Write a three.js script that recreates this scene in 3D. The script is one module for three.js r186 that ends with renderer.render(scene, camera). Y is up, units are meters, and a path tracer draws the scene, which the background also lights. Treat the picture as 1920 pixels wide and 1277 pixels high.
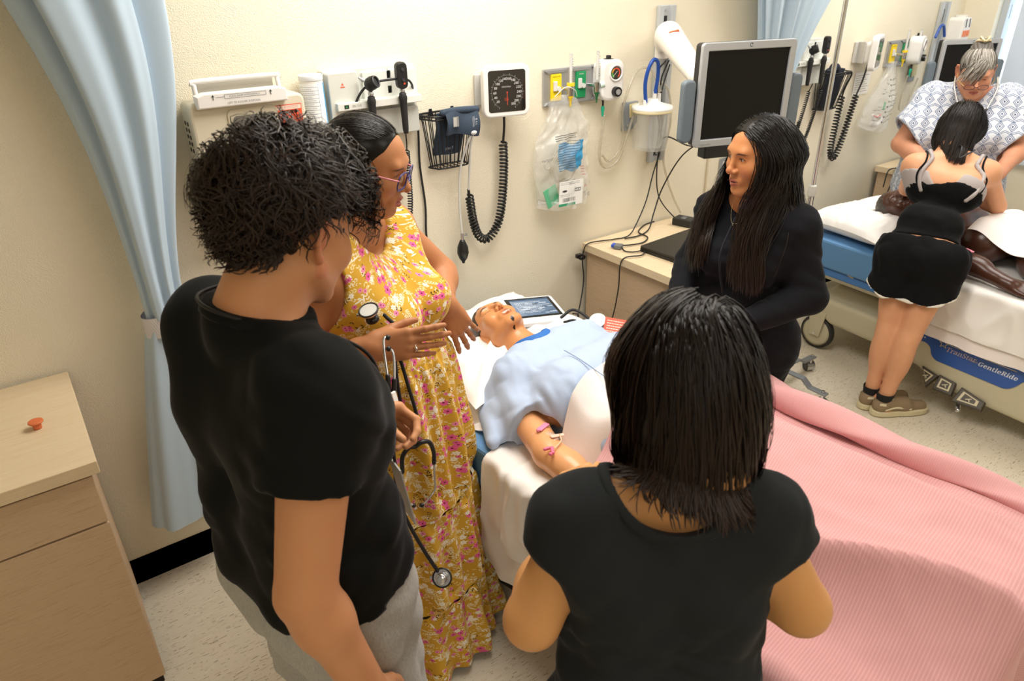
import * as THREE from 'three';
import { RoundedBoxGeometry } from 'three/addons/geometries/RoundedBoxGeometry.js';
import { mergeGeometries, mergeVertices, toCreasedNormals } from 'three/addons/utils/BufferGeometryUtils.js';
import { RectAreaLightUniformsLib } from 'three/addons/lights/RectAreaLightUniformsLib.js';
import { createNoise3D } from 'simplex-noise';

// ---------------------------------------------------------------- camera, sky, light, exposure
const scene = new THREE.Scene();
const D2R = Math.PI / 180;
const camera = new THREE.PerspectiveCamera(51.72, 1920 / 1277, 0.05, 60);
camera.position.set(0, 2.0, 2.414);
camera.rotation.order = 'YXZ';
camera.rotation.set(-27.52 * D2R, -35.29 * D2R, -1.31 * D2R);
camera.focus = 2.15;
camera.userData.fStop = 5.6;
const renderer = new THREE.WebGLRenderer({ antialias: true });
renderer.toneMapping = THREE.LinearToneMapping;
renderer.toneMappingExposure = 1.0;
renderer.shadowMap.enabled = true;
RectAreaLightUniformsLib.init();
scene.background = new THREE.Color(0.75, 0.88, 1.0);
scene.backgroundIntensity = 2.2;
const CEIL = 2.75;
// ceiling fittings: [x, z, intensity]; each is a glowing troffer with an area light of its size just under it
const TROFFERS = [[1.4, 0.8, 9.2], [3.9, 0.85, 7.6], [1.7, 3.3, 2.4], [4.1, 3.3, 2.8], [-0.8, 3.4, 2.2]];
const LAMP = new THREE.Color(1.0, 0.955, 0.89);
// ---------------------------------------------------------------- helpers
const V = (x, y, z) => new THREE.Vector3(x, y, z);
function rngOf(s) { let a = s >>> 0; return () => { a = (a + 0x6d2b79f5) | 0; let t = Math.imul(a ^ (a >>> 15), 1 | a); t = (t + Math.imul(t ^ (t >>> 7), 61 | t)) ^ t; return ((t ^ (t >>> 14)) >>> 0) / 4294967296; }; }
const N3 = createNoise3D(rngOf(77));
const lerp = (a, b, t) => a + (b - a) * t, clamp = (x, a = 0, b = 1) => Math.min(b, Math.max(a, x)), sstep = (a, b, x) => { const t = clamp((x - a) / (b - a)); return t * t * (3 - 2 * t); };
const used = new Map();
function numbered(n) { const k = used.get(n) ?? 0; used.set(n, k + 1); return k ? n + '_' + String(k).padStart(3, '0') : n; }
const col = (h) => new THREE.Color(h);
const lin = (h) => { const c = new THREE.Color(h); return [c.r, c.g, c.b]; };
function M(c, rough = 0.6, o = {}) { return new THREE.MeshPhysicalMaterial({ color: col(c), roughness: rough, ...o }); }
function fix(g) {
  for (const k of Object.keys(g.attributes)) if (!['position', 'normal', 'uv', 'color'].includes(k)) g.deleteAttribute(k);
  if (!g.attributes.normal) g.computeVertexNormals();
  if (!g.attributes.uv) g.setAttribute('uv', new THREE.BufferAttribute(new Float32Array(g.attributes.position.count * 2), 2));
  if (!g.index) { const n = g.attributes.position.count, ix = new Uint32Array(n); for (let i = 0; i < n; i++) ix[i] = i; g.setIndex(new THREE.BufferAttribute(ix, 1)); }
  g.morphAttributes = {};
  return g;
}
function join(list) {
  list = [list].flat(9).map(fix);
  if (list.length === 1) return list[0];
  const anyCol = list.some((g) => g.attributes.color);
  for (const g of list) if (anyCol && !g.attributes.color) g.setAttribute('color', new THREE.BufferAttribute(new Float32Array(g.attributes.position.count * 3).fill(1), 3));
  return mergeGeometries(list);
}
function xf(g, p, r, s) { p = p || [0, 0, 0]; r = r || [0, 0, 0];
  const m = new THREE.Matrix4().compose(V(...p), new THREE.Quaternion().setFromEuler(new THREE.Euler(...r)), s ? V(...s) : V(1, 1, 1));
  return g.applyMatrix4(m);
}
const box = (w, h, d, p, r, rad = 0.003, seg = 1) => xf(rad > 0 ? new RoundedBoxGeometry(w, h, d, seg, Math.min(rad, w / 2.01, h / 2.01, d / 2.01)) : new THREE.BoxGeometry(w, h, d), p, r);
const cyl = (r1, r2, h, p, r, n = 20) => xf(new THREE.CylinderGeometry(r1, r2, h, n), p, r);
const sph = (r, p, s, n = 18) => xf(new THREE.SphereGeometry(r, n, Math.max(8, n * 0.7 | 0)), p, [0, 0, 0], s);
const lathe = (pts, p, r, n = 28) => xf(new THREE.LatheGeometry(pts.map((q) => new THREE.Vector2(q[0], q[1])), n), p, r);
const tor = (R, r, p, rot, arc = Math.PI * 2, n = 32) => xf(new THREE.TorusGeometry(R, r, 10, n, arc), p, rot);
const curve = (pts, closed = false, tension = 0.5) => new THREE.CatmullRomCurve3(pts.map((q) => (q.isVector3 ? q : V(...q))), closed, 'catmullrom', tension);
function tube(pts, r, n = 0, seg = 8, closed = false) {
  const c = curve(pts, closed);
  const g = new THREE.TubeGeometry(c, n || pts.length * 8, r, seg, closed);
  if (closed) return g;
  const caps = [0, 1].map((t) => sph(r, c.getPoint(t).toArray(), null, seg));
  return join([g, ...caps]);
}
function bar(a, b, r, n = 10) { const A = V(...a), B = V(...b), d = B.clone().sub(A); const g = new THREE.CylinderGeometry(r, r, d.length(), n); g.applyQuaternion(new THREE.Quaternion().setFromUnitVectors(V(0, 1, 0), d.clone().normalize())); const m = A.add(B).multiplyScalar(0.5); return g.translate(m.x, m.y, m.z); }
function coil(pts, R, r, turns, seg = 6, per = 14) {
  const c = curve(pts), n = turns * per, fr = c.computeFrenetFrames(n), P = [];
  for (let i = 0; i <= n; i++) { const q = c.getPointAt(i / n), a = (i / per) * Math.PI * 2; P.push(q.addScaledVector(fr.normals[i], Math.cos(a) * R).addScaledVector(fr.binormals[i], Math.sin(a) * R)); }
  return new THREE.TubeGeometry(new THREE.CatmullRomCurve3(P, false, 'centripetal'), n, r, seg);
}
function shapeOf(pts) { const s = new THREE.Shape(); pts.forEach((p, i) => (i ? s.lineTo(p[0], p[1]) : s.moveTo(p[0], p[1]))); s.closePath(); return s; }
function rrect(w, h, r) { const s = new THREE.Shape(), x = w / 2, y = h / 2; s.moveTo(-x + r, -y); s.lineTo(x - r, -y); s.quadraticCurveTo(x, -y, x, -y + r); s.lineTo(x, y - r); s.quadraticCurveTo(x, y, x - r, y); s.lineTo(-x + r, y); s.quadraticCurveTo(-x, y, -x, y - r); s.lineTo(-x, -y + r); s.quadraticCurveTo(-x, -y, -x + r, -y); return s; }
function ext(shape, d, bev = 0.002, p, r, seg = 2) { const g = new THREE.ExtrudeGeometry(shape, { depth: d, bevelEnabled: bev > 0, bevelThickness: bev, bevelSize: bev, bevelSegments: seg, curveSegments: 10 }); return xf(g, p, r); }
const castAll = (o) => { o.castShadow = true; o.receiveShadow = true; return o; };
function part(name, geos, mat, parent, label) {
  const o = castAll(new THREE.Mesh(join(geos), mat)); o.name = parent === scene ? numbered(name) : name;
  if (parent !== scene) { const k = parent.children.filter((c) => c.name.replace(/_\d{3}$/, '') === name).length; if (k) o.name = name + '_' + String(k).padStart(3, '0'); }
  if (label) o.userData.label = label;
  parent.add(o); return o;
}
function thing(name, label, category, p = [0, 0, 0], turn = 0, group) {
  const o = new THREE.Group(); o.name = numbered(name); o.position.set(...p); o.rotation.y = turn;
  o.userData = { label, category }; if (group) o.userData.group = group; scene.add(o); return o;
}
function solo(name, geos, mat, label, category, group) { const o = part(name, geos, mat, scene); o.userData = { label, category }; if (group) o.userData.group = group; return o; }
function struct(name, geos, mat, parent = scene) { const o = part(name, geos, mat, parent); if (parent === scene) o.userData.kind = 'structure'; return o; }
function again(o, label, p, turn, group) { const c = o.clone(); c.name = numbered(o.name.replace(/_\d{3}$/, '')); c.userData = { ...o.userData, label }; if (group) c.userData.group = group; if (p) c.position.set(...p); if (turn !== undefined) c.rotation.y = turn; scene.add(c); return c; }
// textures
function canvasTex(w, h, draw, o = {}) { const c = document.createElement('canvas'); c.width = w; c.height = h; const x = c.getContext('2d'); draw(x, w, h); const t = new THREE.CanvasTexture(c); if (!o.data) t.colorSpace = THREE.SRGBColorSpace; t.wrapS = t.wrapT = THREE.RepeatWrapping; if (o.repeat) t.repeat.set(...o.repeat); t.anisotropy = 8; return t; }
function dataTex(n, fn, o = {}) { const d = new Uint8Array(n * n * 4); for (let y = 0; y < n; y++) for (let x = 0; x < n; x++) { const v = fn(x / n, y / n), i = (y * n + x) * 4; const a = Array.isArray(v) ? v : [v, v, v]; d[i] = clamp(a[0]) * 255; d[i + 1] = clamp(a[1]) * 255; d[i + 2] = clamp(a[2]) * 255; d[i + 3] = 255; } const t = new THREE.DataTexture(d, n, n); t.magFilter = THREE.LinearFilter; t.minFilter = THREE.LinearFilter; t.wrapS = t.wrapT = THREE.RepeatWrapping; if (o.srgb) t.colorSpace = THREE.SRGBColorSpace; if (o.repeat) t.repeat.set(...o.repeat); t.needsUpdate = true; return t; }
// tileable noise on the unit square
const tile = (u, v, f, s = 0) => { const a = u * Math.PI * 2, b = v * Math.PI * 2, r = f / (Math.PI * 2); return N3(Math.cos(a) * r + s, Math.sin(a) * r + Math.cos(b) * r * 1.3, Math.sin(b) * r + s * 0.7); };
// planar uv in metres from position, by the dominant axis of the normal
function uvBox(g, sc = 1) { g = fix(g); const p = g.attributes.position, n = g.attributes.normal, uv = g.attributes.uv; for (let i = 0; i < p.count; i++) { const x = Math.abs(n.getX(i)), y = Math.abs(n.getY(i)), z = Math.abs(n.getZ(i)); if (y >= x && y >= z) uv.setXY(i, p.getX(i) * sc, p.getZ(i) * sc); else if (x >= z) uv.setXY(i, p.getZ(i) * sc, p.getY(i) * sc); else uv.setXY(i, p.getX(i) * sc, p.getY(i) * sc); } return g; }
// a flat printed label of size w x h facing +z
function print(name, w, h, pw, draw, parent, p, r, o = {}) { const ph = Math.round(pw * h / w); const t = canvasTex(pw, ph, draw); const g = xf(new THREE.PlaneGeometry(w, h), p, r); const m = new THREE.MeshStandardMaterial({ map: t, roughness: o.rough ?? 0.5, transparent: !!o.alpha, side: THREE.DoubleSide }); return part(name, g, m, parent, o.label); }

// ---------------------------------------------------------------- distance fields and surface nets
class Prim { constructor(d, lo, hi) { this.d = d; this.lo = lo; this.hi = hi; } }
function cone(a, b, ra, rb = ra) {
  const ax = a[0], ay = a[1], az = a[2], bx = b[0] - ax, by = b[1] - ay, bz = b[2] - az, L = Math.max(1e-9, bx * bx + by * by + bz * bz), R = Math.max(ra, rb);
  return new Prim((x, y, z) => { const px = x - ax, py = y - ay, pz = z - az; let t = (px * bx + py * by + pz * bz) / L; t = t < 0 ? 0 : t > 1 ? 1 : t; const qx = px - bx * t, qy = py - by * t, qz = pz - bz * t; return Math.sqrt(qx * qx + qy * qy + qz * qz) - (ra + (rb - ra) * t); },
    [0, 1, 2].map((i) => Math.min(a[i], b[i]) - R), [0, 1, 2].map((i) => Math.max(a[i], b[i]) + R));
}
function ell(c, r) {
  const [cx, cy, cz] = c, [rx, ry, rz] = r;
  return new Prim((x, y, z) => { const a = (x - cx) / rx, b = (y - cy) / ry, e = (z - cz) / rz, k0 = Math.sqrt(a * a + b * b + e * e); if (k0 < 1e-6) return -Math.min(rx, ry, rz); const k1 = Math.sqrt((a / rx) ** 2 + (b / ry) ** 2 + (e / rz) ** 2); return k0 * (k0 - 1) / k1; }, [cx - rx, cy - ry, cz - rz], [cx + rx, cy + ry, cz + rz]);
}
const ball = (c, r) => cone(c, c, r);
function chain(pts, radii) { const o = []; for (let i = 0; i + 1 < pts.length; i++) o.push(cone(pts[i], pts[i + 1], radii[i], radii[i + 1])); return o; }
function slab(b, c = [0, 0, 0], r = 0.01) { // rounded box
  return new Prim((x, y, z) => { const qx = Math.abs(x - c[0]) - b[0] + r, qy = Math.abs(y - c[1]) - b[1] + r, qz = Math.abs(z - c[2]) - b[2] + r; return Math.hypot(Math.max(qx, 0), Math.max(qy, 0), Math.max(qz, 0)) + Math.min(Math.max(qx, qy, qz), 0) - r; }, [0, 1, 2].map((i) => c[i] - b[i]), [0, 1, 2].map((i) => c[i] + b[i]));
}
function plane(pt, n) { const l = Math.hypot(...n), a = n.map((v) => v / l), d = a[0] * pt[0] + a[1] * pt[1] + a[2] * pt[2]; return new Prim((x, y, z) => a[0] * x + a[1] * y + a[2] * z - d, [-99, -99, -99], [99, 99, 99]); }
function moved(prim, m) { // rigid transform of a primitive
  const e = m.clone().invert().elements, d = prim.d, lo = [9e9, 9e9, 9e9], hi = [-9e9, -9e9, -9e9], v = V(0, 0, 0);
  for (let i = 0; i < 8; i++) { v.set(i & 1 ? prim.hi[0] : prim.lo[0], i & 2 ? prim.hi[1] : prim.lo[1], i & 4 ? prim.hi[2] : prim.lo[2]).applyMatrix4(m); const q = v.toArray(); for (let k = 0; k < 3; k++) { lo[k] = Math.min(lo[k], q[k]); hi[k] = Math.max(hi[k], q[k]); } }
  return new Prim((x, y, z) => d(e[0] * x + e[4] * y + e[8] * z + e[12], e[1] * x + e[5] * y + e[9] * z + e[13], e[2] * x + e[6] * y + e[10] * z + e[14]), lo, hi);
}
// an operation list: [op, prim, k]; '+' smooth union, '-' smooth subtraction, '&' smooth intersection
const U = (p, k = 0.02) => [p].flat().map((q) => ['+', q, k]);
const S = (p, k = 0.006) => [p].flat().map((q) => ['-', q, k]);
const I = (p, k = 0.004) => [p].flat().map((q) => ['&', q, k]);
const movedOps = (ops, m) => ops.map(([o, p, k]) => [o, moved(p, m), k]);
const grow = (ops, t) => ops.map(([o, p, k]) => [o, new Prim((x, y, z) => p.d(x, y, z) - t, p.lo.map((v) => v - t), p.hi.map((v) => v + t)), k]);
function blend(a, b, k) { const h = k - Math.abs(a - b); return Math.min(a, b) - (h > 0 ? (h * h) / (4 * k) : 0); }
function evalOps(ops, x, y, z) { let f = 9; for (const [o, p, k] of ops) { if (o === '+') { const m = k + 0.4; if (x < p.lo[0] - m || x > p.hi[0] + m || y < p.lo[1] - m || y > p.hi[1] + m || z < p.lo[2] - m || z > p.hi[2] + m) continue; f = blend(f, p.d(x, y, z), k); } else f = o === '-' ? -blend(-f, p.d(x, y, z), k) : -blend(-f, -p.d(x, y, z), k); } return f; }
function nets(ops, lo, hi, cell, o = {}) {
  const n = [0, 1, 2].map((i) => Math.ceil((hi[i] - lo[i]) / cell) + 1), [nx, ny, nz] = n, F = new Float32Array(nx * ny * nz).fill(1);
  for (const [op, p, k] of ops) {
    const m = k + cell * 2.5, whole = op === '&' ? 1 : 0, a = [0, 1, 2].map((i) => (whole ? 0 : clamp(Math.floor((p.lo[i] - m - lo[i]) / cell), 0, n[i]))), b = [0, 1, 2].map((i) => (whole ? n[i] - 1 : clamp(Math.ceil((p.hi[i] + m - lo[i]) / cell), -1, n[i] - 1)));
    for (let z = a[2]; z <= b[2]; z++) for (let y = a[1]; y <= b[1]; y++) for (let x = a[0], i = (z * ny + y) * nx + x; x <= b[0]; x++, i++) {
      const f = F[i]; if (op !== '+' && f > m + 0.1) continue;
      const d = p.d(lo[0] + x * cell, lo[1] + y * cell, lo[2] + z * cell);
      F[i] = op === '+' ? blend(f, d, k) : op === '-' ? -blend(-f, d, k) : -blend(-f, -d, k);
    }
  }
  if (o.post) { const lim = cell * 3 + (o.reach ?? 0.03); for (let z = 0, i = 0; z < nz; z++) for (let y = 0; y < ny; y++) for (let x = 0; x < nx; x++, i++) if (Math.abs(F[i]) < lim) F[i] = o.post(lo[0] + x * cell, lo[1] + y * cell, lo[2] + z * cell, F[i]); }
  const at = (x, y, z) => F[(z * ny + y) * nx + x];
  const grad = (x, y, z, g) => { const X0 = x > 0 ? x - 1 : x, X1 = x < nx - 1 ? x + 1 : x, Y0 = y > 0 ? y - 1 : y, Y1 = y < ny - 1 ? y + 1 : y, Z0 = z > 0 ? z - 1 : z, Z1 = z < nz - 1 ? z + 1 : z; g[0] += (at(X1, y, z) - at(X0, y, z)) / (X1 - X0) * g[3]; g[1] += (at(x, Y1, z) - at(x, Y0, z)) / (Y1 - Y0) * g[3]; g[2] += (at(x, y, Z1) - at(x, y, Z0)) / (Z1 - Z0) * g[3]; };
  const id = new Int32Array(nx * ny * nz).fill(-1), P = [], Nn = [], idx = [];
  const cor = [[0, 0, 0], [1, 0, 0], [0, 1, 0], [1, 1, 0], [0, 0, 1], [1, 0, 1], [0, 1, 1], [1, 1, 1]], ed = [[0, 1], [2, 3], [4, 5], [6, 7], [0, 2], [1, 3], [4, 6], [5, 7], [0, 4], [1, 5], [2, 6], [3, 7]];
  for (let z = 0; z < nz - 1; z++) for (let y = 0; y < ny - 1; y++) for (let x = 0; x < nx - 1; x++) {
    let mask = 0; const v = [];
    for (let c = 0; c < 8; c++) { const q = at(x + cor[c][0], y + cor[c][1], z + cor[c][2]); v.push(q); if (q < 0) mask |= 1 << c; }
    if (mask === 0 || mask === 255) continue;
    let sx = 0, sy = 0, sz = 0, k = 0;
    for (const [a, b] of ed) { if (((mask >> a) & 1) === ((mask >> b) & 1)) continue; const t = v[a] / (v[a] - v[b]); sx += lerp(cor[a][0], cor[b][0], t); sy += lerp(cor[a][1], cor[b][1], t); sz += lerp(cor[a][2], cor[b][2], t); k++; }
    sx /= k; sy /= k; sz /= k;
    id[(z * ny + y) * nx + x] = P.length / 3;
    P.push(lo[0] + (x + sx) * cell, lo[1] + (y + sy) * cell, lo[2] + (z + sz) * cell);
    const g = [0, 0, 0, 0];
    for (const c of cor) { g[3] = (c[0] ? sx : 1 - sx) * (c[1] ? sy : 1 - sy) * (c[2] ? sz : 1 - sz); grad(x + c[0], y + c[1], z + c[2], g); }
    const l = Math.hypot(g[0], g[1], g[2]) || 1; Nn.push(g[0] / l, g[1] / l, g[2] / l);
  }
  const skip = o.skip;
  const quad = (a, b, c, d, flip) => { if (a < 0 || b < 0 || c < 0 || d < 0) return; if (skip && skip(P[a * 3], P[a * 3 + 1], P[a * 3 + 2])) return; if (flip) idx.push(a, c, b, a, d, c); else idx.push(a, b, c, a, c, d); };
  const I3 = (x, y, z) => id[(z * ny + y) * nx + x];
  for (let z = 1; z < nz - 1; z++) for (let y = 1; y < ny - 1; y++) for (let x = 1; x < nx - 1; x++) {
    const s = at(x, y, z) < 0;
    if (s !== at(x + 1, y, z) < 0) quad(I3(x, y - 1, z - 1), I3(x, y, z - 1), I3(x, y, z), I3(x, y - 1, z), !s);
    if (s !== at(x, y + 1, z) < 0) quad(I3(x - 1, y, z - 1), I3(x - 1, y, z), I3(x, y, z), I3(x, y, z - 1), !s);
    if (s !== at(x, y, z + 1) < 0) quad(I3(x - 1, y - 1, z), I3(x, y - 1, z), I3(x, y, z), I3(x - 1, y, z), !s);
  }
  const g = new THREE.BufferGeometry(), cnt = P.length / 3;
  g.setAttribute('position', new THREE.BufferAttribute(new Float32Array(P), 3)); g.setAttribute('normal', new THREE.BufferAttribute(new Float32Array(Nn), 3)); g.setIndex(idx);
  const uv = new Float32Array(cnt * 2); if (o.uv) for (let i = 0; i < cnt; i++) { const q = o.uv(P[i * 3], P[i * 3 + 1], P[i * 3 + 2], Nn[i * 3], Nn[i * 3 + 1], Nn[i * 3 + 2]); uv[i * 2] = q[0]; uv[i * 2 + 1] = q[1]; }
  g.setAttribute('uv', new THREE.BufferAttribute(uv, 2));
  if (o.color) { const c = new Float32Array(cnt * 3); for (let i = 0; i < cnt; i++) { const q = o.color(P[i * 3], P[i * 3 + 1], P[i * 3 + 2]); c[i * 3] = q[0]; c[i * 3 + 1] = q[1]; c[i * 3 + 2] = q[2]; } g.setAttribute('color', new THREE.BufferAttribute(c, 3)); }
  return g;
}
function boundsOf(ops, pad = 0.02) { const lo = [9, 9, 9], hi = [-9, -9, -9]; for (const [o, p] of ops) if (o === '+') for (let i = 0; i < 3; i++) { lo[i] = Math.min(lo[i], p.lo[i] - pad); hi[i] = Math.max(hi[i], p.hi[i] + pad); } return [lo, hi]; }
// a grid surface from f(u, v) -> [x, y, z]; thickness gives it a back
function grid(f, nu, nv, o = {}) {
  const P = [], uv = [], ix = [];
  for (let j = 0; j <= nv; j++) for (let i = 0; i <= nu; i++) { const u = i / nu, v = j / nv; P.push(...f(u, v)); uv.push(...(o.uv ? o.uv(u, v) : [u, v])); }
  for (let j = 0; j < nv; j++) for (let i = 0; i < nu; i++) { const a = j * (nu + 1) + i, b = a + 1, c = a + nu + 1, d = c + 1; if (o.flip) ix.push(a, c, b, b, c, d); else ix.push(a, b, c, b, d, c); }
  const g = new THREE.BufferGeometry(); g.setAttribute('position', new THREE.BufferAttribute(new Float32Array(P), 3)); g.setAttribute('uv', new THREE.BufferAttribute(new Float32Array(uv), 2)); g.setIndex(ix); g.computeVertexNormals();
  if (o.closeU) { const n = g.attributes.normal; for (let j = 0; j <= nv; j++) { const a = j * (nu + 1), b = a + nu, q = V(n.getX(a) + n.getX(b), n.getY(a) + n.getY(b), n.getZ(a) + n.getZ(b)).normalize(); n.setXYZ(a, q.x, q.y, q.z); n.setXYZ(b, q.x, q.y, q.z); } }
  if (!o.thick) return g;
  const back = g.clone(), n = g.attributes.normal, p = back.attributes.position, nb = back.attributes.normal;
  for (let i = 0; i < p.count; i++) { p.setXYZ(i, p.getX(i) - n.getX(i) * o.thick, p.getY(i) - n.getY(i) * o.thick, p.getZ(i) - n.getZ(i) * o.thick); nb.setXYZ(i, -n.getX(i), -n.getY(i), -n.getZ(i)); }
  const bi = back.index.array; for (let i = 0; i < bi.length; i += 3) { const t = bi[i]; bi[i] = bi[i + 1]; bi[i + 1] = t; }
  const rim = [], rp = [], ri = [], ring = []; for (let i = 0; i <= nu; i++) ring.push(i); for (let j = 1; j <= nv; j++) ring.push(j * (nu + 1) + nu); for (let i = nu - 1; i >= 0; i--) ring.push(nv * (nu + 1) + i); for (let j = nv - 1; j > 0; j--) ring.push(j * (nu + 1));
  const gp = g.attributes.position; ring.forEach((k, q) => { rp.push(gp.getX(k), gp.getY(k), gp.getZ(k), p.getX(k), p.getY(k), p.getZ(k)); const a = q * 2, b = ((q + 1) % ring.length) * 2; ri.push(a, a + 1, b, b, a + 1, b + 1); });
  const rg = new THREE.BufferGeometry(); rg.setAttribute('position', new THREE.BufferAttribute(new Float32Array(rp), 3)); rg.setIndex(ri); rg.computeVertexNormals();
  return join(o.closeU ? [g, back] : [g, back, rg]);
}
// ---------------------------------------------------------------- the room
const RX = 5.45, LX = -2.2, FZ = 5.2;
const peel = dataTex(512, (u, v) => { const a = 0.5 + 0.28 * tile(u, v, 120, 3) + 0.22 * tile(u, v, 220, 9); return clamp(sstep(0.2, 0.85, a) * 0.9); });
const peelMap = peel.clone(); peelMap.repeat.set(2.2, 2.2);
const wallMat = new THREE.MeshPhysicalMaterial({ color: new THREE.Color().setRGB(0.87, 0.8, 0.635), roughness: 0.62, bumpMap: peelMap, bumpScale: 0.0014, specularIntensity: 0.5 });
const wallBox = (w, h, d, p) => uvBox(box(w, h, d, p, [0, 0, 0], 0));
struct('wall_back', wallBox(RX - LX + 0.3, CEIL + 0.2, 0.14, [(RX + LX) / 2, CEIL / 2, -0.07]), wallMat);
struct('wall_left', wallBox(0.14, CEIL + 0.2, FZ, [LX - 0.07, CEIL / 2, FZ / 2]), wallMat);
struct('wall_front', wallBox(RX - LX + 0.3, CEIL + 0.2, 0.14, [(RX + LX) / 2, CEIL / 2, FZ + 0.07]), wallMat);
// right wall with a window opening
const WZ0 = 0.2, WZ1 = 3.0, WY0 = 0.82, WY1 = 2.35;
struct('wall_right', [wallBox(0.16, CEIL + 0.2, WZ0, [RX + 0.08, CEIL / 2, WZ0 / 2]), wallBox(0.16, CEIL + 0.2, FZ - WZ1, [RX + 0.08, CEIL / 2, (FZ + WZ1) / 2]), wallBox(0.16, WY0 + 0.1, WZ1 - WZ0, [RX + 0.08, (WY0 - 0.1) / 2, (WZ0 + WZ1) / 2]), wallBox(0.16, CEIL + 0.1 - WY1, WZ1 - WZ0, [RX + 0.08, (CEIL + 0.1 + WY1) / 2, (WZ0 + WZ1) / 2])], wallMat);
const vinyl = canvasTex(2048, 2048, (x, w, h) => {
  const r = rngOf(5); x.fillStyle = '#ddd3bf'; x.fillRect(0, 0, w, h);
  for (let i = 0; i < 2600; i++) { const px = r() * w, py = r() * h, l = 20 + r() * 90, t = 2 + r() * 6; x.fillStyle = r() < 0.5 ? 'rgba(240,232,215,0.25)' : 'rgba(190,176,150,0.22)'; for (const dx of [0, -w]) x.fillRect(px + dx, py, l, t); }
  for (let i = 0; i < 3000; i++) { const px = r() * w, py = r() * h, l = 7 + r() * r() * 46, t = 1.6 + r() * 2.4, s = (r() - 0.5) * 5; x.strokeStyle = r() < 0.55 ? `rgba(96,78,58,${0.3 + r() * 0.5})` : `rgba(150,130,104,${0.3 + r() * 0.4})`; x.lineWidth = t; for (const dx of [0, -w]) { x.beginPath(); x.moveTo(px + dx, py); x.lineTo(px + dx + l, py + s); x.stroke(); } }
});
vinyl.repeat.set(0.85, 0.85);
const floorMat = new THREE.MeshPhysicalMaterial({ map: vinyl, roughness: 0.36, specularIntensity: 0.6 });
struct('floor', wallBox(RX - LX + 0.3, 0.1, FZ + 0.28, [(RX + LX) / 2, -0.05, FZ / 2]), floorMat);
const ceilMat = M('#f2efe6', 0.9);
struct('ceiling', wallBox(RX - LX + 0.3, 0.1, FZ + 0.28, [(RX + LX) / 2, CEIL + 0.05, FZ / 2]), ceilMat);
const baseMat = M('#0d0a08', 0.22, { specularIntensity: 0.8 });
const baseShape = shapeOf([[0, 0], [0.016, 0], [0.012, 0.008], [0.007, 0.018], [0.006, 0.1], [0.003, 0.103], [0, 0.103]]);
const skirt = (len, p, r) => xf(new THREE.ExtrudeGeometry(baseShape, { depth: len, bevelEnabled: false }), p, r);
struct('baseboard_back', skirt(RX - LX, [LX, 0, 0], [0, Math.PI / 2, 0]).applyMatrix4(new THREE.Matrix4().makeScale(1, 1, -1)).translate(0, 0, 0), M('#0d0a08', 0.22, { specularIntensity: 0.8, side: THREE.DoubleSide }));
// window: frame, glass, pale roller shades hung just inside with a lit gap between them
const win = new THREE.Group(); win.name = 'window_1'; win.userData.kind = 'structure'; scene.add(win);
const alu = M('#c3c8cc', 0.4, { metalness: 0.4 });
part('window_frame', [box(0.08, 0.05, WZ1 - WZ0, [RX + 0.1, WY0 + 0.025, (WZ0 + WZ1) / 2]), box(0.08, 0.05, WZ1 - WZ0, [RX + 0.1, WY1 - 0.025, (WZ0 + WZ1) / 2]), ...[WZ0 + 0.02, 1.2, 2.1, WZ1 - 0.02].map((z) => box(0.08, WY1 - WY0, 0.04, [RX + 0.1, (WY0 + WY1) / 2, z]))], alu, win);
for (const [a, b] of [[WZ0 + 0.04, 1.18], [1.22, 2.08], [2.12, WZ1 - 0.04]]) part('pane', box(0.006, WY1 - WY0 - 0.1, b - a, [RX + 0.1, (WY0 + WY1) / 2, (a + b) / 2], [0, 0, 0], 0), new THREE.MeshPhysicalMaterial({ color: 0xffffff, transmission: 1, thickness: 0, roughness: 0 }), win);
const shadeMat = new THREE.MeshPhysicalMaterial({ color: col('#dfe6ee'), roughness: 0.95, transmission: 0.32, thickness: 0, side: THREE.DoubleSide });
for (const [a, b, lab] of [[0.345, 1.19, 'pale grey roller shade pulled down at the bright end window'], [1.215, 2.09, 'pale roller shade at the end window, middle of three'], [2.115, 2.95, 'pale roller shade at the end window, farthest from the headboard wall']]) {
  const t = thing('roller_shade', lab, 'window shade', [RX - 0.03, 0, (a + b) / 2]);
  part('fabric', box(0.003, 1.5, b - a, [0, 1.57, 0], [0, 0, 0], 0), shadeMat, t);
  part('roller', bar([0, 2.33, -(b - a) / 2], [0, 2.33, (b - a) / 2], 0.02), M('#d8dde2', 0.5), t);
  part('bottom_bar', box(0.014, 0.025, b - a, [0, 0.83, 0]), M('#cfd6dd', 0.5), t);
  if (a < 0.5) { part('pull_ring', tor(0.026, 0.004, [-0.05, 1.735, -0.12], [0, Math.PI / 2 - 0.5, 0]), M('#d9dcdf', 0.2, { metalness: 0.7 }), t); part('pull_cord', bar([-0.05, 2.3, -0.12], [-0.05, 1.76, -0.12], 0.0015, 6), M('#e8e8e4', 0.8), t); }
}
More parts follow.
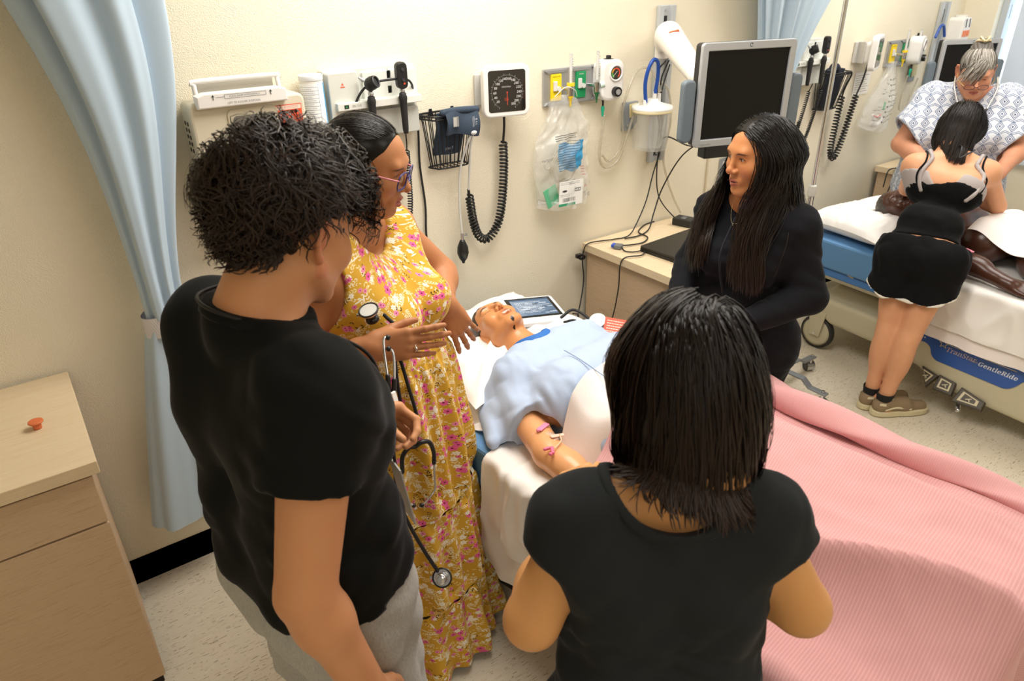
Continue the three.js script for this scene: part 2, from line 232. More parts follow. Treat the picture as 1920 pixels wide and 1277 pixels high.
// ceiling fittings, out of the frame: each a glowing panel and an area light of the same size
TROFFERS.forEach(([x, z, power], i) => {
  const t = thing('ceiling_light', ['recessed ceiling light panel over the first bed', 'recessed ceiling light panel over the far bed', 'recessed ceiling light panel in front of the first bed', 'recessed ceiling light panel in front of the far bed', 'recessed ceiling light panel over the left cabinet side'][i], 'ceiling light', [x, CEIL, z]);
  part('frame', [box(1.26, 0.03, 0.04, [0, -0.012, 0.62]), box(1.26, 0.03, 0.04, [0, -0.012, -0.62]), box(0.04, 0.03, 1.2, [0.61, -0.012, 0]), box(0.04, 0.03, 1.2, [-0.61, -0.012, 0])], M('#eeeeea', 0.5), t);
  part('diffuser', box(1.19, 0.01, 1.19, [0, -0.008, 0], [0, 0, 0], 0), new THREE.MeshStandardMaterial({ color: 0xffffff, emissive: LAMP, emissiveIntensity: 1.2, roughness: 0.6 }), t);
  const L = new THREE.RectAreaLight(LAMP, power, 1.18, 1.18); L.name = 'ceiling_lamp'; L.position.set(x, CEIL - 0.03, z); L.lookAt(x, 0, z); scene.add(L);
});

// ---------------------------------------------------------------- cabinets
const mapleTop = canvasTex(1024, 1024, (x, w, h) => { const r = rngOf(9); x.fillStyle = '#dfcaa8'; x.fillRect(0, 0, w, h); for (let i = 0; i < 5000; i++) { const a = r(); x.fillStyle = a < 0.5 ? `rgba(200,172,134,${0.05 + r() * 0.09})` : `rgba(244,228,200,${0.05 + r() * 0.09})`; const px = r() * w, py = r() * h, l = 30 + r() * 160; for (const d of [0, -w]) x.fillRect(px + d, py, l, 1 + r() * 2.5); } });
const oakFace = canvasTex(1024, 1024, (x, w, h) => { const r = rngOf(19); x.fillStyle = '#cbb091'; x.fillRect(0, 0, w, h); for (let i = 0; i < 9000; i++) { const a = r(); x.fillStyle = a < 0.5 ? `rgba(150,114,80,${0.05 + r() * 0.08})` : `rgba(212,178,138,${0.05 + r() * 0.08})`; const px = r() * w, py = r() * h, l = 10 + r() * 60; for (const d of [0, -w]) x.fillRect(px + d, py, l, 1 + r() * 3); } });
for (const t of [mapleTop, oakFace]) t.repeat.set(1.2, 1.2);
const topMat = new THREE.MeshPhysicalMaterial({ map: mapleTop, roughness: 0.5, specularIntensity: 0.5 }), faceMat = new THREE.MeshPhysicalMaterial({ map: oakFace, roughness: 0.55, specularIntensity: 0.4 });
const darkGap = M('#221912', 0.8);
function cabinet(label, x0, x1, h, d, drawers, group) {
  const t = thing('bedside_cabinet', label, 'cabinet', [(x0 + x1) / 2, 0, d / 2 + 0.018]), w = x1 - x0;
  part('countertop', uvBox(box(w, 0.038, d, [0, h - 0.019, 0], [0, 0, 0], 0.0025)), topMat, t);
  const b = w - 0.04, bd = d - 0.03;
  part('carcass', uvBox(join([box(0.02, h - 0.128, bd - 0.02, [-b / 2 + 0.01, (h - 0.038 + 0.09) / 2, -0.012]), box(0.02, h - 0.128, bd - 0.02, [b / 2 - 0.01, (h - 0.038 + 0.09) / 2, -0.012]), box(b - 0.02, h - 0.14, 0.012, [0, (h - 0.038 + 0.09) / 2, bd / 2 - 0.045], [0, 0, 0], 0)])), faceMat, t);
  part('toe_kick', box(b - 0.02, 0.09, bd - 0.07, [0, 0.045, -0.035]), darkGap, t);
  let y = h - 0.048;
  for (const dh of drawers) { part(dh < 0.3 ? 'drawer' : 'door', uvBox(box(b - 0.002, dh - 0.006, 0.02, [0, y - dh / 2, bd / 2 - 0.012], [0, 0, 0], 0.0015)), faceMat, t); y -= dh; }
  return t;
}
cabinet('tan wood cabinet with pale top at the left, orange stopper on it', -0.72, -0.028, 0.917, 0.582, [0.155, 0.62]);
cabinet('tan wood desk cabinet carrying the closed black laptop', 2.12, 2.8, 0.86, 0.595, [0.19, 0.55]);
cabinet('tan wood bedside cabinet behind the far bed with cables on top', 4.7, 5.32, 0.82, 0.4, [0.18, 0.5]);
const stop = thing('rubber_stopper', 'small orange mushroom-shaped stopper on the left cabinet', 'stopper', [-0.135, 0.917, 0.335]);
part('stem', lathe([[0, 0], [0.0095, 0], [0.0105, 0.004], [0.0115, 0.019], [0, 0.02]], [0, 0, 0]), M('#d9703f', 0.5), stop);
part('cap', lathe([[0, 0.019], [0.017, 0.019], [0.019, 0.021], [0.0185, 0.024], [0.016, 0.0255], [0, 0.026]], [0, 0, 0]), M('#dc7443', 0.5), stop);

// ---------------------------------------------------------------- bay curtains
const curtainMat = new THREE.MeshPhysicalMaterial({ color: col('#c2d6e6'), roughness: 0.85, transmission: 0.12, thickness: 0, side: THREE.DoubleSide, sheen: 0.3, sheenColor: col('#dfeaf5') });
function gathered(path, nFold, seed, nu = 150, nv = 90) { // path(v) -> {c:[x,y,z], w, d}: a flattened, pleated ring around a moving centre
  const r = rngOf(seed), ph = Array.from({ length: 6 }, () => r() * 6.28);
  return grid((u, v) => { const q = path(v), a = u * Math.PI * 2, f = nFold, s = 1 + q.p * (0.55 * Math.sin(a * f + ph[0] + v * 0.7) + 0.3 * Math.sin(a * (f * 0.5 | 0) + ph[1]) + 0.18 * Math.sin(a * f * 2 + ph[2] + v)); const cs = Math.cos(a), sn = Math.sin(a); return [q.c[0] + cs * q.w * 0.5 * (1 + (s - 1) * 0.35), q.c[1] + (q.tilt || 0) * cs * q.w * 0.5, q.c[2] + sn * q.d * 0.5 * s]; }, nu, nv, { closeU: true });
}
const c1 = thing('privacy_curtain', 'pale blue curtain tied back on the wall at the left', 'curtain', [0, 0, 0]);
part('upper_drape', gathered((v) => { const y = lerp(2.62, 1.06, v), t = sstep(2.5, 1.06, y); return { c: [lerp(0.235, 0.278, Math.pow(t, 0.8)) + 0.05 * Math.sin(t * 3.1), y, 0.098], w: lerp(0.42, 0.115, Math.pow(t, 1.25)), d: lerp(0.12, 0.09, t), p: lerp(0.8, 0.5, t), tilt: 0.02 }; }, 7, 4), curtainMat, c1);
part('lower_drape', gathered((v) => { const y = lerp(1.03, 0.27, v), t = v; return { c: [lerp(0.275, 0.2, t), y, 0.095], w: lerp(0.11, 0.27, Math.pow(t, 0.7)), d: lerp(0.085, 0.11, t), p: lerp(0.35, 0.45, t), tilt: -0.06 }; }, 5, 14), curtainMat, c1);
const tieTex = canvasTex(256, 128, (x, w, h) => { x.fillStyle = '#e4e3ea'; x.fillRect(0, 0, w, h); x.strokeStyle = 'rgba(150,150,165,0.5)'; x.lineWidth = 2; for (let i = -8; i < 20; i++) { x.beginPath(); x.moveTo(i * 16, 0); x.lineTo(i * 16 + 60, h); x.stroke(); } });
part('tie_band', grid((u, v) => { const a = u * 6.2832; return [0.277 + Math.cos(a) * 0.066, 1.075 - v * 0.07 + 0.012 * Math.cos(a), 0.095 + Math.sin(a) * 0.056]; }, 48, 6, { closeU: true, thick: -0.003, uv: (u, v) => [u * 3, v] }), new THREE.MeshPhysicalMaterial({ map: tieTex, roughness: 0.8, side: THREE.DoubleSide }), c1);
const c2 = thing('privacy_curtain', 'pale blue curtain drawn back between the two bed bays, behind the monitor', 'curtain', [0, 0, 0]);
part('upper_drape', gathered((v) => { const y = lerp(2.62, 1.16, v), t = sstep(2.7, 1.16, y); return { c: [lerp(3.42, 3.3, Math.pow(t, 0.9)), y, lerp(0.2, 0.1, t)], w: lerp(1.15, 0.13, Math.pow(t, 0.7)), d: lerp(0.17, 0.09, t), p: lerp(0.8, 0.4, t), tilt: 0.02 }; }, 13, 8, 260, 90), curtainMat, c2);
part('lower_drape', gathered((v) => { const y = lerp(1.12, 0.3, v), t = v; return { c: [lerp(3.3, 3.28, t), y, 0.1], w: lerp(0.12, 0.2, t), d: lerp(0.085, 0.1, t), p: 0.4, tilt: 0 }; }, 5, 15), curtainMat, c2);
part('tie_band', tor(0.064, 0.02, [3.3, 1.14, 0.1], [Math.PI / 2, 0, 0]), M('#e4e3ea', 0.8), c2);
// ---------------------------------------------------------------- things on the headboard wall
const black = M('#141415', 0.45), blackGloss = M('#101012', 0.25), white = M('#eceae6', 0.4), offWhite = M('#e3dfd2', 0.5), chrome = M('#d8dadd', 0.16, { metalness: 1 }), steel = M('#b9babb', 0.38, { metalness: 0.75 }), grey = M('#8f959b', 0.5), dkGrey = M('#5c666e', 0.5), rubber = M('#1b1b1c', 0.6);
const clearMat = new THREE.MeshPhysicalMaterial({ color: 0xffffff, transmission: 1, thickness: 0, roughness: 0.05, ior: 1.45 });
const hazeMat = new THREE.MeshPhysicalMaterial({ color: col('#fafaf8'), transmission: 0.86, thickness: 0, roughness: 0.12, side: THREE.DoubleSide });
const tubeMat = new THREE.MeshPhysicalMaterial({ color: col('#eeeae0'), transmission: 0.75, thickness: 0, roughness: 0.2 });
const txt = (x, s, px, py, size, c = '#222', font = 'sans-serif', al = 'center') => { x.font = size + 'px ' + font; x.fillStyle = c; x.textAlign = al; x.textBaseline = 'middle'; x.fillText(s, px, py); };
const lines = (x, x0, y0, w, n, gap, c, r, h = 1.4) => { for (let i = 0; i < n; i++) { let q = x0; const e = x0 + w * (0.7 + 0.3 * r()); while (q < e) { const l = 3 + r() * 11; x.fillStyle = c; x.fillRect(q, y0 + i * gap, Math.min(l, e - q), h); q += l + 3; } } };

// sharps container: beige wall box with a flip-up white tray
{
  const t = thing('sharps_container', 'beige wall sharps disposal box with white flip tray and red danger label', 'sharps container', [0.655, 1.5, 0]);
  const beige = M('#d9d1bb', 0.42);
  part('housing', [ext(rrect(0.335, 0.36, 0.018), 0.1, 0.008, [0, -0.005, 0.02]), ext(rrect(0.3, 0.33, 0.012), 0.02, 0.004, [0, 0, 0])], beige, t);
  part('window_bezel', ext(rrect(0.15, 0.17, 0.02), 0.004, 0.002, [0.005, 0.07, 0.127]), M('#cfc7b0', 0.4), t);
  part('window', ext(rrect(0.12, 0.14, 0.014), 0.003, 0.001, [0.005, 0.065, 0.133]), M('#77746c', 0.12), t);
  print('window_sticker', 0.05, 0.05, 128, (x, w, h) => { x.fillStyle = '#d9d9d2'; x.fillRect(0, 0, w, h); lines(x, 8, 14, w - 16, 6, 16, '#777', rngOf(3), 4); }, t, [0.035, 0.035, 0.1385]);
  print('danger_label', 0.086, 0.09, 256, (x, w, h) => { x.fillStyle = '#e85a36'; x.fillRect(0, 0, w, h); x.fillStyle = '#f3d9c8'; x.fillRect(6, 8, w - 12, 38); txt(x, 'DANGER:', 44, 20, 16, '#c33'); lines(x, 92, 14, 140, 3, 9, '#a55', rngOf(2), 3); x.fillStyle = '#1c1512'; x.beginPath(); x.moveTo(16, 66); x.lineTo(60, 54); x.lineTo(200, 54); x.lineTo(236, 66); x.lineTo(200, 82); x.lineTo(60, 82); x.fill(); txt(x, 'USED NEEDLES', 128, 69, 18, '#e85a36'); lines(x, 22, 100, 210, 5, 14, '#5b1a10', rngOf(4), 5); x.fillStyle = '#f6e9dd'; x.fillRect(60, 190, 180, 60); lines(x, 70, 200, 160, 4, 12, '#a44', rngOf(6), 4); }, t, [0.118, 0.107, 0.1292]);
  part('tray', [ext(shapeOf([[-0.13, 0], [0.13, 0], [0.13, 0.028], [0.11, 0.034], [-0.11, 0.034], [-0.13, 0.028]]), 0.035, 0.004, [-0.02, 0.172, 0.115]), box(0.225, 0.02, 0.05, [-0.02, 0.178, 0.1])], white, t);
  part('tray_handle', tube([[-0.138, 0.18, 0.09], [-0.138, 0.225, 0.085], [-0.13, 0.237, 0.084], [0.105, 0.237, 0.084], [0.113, 0.225, 0.085], [0.113, 0.18, 0.09]], 0.0075, 60), white, t);
  part('tray_back', box(0.235, 0.05, 0.006, [-0.012, 0.208, 0.06]), M('#b9b4a8', 0.5), t);
  print('tray_print', 0.19, 0.034, 384, (x, w, h) => { x.clearRect(0, 0, w, h); txt(x, 'LIFT TO ASSURE DISPOSAL', w / 2, h - 12, 17); txt(x, 'PLACE SHARP HORIZONTALLY', w / 2 + 10, 20, 14); x.strokeStyle = '#222'; x.lineWidth = 2; x.strokeRect(80, 9, 250, 22); x.beginPath(); x.moveTo(30, 20); x.lineTo(80, 20); x.stroke(); for (const a of [14, 360]) { x.beginPath(); x.moveTo(a, 34); x.lineTo(a, 8); x.moveTo(a - 7, 17); x.lineTo(a, 7); x.lineTo(a + 7, 17); x.lineWidth = 4; x.stroke(); } }, t, [-0.02, 0.19, 0.156], null, { alpha: true });
  part('side_vent', [0, 1, 2, 3, 4].map((i) => box(0.003, 0.011, 0.012, [-0.176, 0.12 - i * 0.02, 0.075], [0, 0, 0], 0)).concat([0, 1, 2, 3, 4].map((i) => box(0.003, 0.011, 0.009, [-0.176, 0.12 - i * 0.02, 0.045], [0, 0, 0], 0))), M('#4a453c', 0.7), t);
}
// canister of wipes with a printed sheet round it
{
  const t = thing('wipes_canister', 'white cylindrical wipes canister with printed label, by the sharps box', 'canister', [0.885, 1.555, 0.06]);
  part('body', lathe([[0, 0], [0.036, 0], [0.038, 0.004], [0.038, 0.15], [0.0365, 0.153]], [0, 0, 0]), white, t);
  const lab = canvasTex(512, 320, (x, w, h) => { x.fillStyle = '#eef1f3'; x.fillRect(0, 0, w, h); x.fillStyle = '#58a8d8'; x.fillRect(330, 0, 60, h); x.strokeStyle = '#56627c'; x.lineWidth = 2; x.strokeRect(130, 24, 150, 280); for (let i = 0; i < 9; i++) { x.beginPath(); x.moveTo(130, 50 + i * 28); x.lineTo(280, 50 + i * 28); x.stroke(); } lines(x, 138, 36, 130, 18, 14, '#6a7488', rngOf(8), 3); lines(x, 400, 36, 100, 18, 14, '#8fa0b8', rngOf(9), 3); });
  part('label', xf(new THREE.CylinderGeometry(0.0386, 0.0386, 0.138, 36, 1, true, 3.0), [0, 0.076, 0]), new THREE.MeshStandardMaterial({ map: lab, roughness: 0.4 }), t);
  part('lid', lathe([[0.0375, 0.152], [0.0395, 0.154], [0.0395, 0.166], [0.037, 0.17], [0, 0.171]], [0, 0, 0]), M('#e2e6ea', 0.4), t);
  part('shelf', [box(0.09, 0.012, 0.1, [0, -0.007, -0.01]), box(0.09, 0.05, 0.008, [0, 0.012, -0.056])], M('#e5d9a8', 0.45), t);
}
// wall unit with two instrument handles
function diagnostic(p, labels) {
  const t = thing('diagnostic_wall_unit', labels[0], 'wall unit', p), body = M('#d3d5cd', 0.42), panel = M('#dfe1da', 0.4);
  part('charger_box', [ext(rrect(0.335, 0.215, 0.008), 0.035, 0.004, [0.01, 0, 0.0]), ext(rrect(0.1, 0.205, 0.006), 0.03, 0.004, [-0.105, 0, 0.04])], body, t);
  part('panel', [ext(rrect(0.105, 0.1, 0.004), 0.012, 0.002, [0.03, 0.045, 0.037]), ext(rrect(0.115, 0.1, 0.004), 0.012, 0.002, [0.125, 0.045, 0.037])], panel, t);
  part('ledge', ext(shapeOf([[-0.155, -0.012], [0.16, -0.012], [0.16, 0.008], [-0.155, 0.008]]), 0.05, 0.002, [0.015, 0.0, 0.04]), panel, t);
  part('lower_panel', ext(rrect(0.21, 0.085, 0.006), 0.02, 0.003, [0.07, -0.075, 0.036]), M('#c6c8c1', 0.42), t);
  print('mark', 0.02, 0.02, 64, (x, w, h) => { x.clearRect(0, 0, w, h); x.fillStyle = '#e0653e'; x.beginPath(); x.moveTo(32, 6); x.lineTo(60, 56); x.lineTo(4, 56); x.fill(); x.strokeStyle = '#fff'; x.lineWidth = 3; for (const y of [34, 44]) { x.beginPath(); x.moveTo(10, y); x.lineTo(54, y); x.stroke(); } }, t, [-0.11, 0.065, 0.0746], null, { alpha: true });
  print('model_print', 0.07, 0.014, 256, (x, w, h) => { x.clearRect(0, 0, w, h); x.fillStyle = '#14291c'; x.fillRect(0, 4, 62, 44); x.fillStyle = '#2f9a55'; x.fillRect(18, 20, 26, 12); txt(x, 'EN 100', 168, 26, 38, '#8b8d88'); }, t, [-0.085, -0.002, 0.0925], null, { alpha: true });
  const metal = M('#c4c6c8', 0.25, { metalness: 0.9 });
  function handset(name, lab, x, kind) {
    const h = thing(name, lab, 'medical instrument', [p[0] + x, p[1], p[2] + 0.105]);
    part('handle', lathe([[0, -0.115], [0.008, -0.113], [0.0105, -0.1], [0.0125, -0.02], [0.0135, 0.0], [0.0145, 0.004], [0.0145, 0.014], [0.0125, 0.016], [0.0125, 0.022], [0.009, 0.026], [0, 0.027]], [0, 0, 0]), rubber, h);
    part('collar', lathe([[0, 0.024], [0.0085, 0.025], [0.0095, 0.032], [0.007, 0.043], [0, 0.044]], [0, 0, 0]), metal, h);
    if (kind === 0) { part('head', [sph(0.021, [0, 0.064, 0.002], [0.95, 1.1, 1]), xf(new THREE.CylinderGeometry(0.021, 0.023, 0.014, 24), [0.008, 0.07, 0.012], [1.1, 0, -0.5])], black, h); part('lens_rim', tor(0.0175, 0.003, [0.0145, 0.073, 0.02], [-0.45, 0.55, 0]), M('#3a3a3c', 0.3), h); part('speculum', xf(new THREE.CylinderGeometry(0.003, 0.007, 0.022, 16), [-0.026, 0.082, -0.008], [0, 0, 1.0]), M('#b9bcc0', 0.3), h); }
    else { part('head', [ext(rrect(0.03, 0.078, 0.014), 0.016, 0.005, [0, 0.082, -0.008])], black, h); for (const [r, y] of [[0.006, 0.102], [0.0055, 0.068]]) part('aperture', cyl(r, r, 0.006, [0, y, 0.015], [Math.PI / 2, 0, 0]), M('#4a4b50', 0.15, { metalness: 0.5 }), h); print('mark', 0.007, 0.006, 32, (x, w, h2) => { x.fillStyle = '#d64f2c'; x.fillRect(0, 0, w, h2); }, h, [0.004, 0.056, 0.0136]); }
    return h;
  }
  handset('otoscope', labels[1], -0.025, 0); handset('ophthalmoscope', labels[2], 0.095, 1);
  return t;
}
diagnostic([1.095, 1.618, 0.003], ['pale grey wall charger unit above the woman in yellow, small red triangle mark', 'black otoscope handset resting in the wall charger above the woman in yellow', 'black ophthalmoscope handset with upright head in the wall charger above the woman in yellow']);
diagnostic([3.64, 1.55, 0.003], ['pale grey wall charger unit half hidden behind the bay curtain', 'black instrument handset at the curtain edge, left of the pole', 'black round-headed handset in the wall charger crossed by the pole']);
// cords of the handsets
const cord = (name, label, geos, mat = rubber) => solo(name, geos, mat, label, 'cord');
cord('curly_cable', 'black coiled cord hanging below the ophthalmoscope beside the woman\'s face', [tube([[1.19, 1.5, 0.105], [1.193, 1.47, 0.1], [1.196, 1.44, 0.09]], 0.0025), coil([[1.196, 1.44, 0.09], [1.205, 1.36, 0.07], [1.205, 1.22, 0.06], [1.175, 1.1, 0.06], [1.13, 1.06, 0.06], [1.07, 1.12, 0.06], [1.07, 1.35, 0.07], [1.07, 1.49, 0.1]], 0.0085, 0.0026, 88)]);
cord('power_cable', 'long black cord looping over the wall charger and down the wall beside the yellow dress', tube([[1.02, 1.5, 0.07], [1.015, 1.6, 0.08], [1.06, 1.675, 0.1], [1.15, 1.69, 0.11], [1.235, 1.675, 0.08], [1.275, 1.61, 0.03], [1.288, 1.5, 0.018], [1.286, 1.36, 0.012], [1.296, 1.2, 0.012], [1.29, 1.08, 0.012], [1.296, 0.95, 0.014], [1.29, 0.8, 0.012]], 0.0042, 140));
cord('curly_cable', 'first of two black coiled cords hanging left of the metal pole', [tube([[3.67, 1.44, 0.105], [3.67, 1.4, 0.09]], 0.003), coil([[3.67, 1.4, 0.09], [3.665, 1.25, 0.07], [3.64, 1.12, 0.06], [3.57, 1.09, 0.06], [3.52, 1.16, 0.06], [3.52, 1.3, 0.06]], 0.008, 0.0028, 60)]);
cord('curly_cable', 'second black coiled cord hanging below the round-headed handset at the pole', [tube([[3.785, 1.44, 0.105], [3.785, 1.4, 0.09]], 0.003), coil([[3.785, 1.4, 0.09], [3.78, 1.25, 0.07], [3.75, 1.12, 0.06], [3.69, 1.09, 0.06], [3.66, 1.14, 0.06], [3.66, 1.24, 0.065]], 0.008, 0.0028, 60)]);

// wire basket holding a blood pressure cuff
function basket(p, lab, s = 1) {
  const t = thing('wire_basket', lab, 'basket', p), w = black, W0 = 0.1, W1 = 0.07, H = 0.2, D0 = 0.11, D1 = 0.07;
  const rim = (y, hw, d) => tube([[-hw, y, 0.008], [-hw, y, d - 0.02], [-hw + 0.02, y, d], [hw - 0.02, y, d], [hw, y, d - 0.02], [hw, y, 0.008]], 0.0032, 60, 6, true);
  part('rim', [rim(0, W0, D0), rim(-0.012, W0 - 0.002, D0 - 0.003)], w, t); part('base_ring', rim(-H, W1, D1), w, t);
  for (let i = 0; i <= 8; i++) { const k = i / 8; part('front_wire', bar([lerp(-W0 + 0.01, W0 - 0.01, k), 0, D0], [lerp(-W1 + 0.01, W1 - 0.01, k), -H, D1], 0.002, 6), w, t); }
  for (const sx of [-1, 1]) for (let i = 0; i < 4; i++) { const k = 0.1 + i * 0.26; part('side_wire', bar([sx * W0, 0, lerp(0.008, D0, k)], [sx * W1, -H, lerp(0.008, D1, k)], 0.002, 6), w, t); }
  for (let i = 0; i <= 6; i++) { const k = i / 6; part('back_wire', bar([lerp(-W0 + 0.01, W0 - 0.01, k), 0, 0.008], [lerp(-W1 + 0.01, W1 - 0.01, k), -H, 0.008], 0.002, 6), w, t); }
  for (let i = 0; i <= 6; i++) { const k = i / 6; part('base_wire', bar([lerp(-W1, W1, k), -H, 0.008], [lerp(-W1, W1, k), -H, D1], 0.002, 6), w, t); }
  for (const x of [-0.05, 0.045]) part('wall_tab', [cyl(0.009, 0.009, 0.006, [x, -0.005, 0.005], [Math.PI / 2, 0, 0]), box(0.014, 0.02, 0.004, [x, 0.004, 0.005])], w, t);
  return t;
}
basket([1.402, 1.545, 0.002], 'black wire basket on the wall holding the folded navy cuff');
basket([3.93, 1.475, 0.002], 'black wire basket on the far bay wall, just right of the pole');
const navy = new THREE.MeshPhysicalMaterial({ color: col('#2b3a4c'), roughness: 0.8, sheen: 0.3, sheenColor: col('#8090a8') });
{
  const t = thing('blood_pressure_cuff', 'folded navy blood pressure cuff hooked over the wire basket', 'cuff', [1.402, 1.545, 0.0]);
  part('front_fold', grid((u, v) => { const a = v; return [lerp(-0.055, 0.085, u), lerp(0.012, -0.068 - 0.012 * u, a) + 0.006 * Math.sin(u * 5), 0.122 + 0.014 * Math.sin(a * 2.6) + 0.006 * Math.sin(u * 7 + a * 3)]; }, 24, 14, { thick: 0.009, flip: true }), navy, t);
  part('top_roll', tube([[-0.058, 0.012, 0.112], [0, 0.015, 0.115], [0.088, 0.01, 0.112]], 0.013, 20), navy, t);
  part('inner_fold', grid((u, v) => [lerp(-0.075, 0.04, u), lerp(0.01, -0.15, v), 0.1 - 0.035 * v + 0.008 * Math.sin(u * 6 + v * 4)], 20, 20, { thick: 0.012, flip: true }), navy, t);
  print('window_patch', 0.024, 0.036, 48, (x, w, h) => { x.fillStyle = '#8d8b87'; x.fillRect(0, 0, w, h); x.fillStyle = '#b5b3ae'; x.fillRect(4, 4, w - 22, h - 8); }, t, [-0.02, -0.02, 0.1385]);
  print('size_print', 0.03, 0.05, 128, (x, w, h) => { x.clearRect(0, 0, w, h); x.save(); x.translate(w / 2, h / 2); x.rotate(Math.PI / 2); txt(x, 'B A U', 0, -22, 46, '#dfe3e8'); lines(x, -90, 12, 180, 3, 16, '#dfe3e8', rngOf(3), 5); x.restore(); }, t, [0.062, -0.03, 0.1412], null, { alpha: true });
  part('tube_port', [sph(0.014, [0.056, -0.068, 0.135], [1, 0.7, 0.7])], M('#d5d6d4', 0.5), t);
  print('lower_print', 0.05, 0.014, 128, (x, w, h) => { x.clearRect(0, 0, w, h); txt(x, 'ADULT', w / 2, h / 2, 30, '#c9ced6'); }, t, [-0.02, -0.125, 0.079], [0.2, 0, 0.1], { alpha: true });
}
{
  const t = thing('blood_pressure_cuff', 'dark navy cuff with white tube inside the far bay wire basket', 'cuff', [3.93, 1.475, 0]);
  part('fold', [grid((u, v) => [lerp(-0.085, 0.08, u) * (1 - 0.25 * v), lerp(0.015, -0.19, v), 0.07 - 0.02 * v + 0.018 * Math.sin(u * 9)], 30, 16, { thick: 0.03, flip: true }), tube([[-0.03, 0.0, 0.06], [0.0, 0.03, 0.06], [0.04, 0.0, 0.06]], 0.022)], M('#1b2230', 0.8), t);
}
const whiteTube = M('#d7d7d3', 0.45);
{
  const t = thing('inflation_bulb', 'black rubber bulb hanging on a pale tube below the wire basket', 'bulb pump', [1.428, 0.99, 0.06]);
  part('bulb', lathe([[0, -0.052], [0.006, -0.051], [0.007, -0.044], [0.017, -0.03], [0.0245, -0.006], [0.022, 0.02], [0.012, 0.043], [0.009, 0.05], [0, 0.05]], [0, 0, 0]), M('#161615', 0.35), t);
  part('valve', [cyl(0.007, 0.0075, 0.03, [0, 0.062, 0]), cyl(0.0035, 0.0035, 0.016, [0.012, 0.066, 0], [0, 0, Math.PI / 2]), cyl(0.0065, 0.0065, 0.006, [0.021, 0.066, 0], [0, 0, Math.PI / 2], 12)], chrome, t);
  part('air_tube', tube([[0, 0.08, 0], [-0.004, 0.2, 0.0], [-0.004, 0.34, 0.02], [0.012, 0.45, 0.06], [0.026, 0.49, 0.076]], 0.0045, 50), whiteTube, t);
}
solo('air_tube', tube([[1.47, 1.235, 0.06], [1.466, 1.32, 0.08], [1.458, 1.42, 0.11], [1.456, 1.475, 0.135]], 0.0045, 40), whiteTube, 'second pale air tube from the navy cuff down to the coiled hose', 'tube');
solo('coiled_hose', [tube([[1.652, 1.53, 0.06], [1.655, 1.46, 0.055], [1.65, 1.4, 0.052]], 0.005), coil([[1.65, 1.4, 0.052], [1.652, 1.3, 0.05], [1.64, 1.17, 0.05], [1.615, 1.07, 0.05], [1.565, 1.015, 0.05], [1.52, 1.03, 0.05], [1.49, 1.1, 0.055], [1.472, 1.215, 0.06]], 0.0145, 0.0046, 46, 7, 16), tube([[1.472, 1.205, 0.06], [1.47, 1.24, 0.06]], 0.006)], M('#181817', 0.5), 'black coiled hose hanging in a deep loop under the square dial gauge', 'hose');
solo('coiled_hose', [tube([[4.255, 1.49, 0.07], [4.25, 1.4, 0.06], [4.22, 1.32, 0.055]], 0.005), coil([[4.22, 1.32, 0.055], [4.2, 1.2, 0.05], [4.17, 1.08, 0.05], [4.13, 0.985, 0.05], [4.09, 0.97, 0.05], [4.06, 1.03, 0.05], [4.055, 1.15, 0.055], [4.06, 1.33, 0.06]], 0.015, 0.0046, 44, 7, 16), tube([[4.06, 1.325, 0.06], [4.06, 1.38, 0.07], [4.05, 1.46, 0.1], [4.0, 1.475, 0.1]], 0.005)], M('#181817', 0.5), 'black coiled hose hanging in a narrow loop on the far bay wall', 'hose');

// square dial gauge
const dialTex = canvasTex(512, 512, (x, w, h) => { x.fillStyle = '#121214'; x.fillRect(0, 0, w, h); x.save(); x.translate(w / 2, h * 0.53); x.strokeStyle = '#c9c9c9'; for (let i = 0; i <= 150; i++) { const a = (120 + i * 2) * D2R + 0.0, b = i % 10 === 0 ? 26 : i % 5 === 0 ? 18 : 11; x.lineWidth = i % 10 ? 1.4 : 3; x.beginPath(); x.moveTo(Math.cos(a) * 206, Math.sin(a) * 206); x.lineTo(Math.cos(a) * (206 + b), Math.sin(a) * (206 + b)); x.stroke(); } for (let k = 1; k <= 15; k++) { const a = (120 + k * 20) * D2R; txt(x, String(k * 20), Math.cos(a) * 168, Math.sin(a) * 168, 40, '#e8e8e8'); } txt(x, 'WelchAllyn', -10, -70, 26, '#d0d0d0'); x.fillStyle = '#c33a28'; for (const y of [70, 84, 98]) x.fillRect(-40, y, 60, 4); x.fillStyle = '#e2432c'; x.fillRect(-4, -10, 7, 170); x.beginPath(); x.arc(0, 0, 10, 0, 7); x.fill(); x.restore(); });
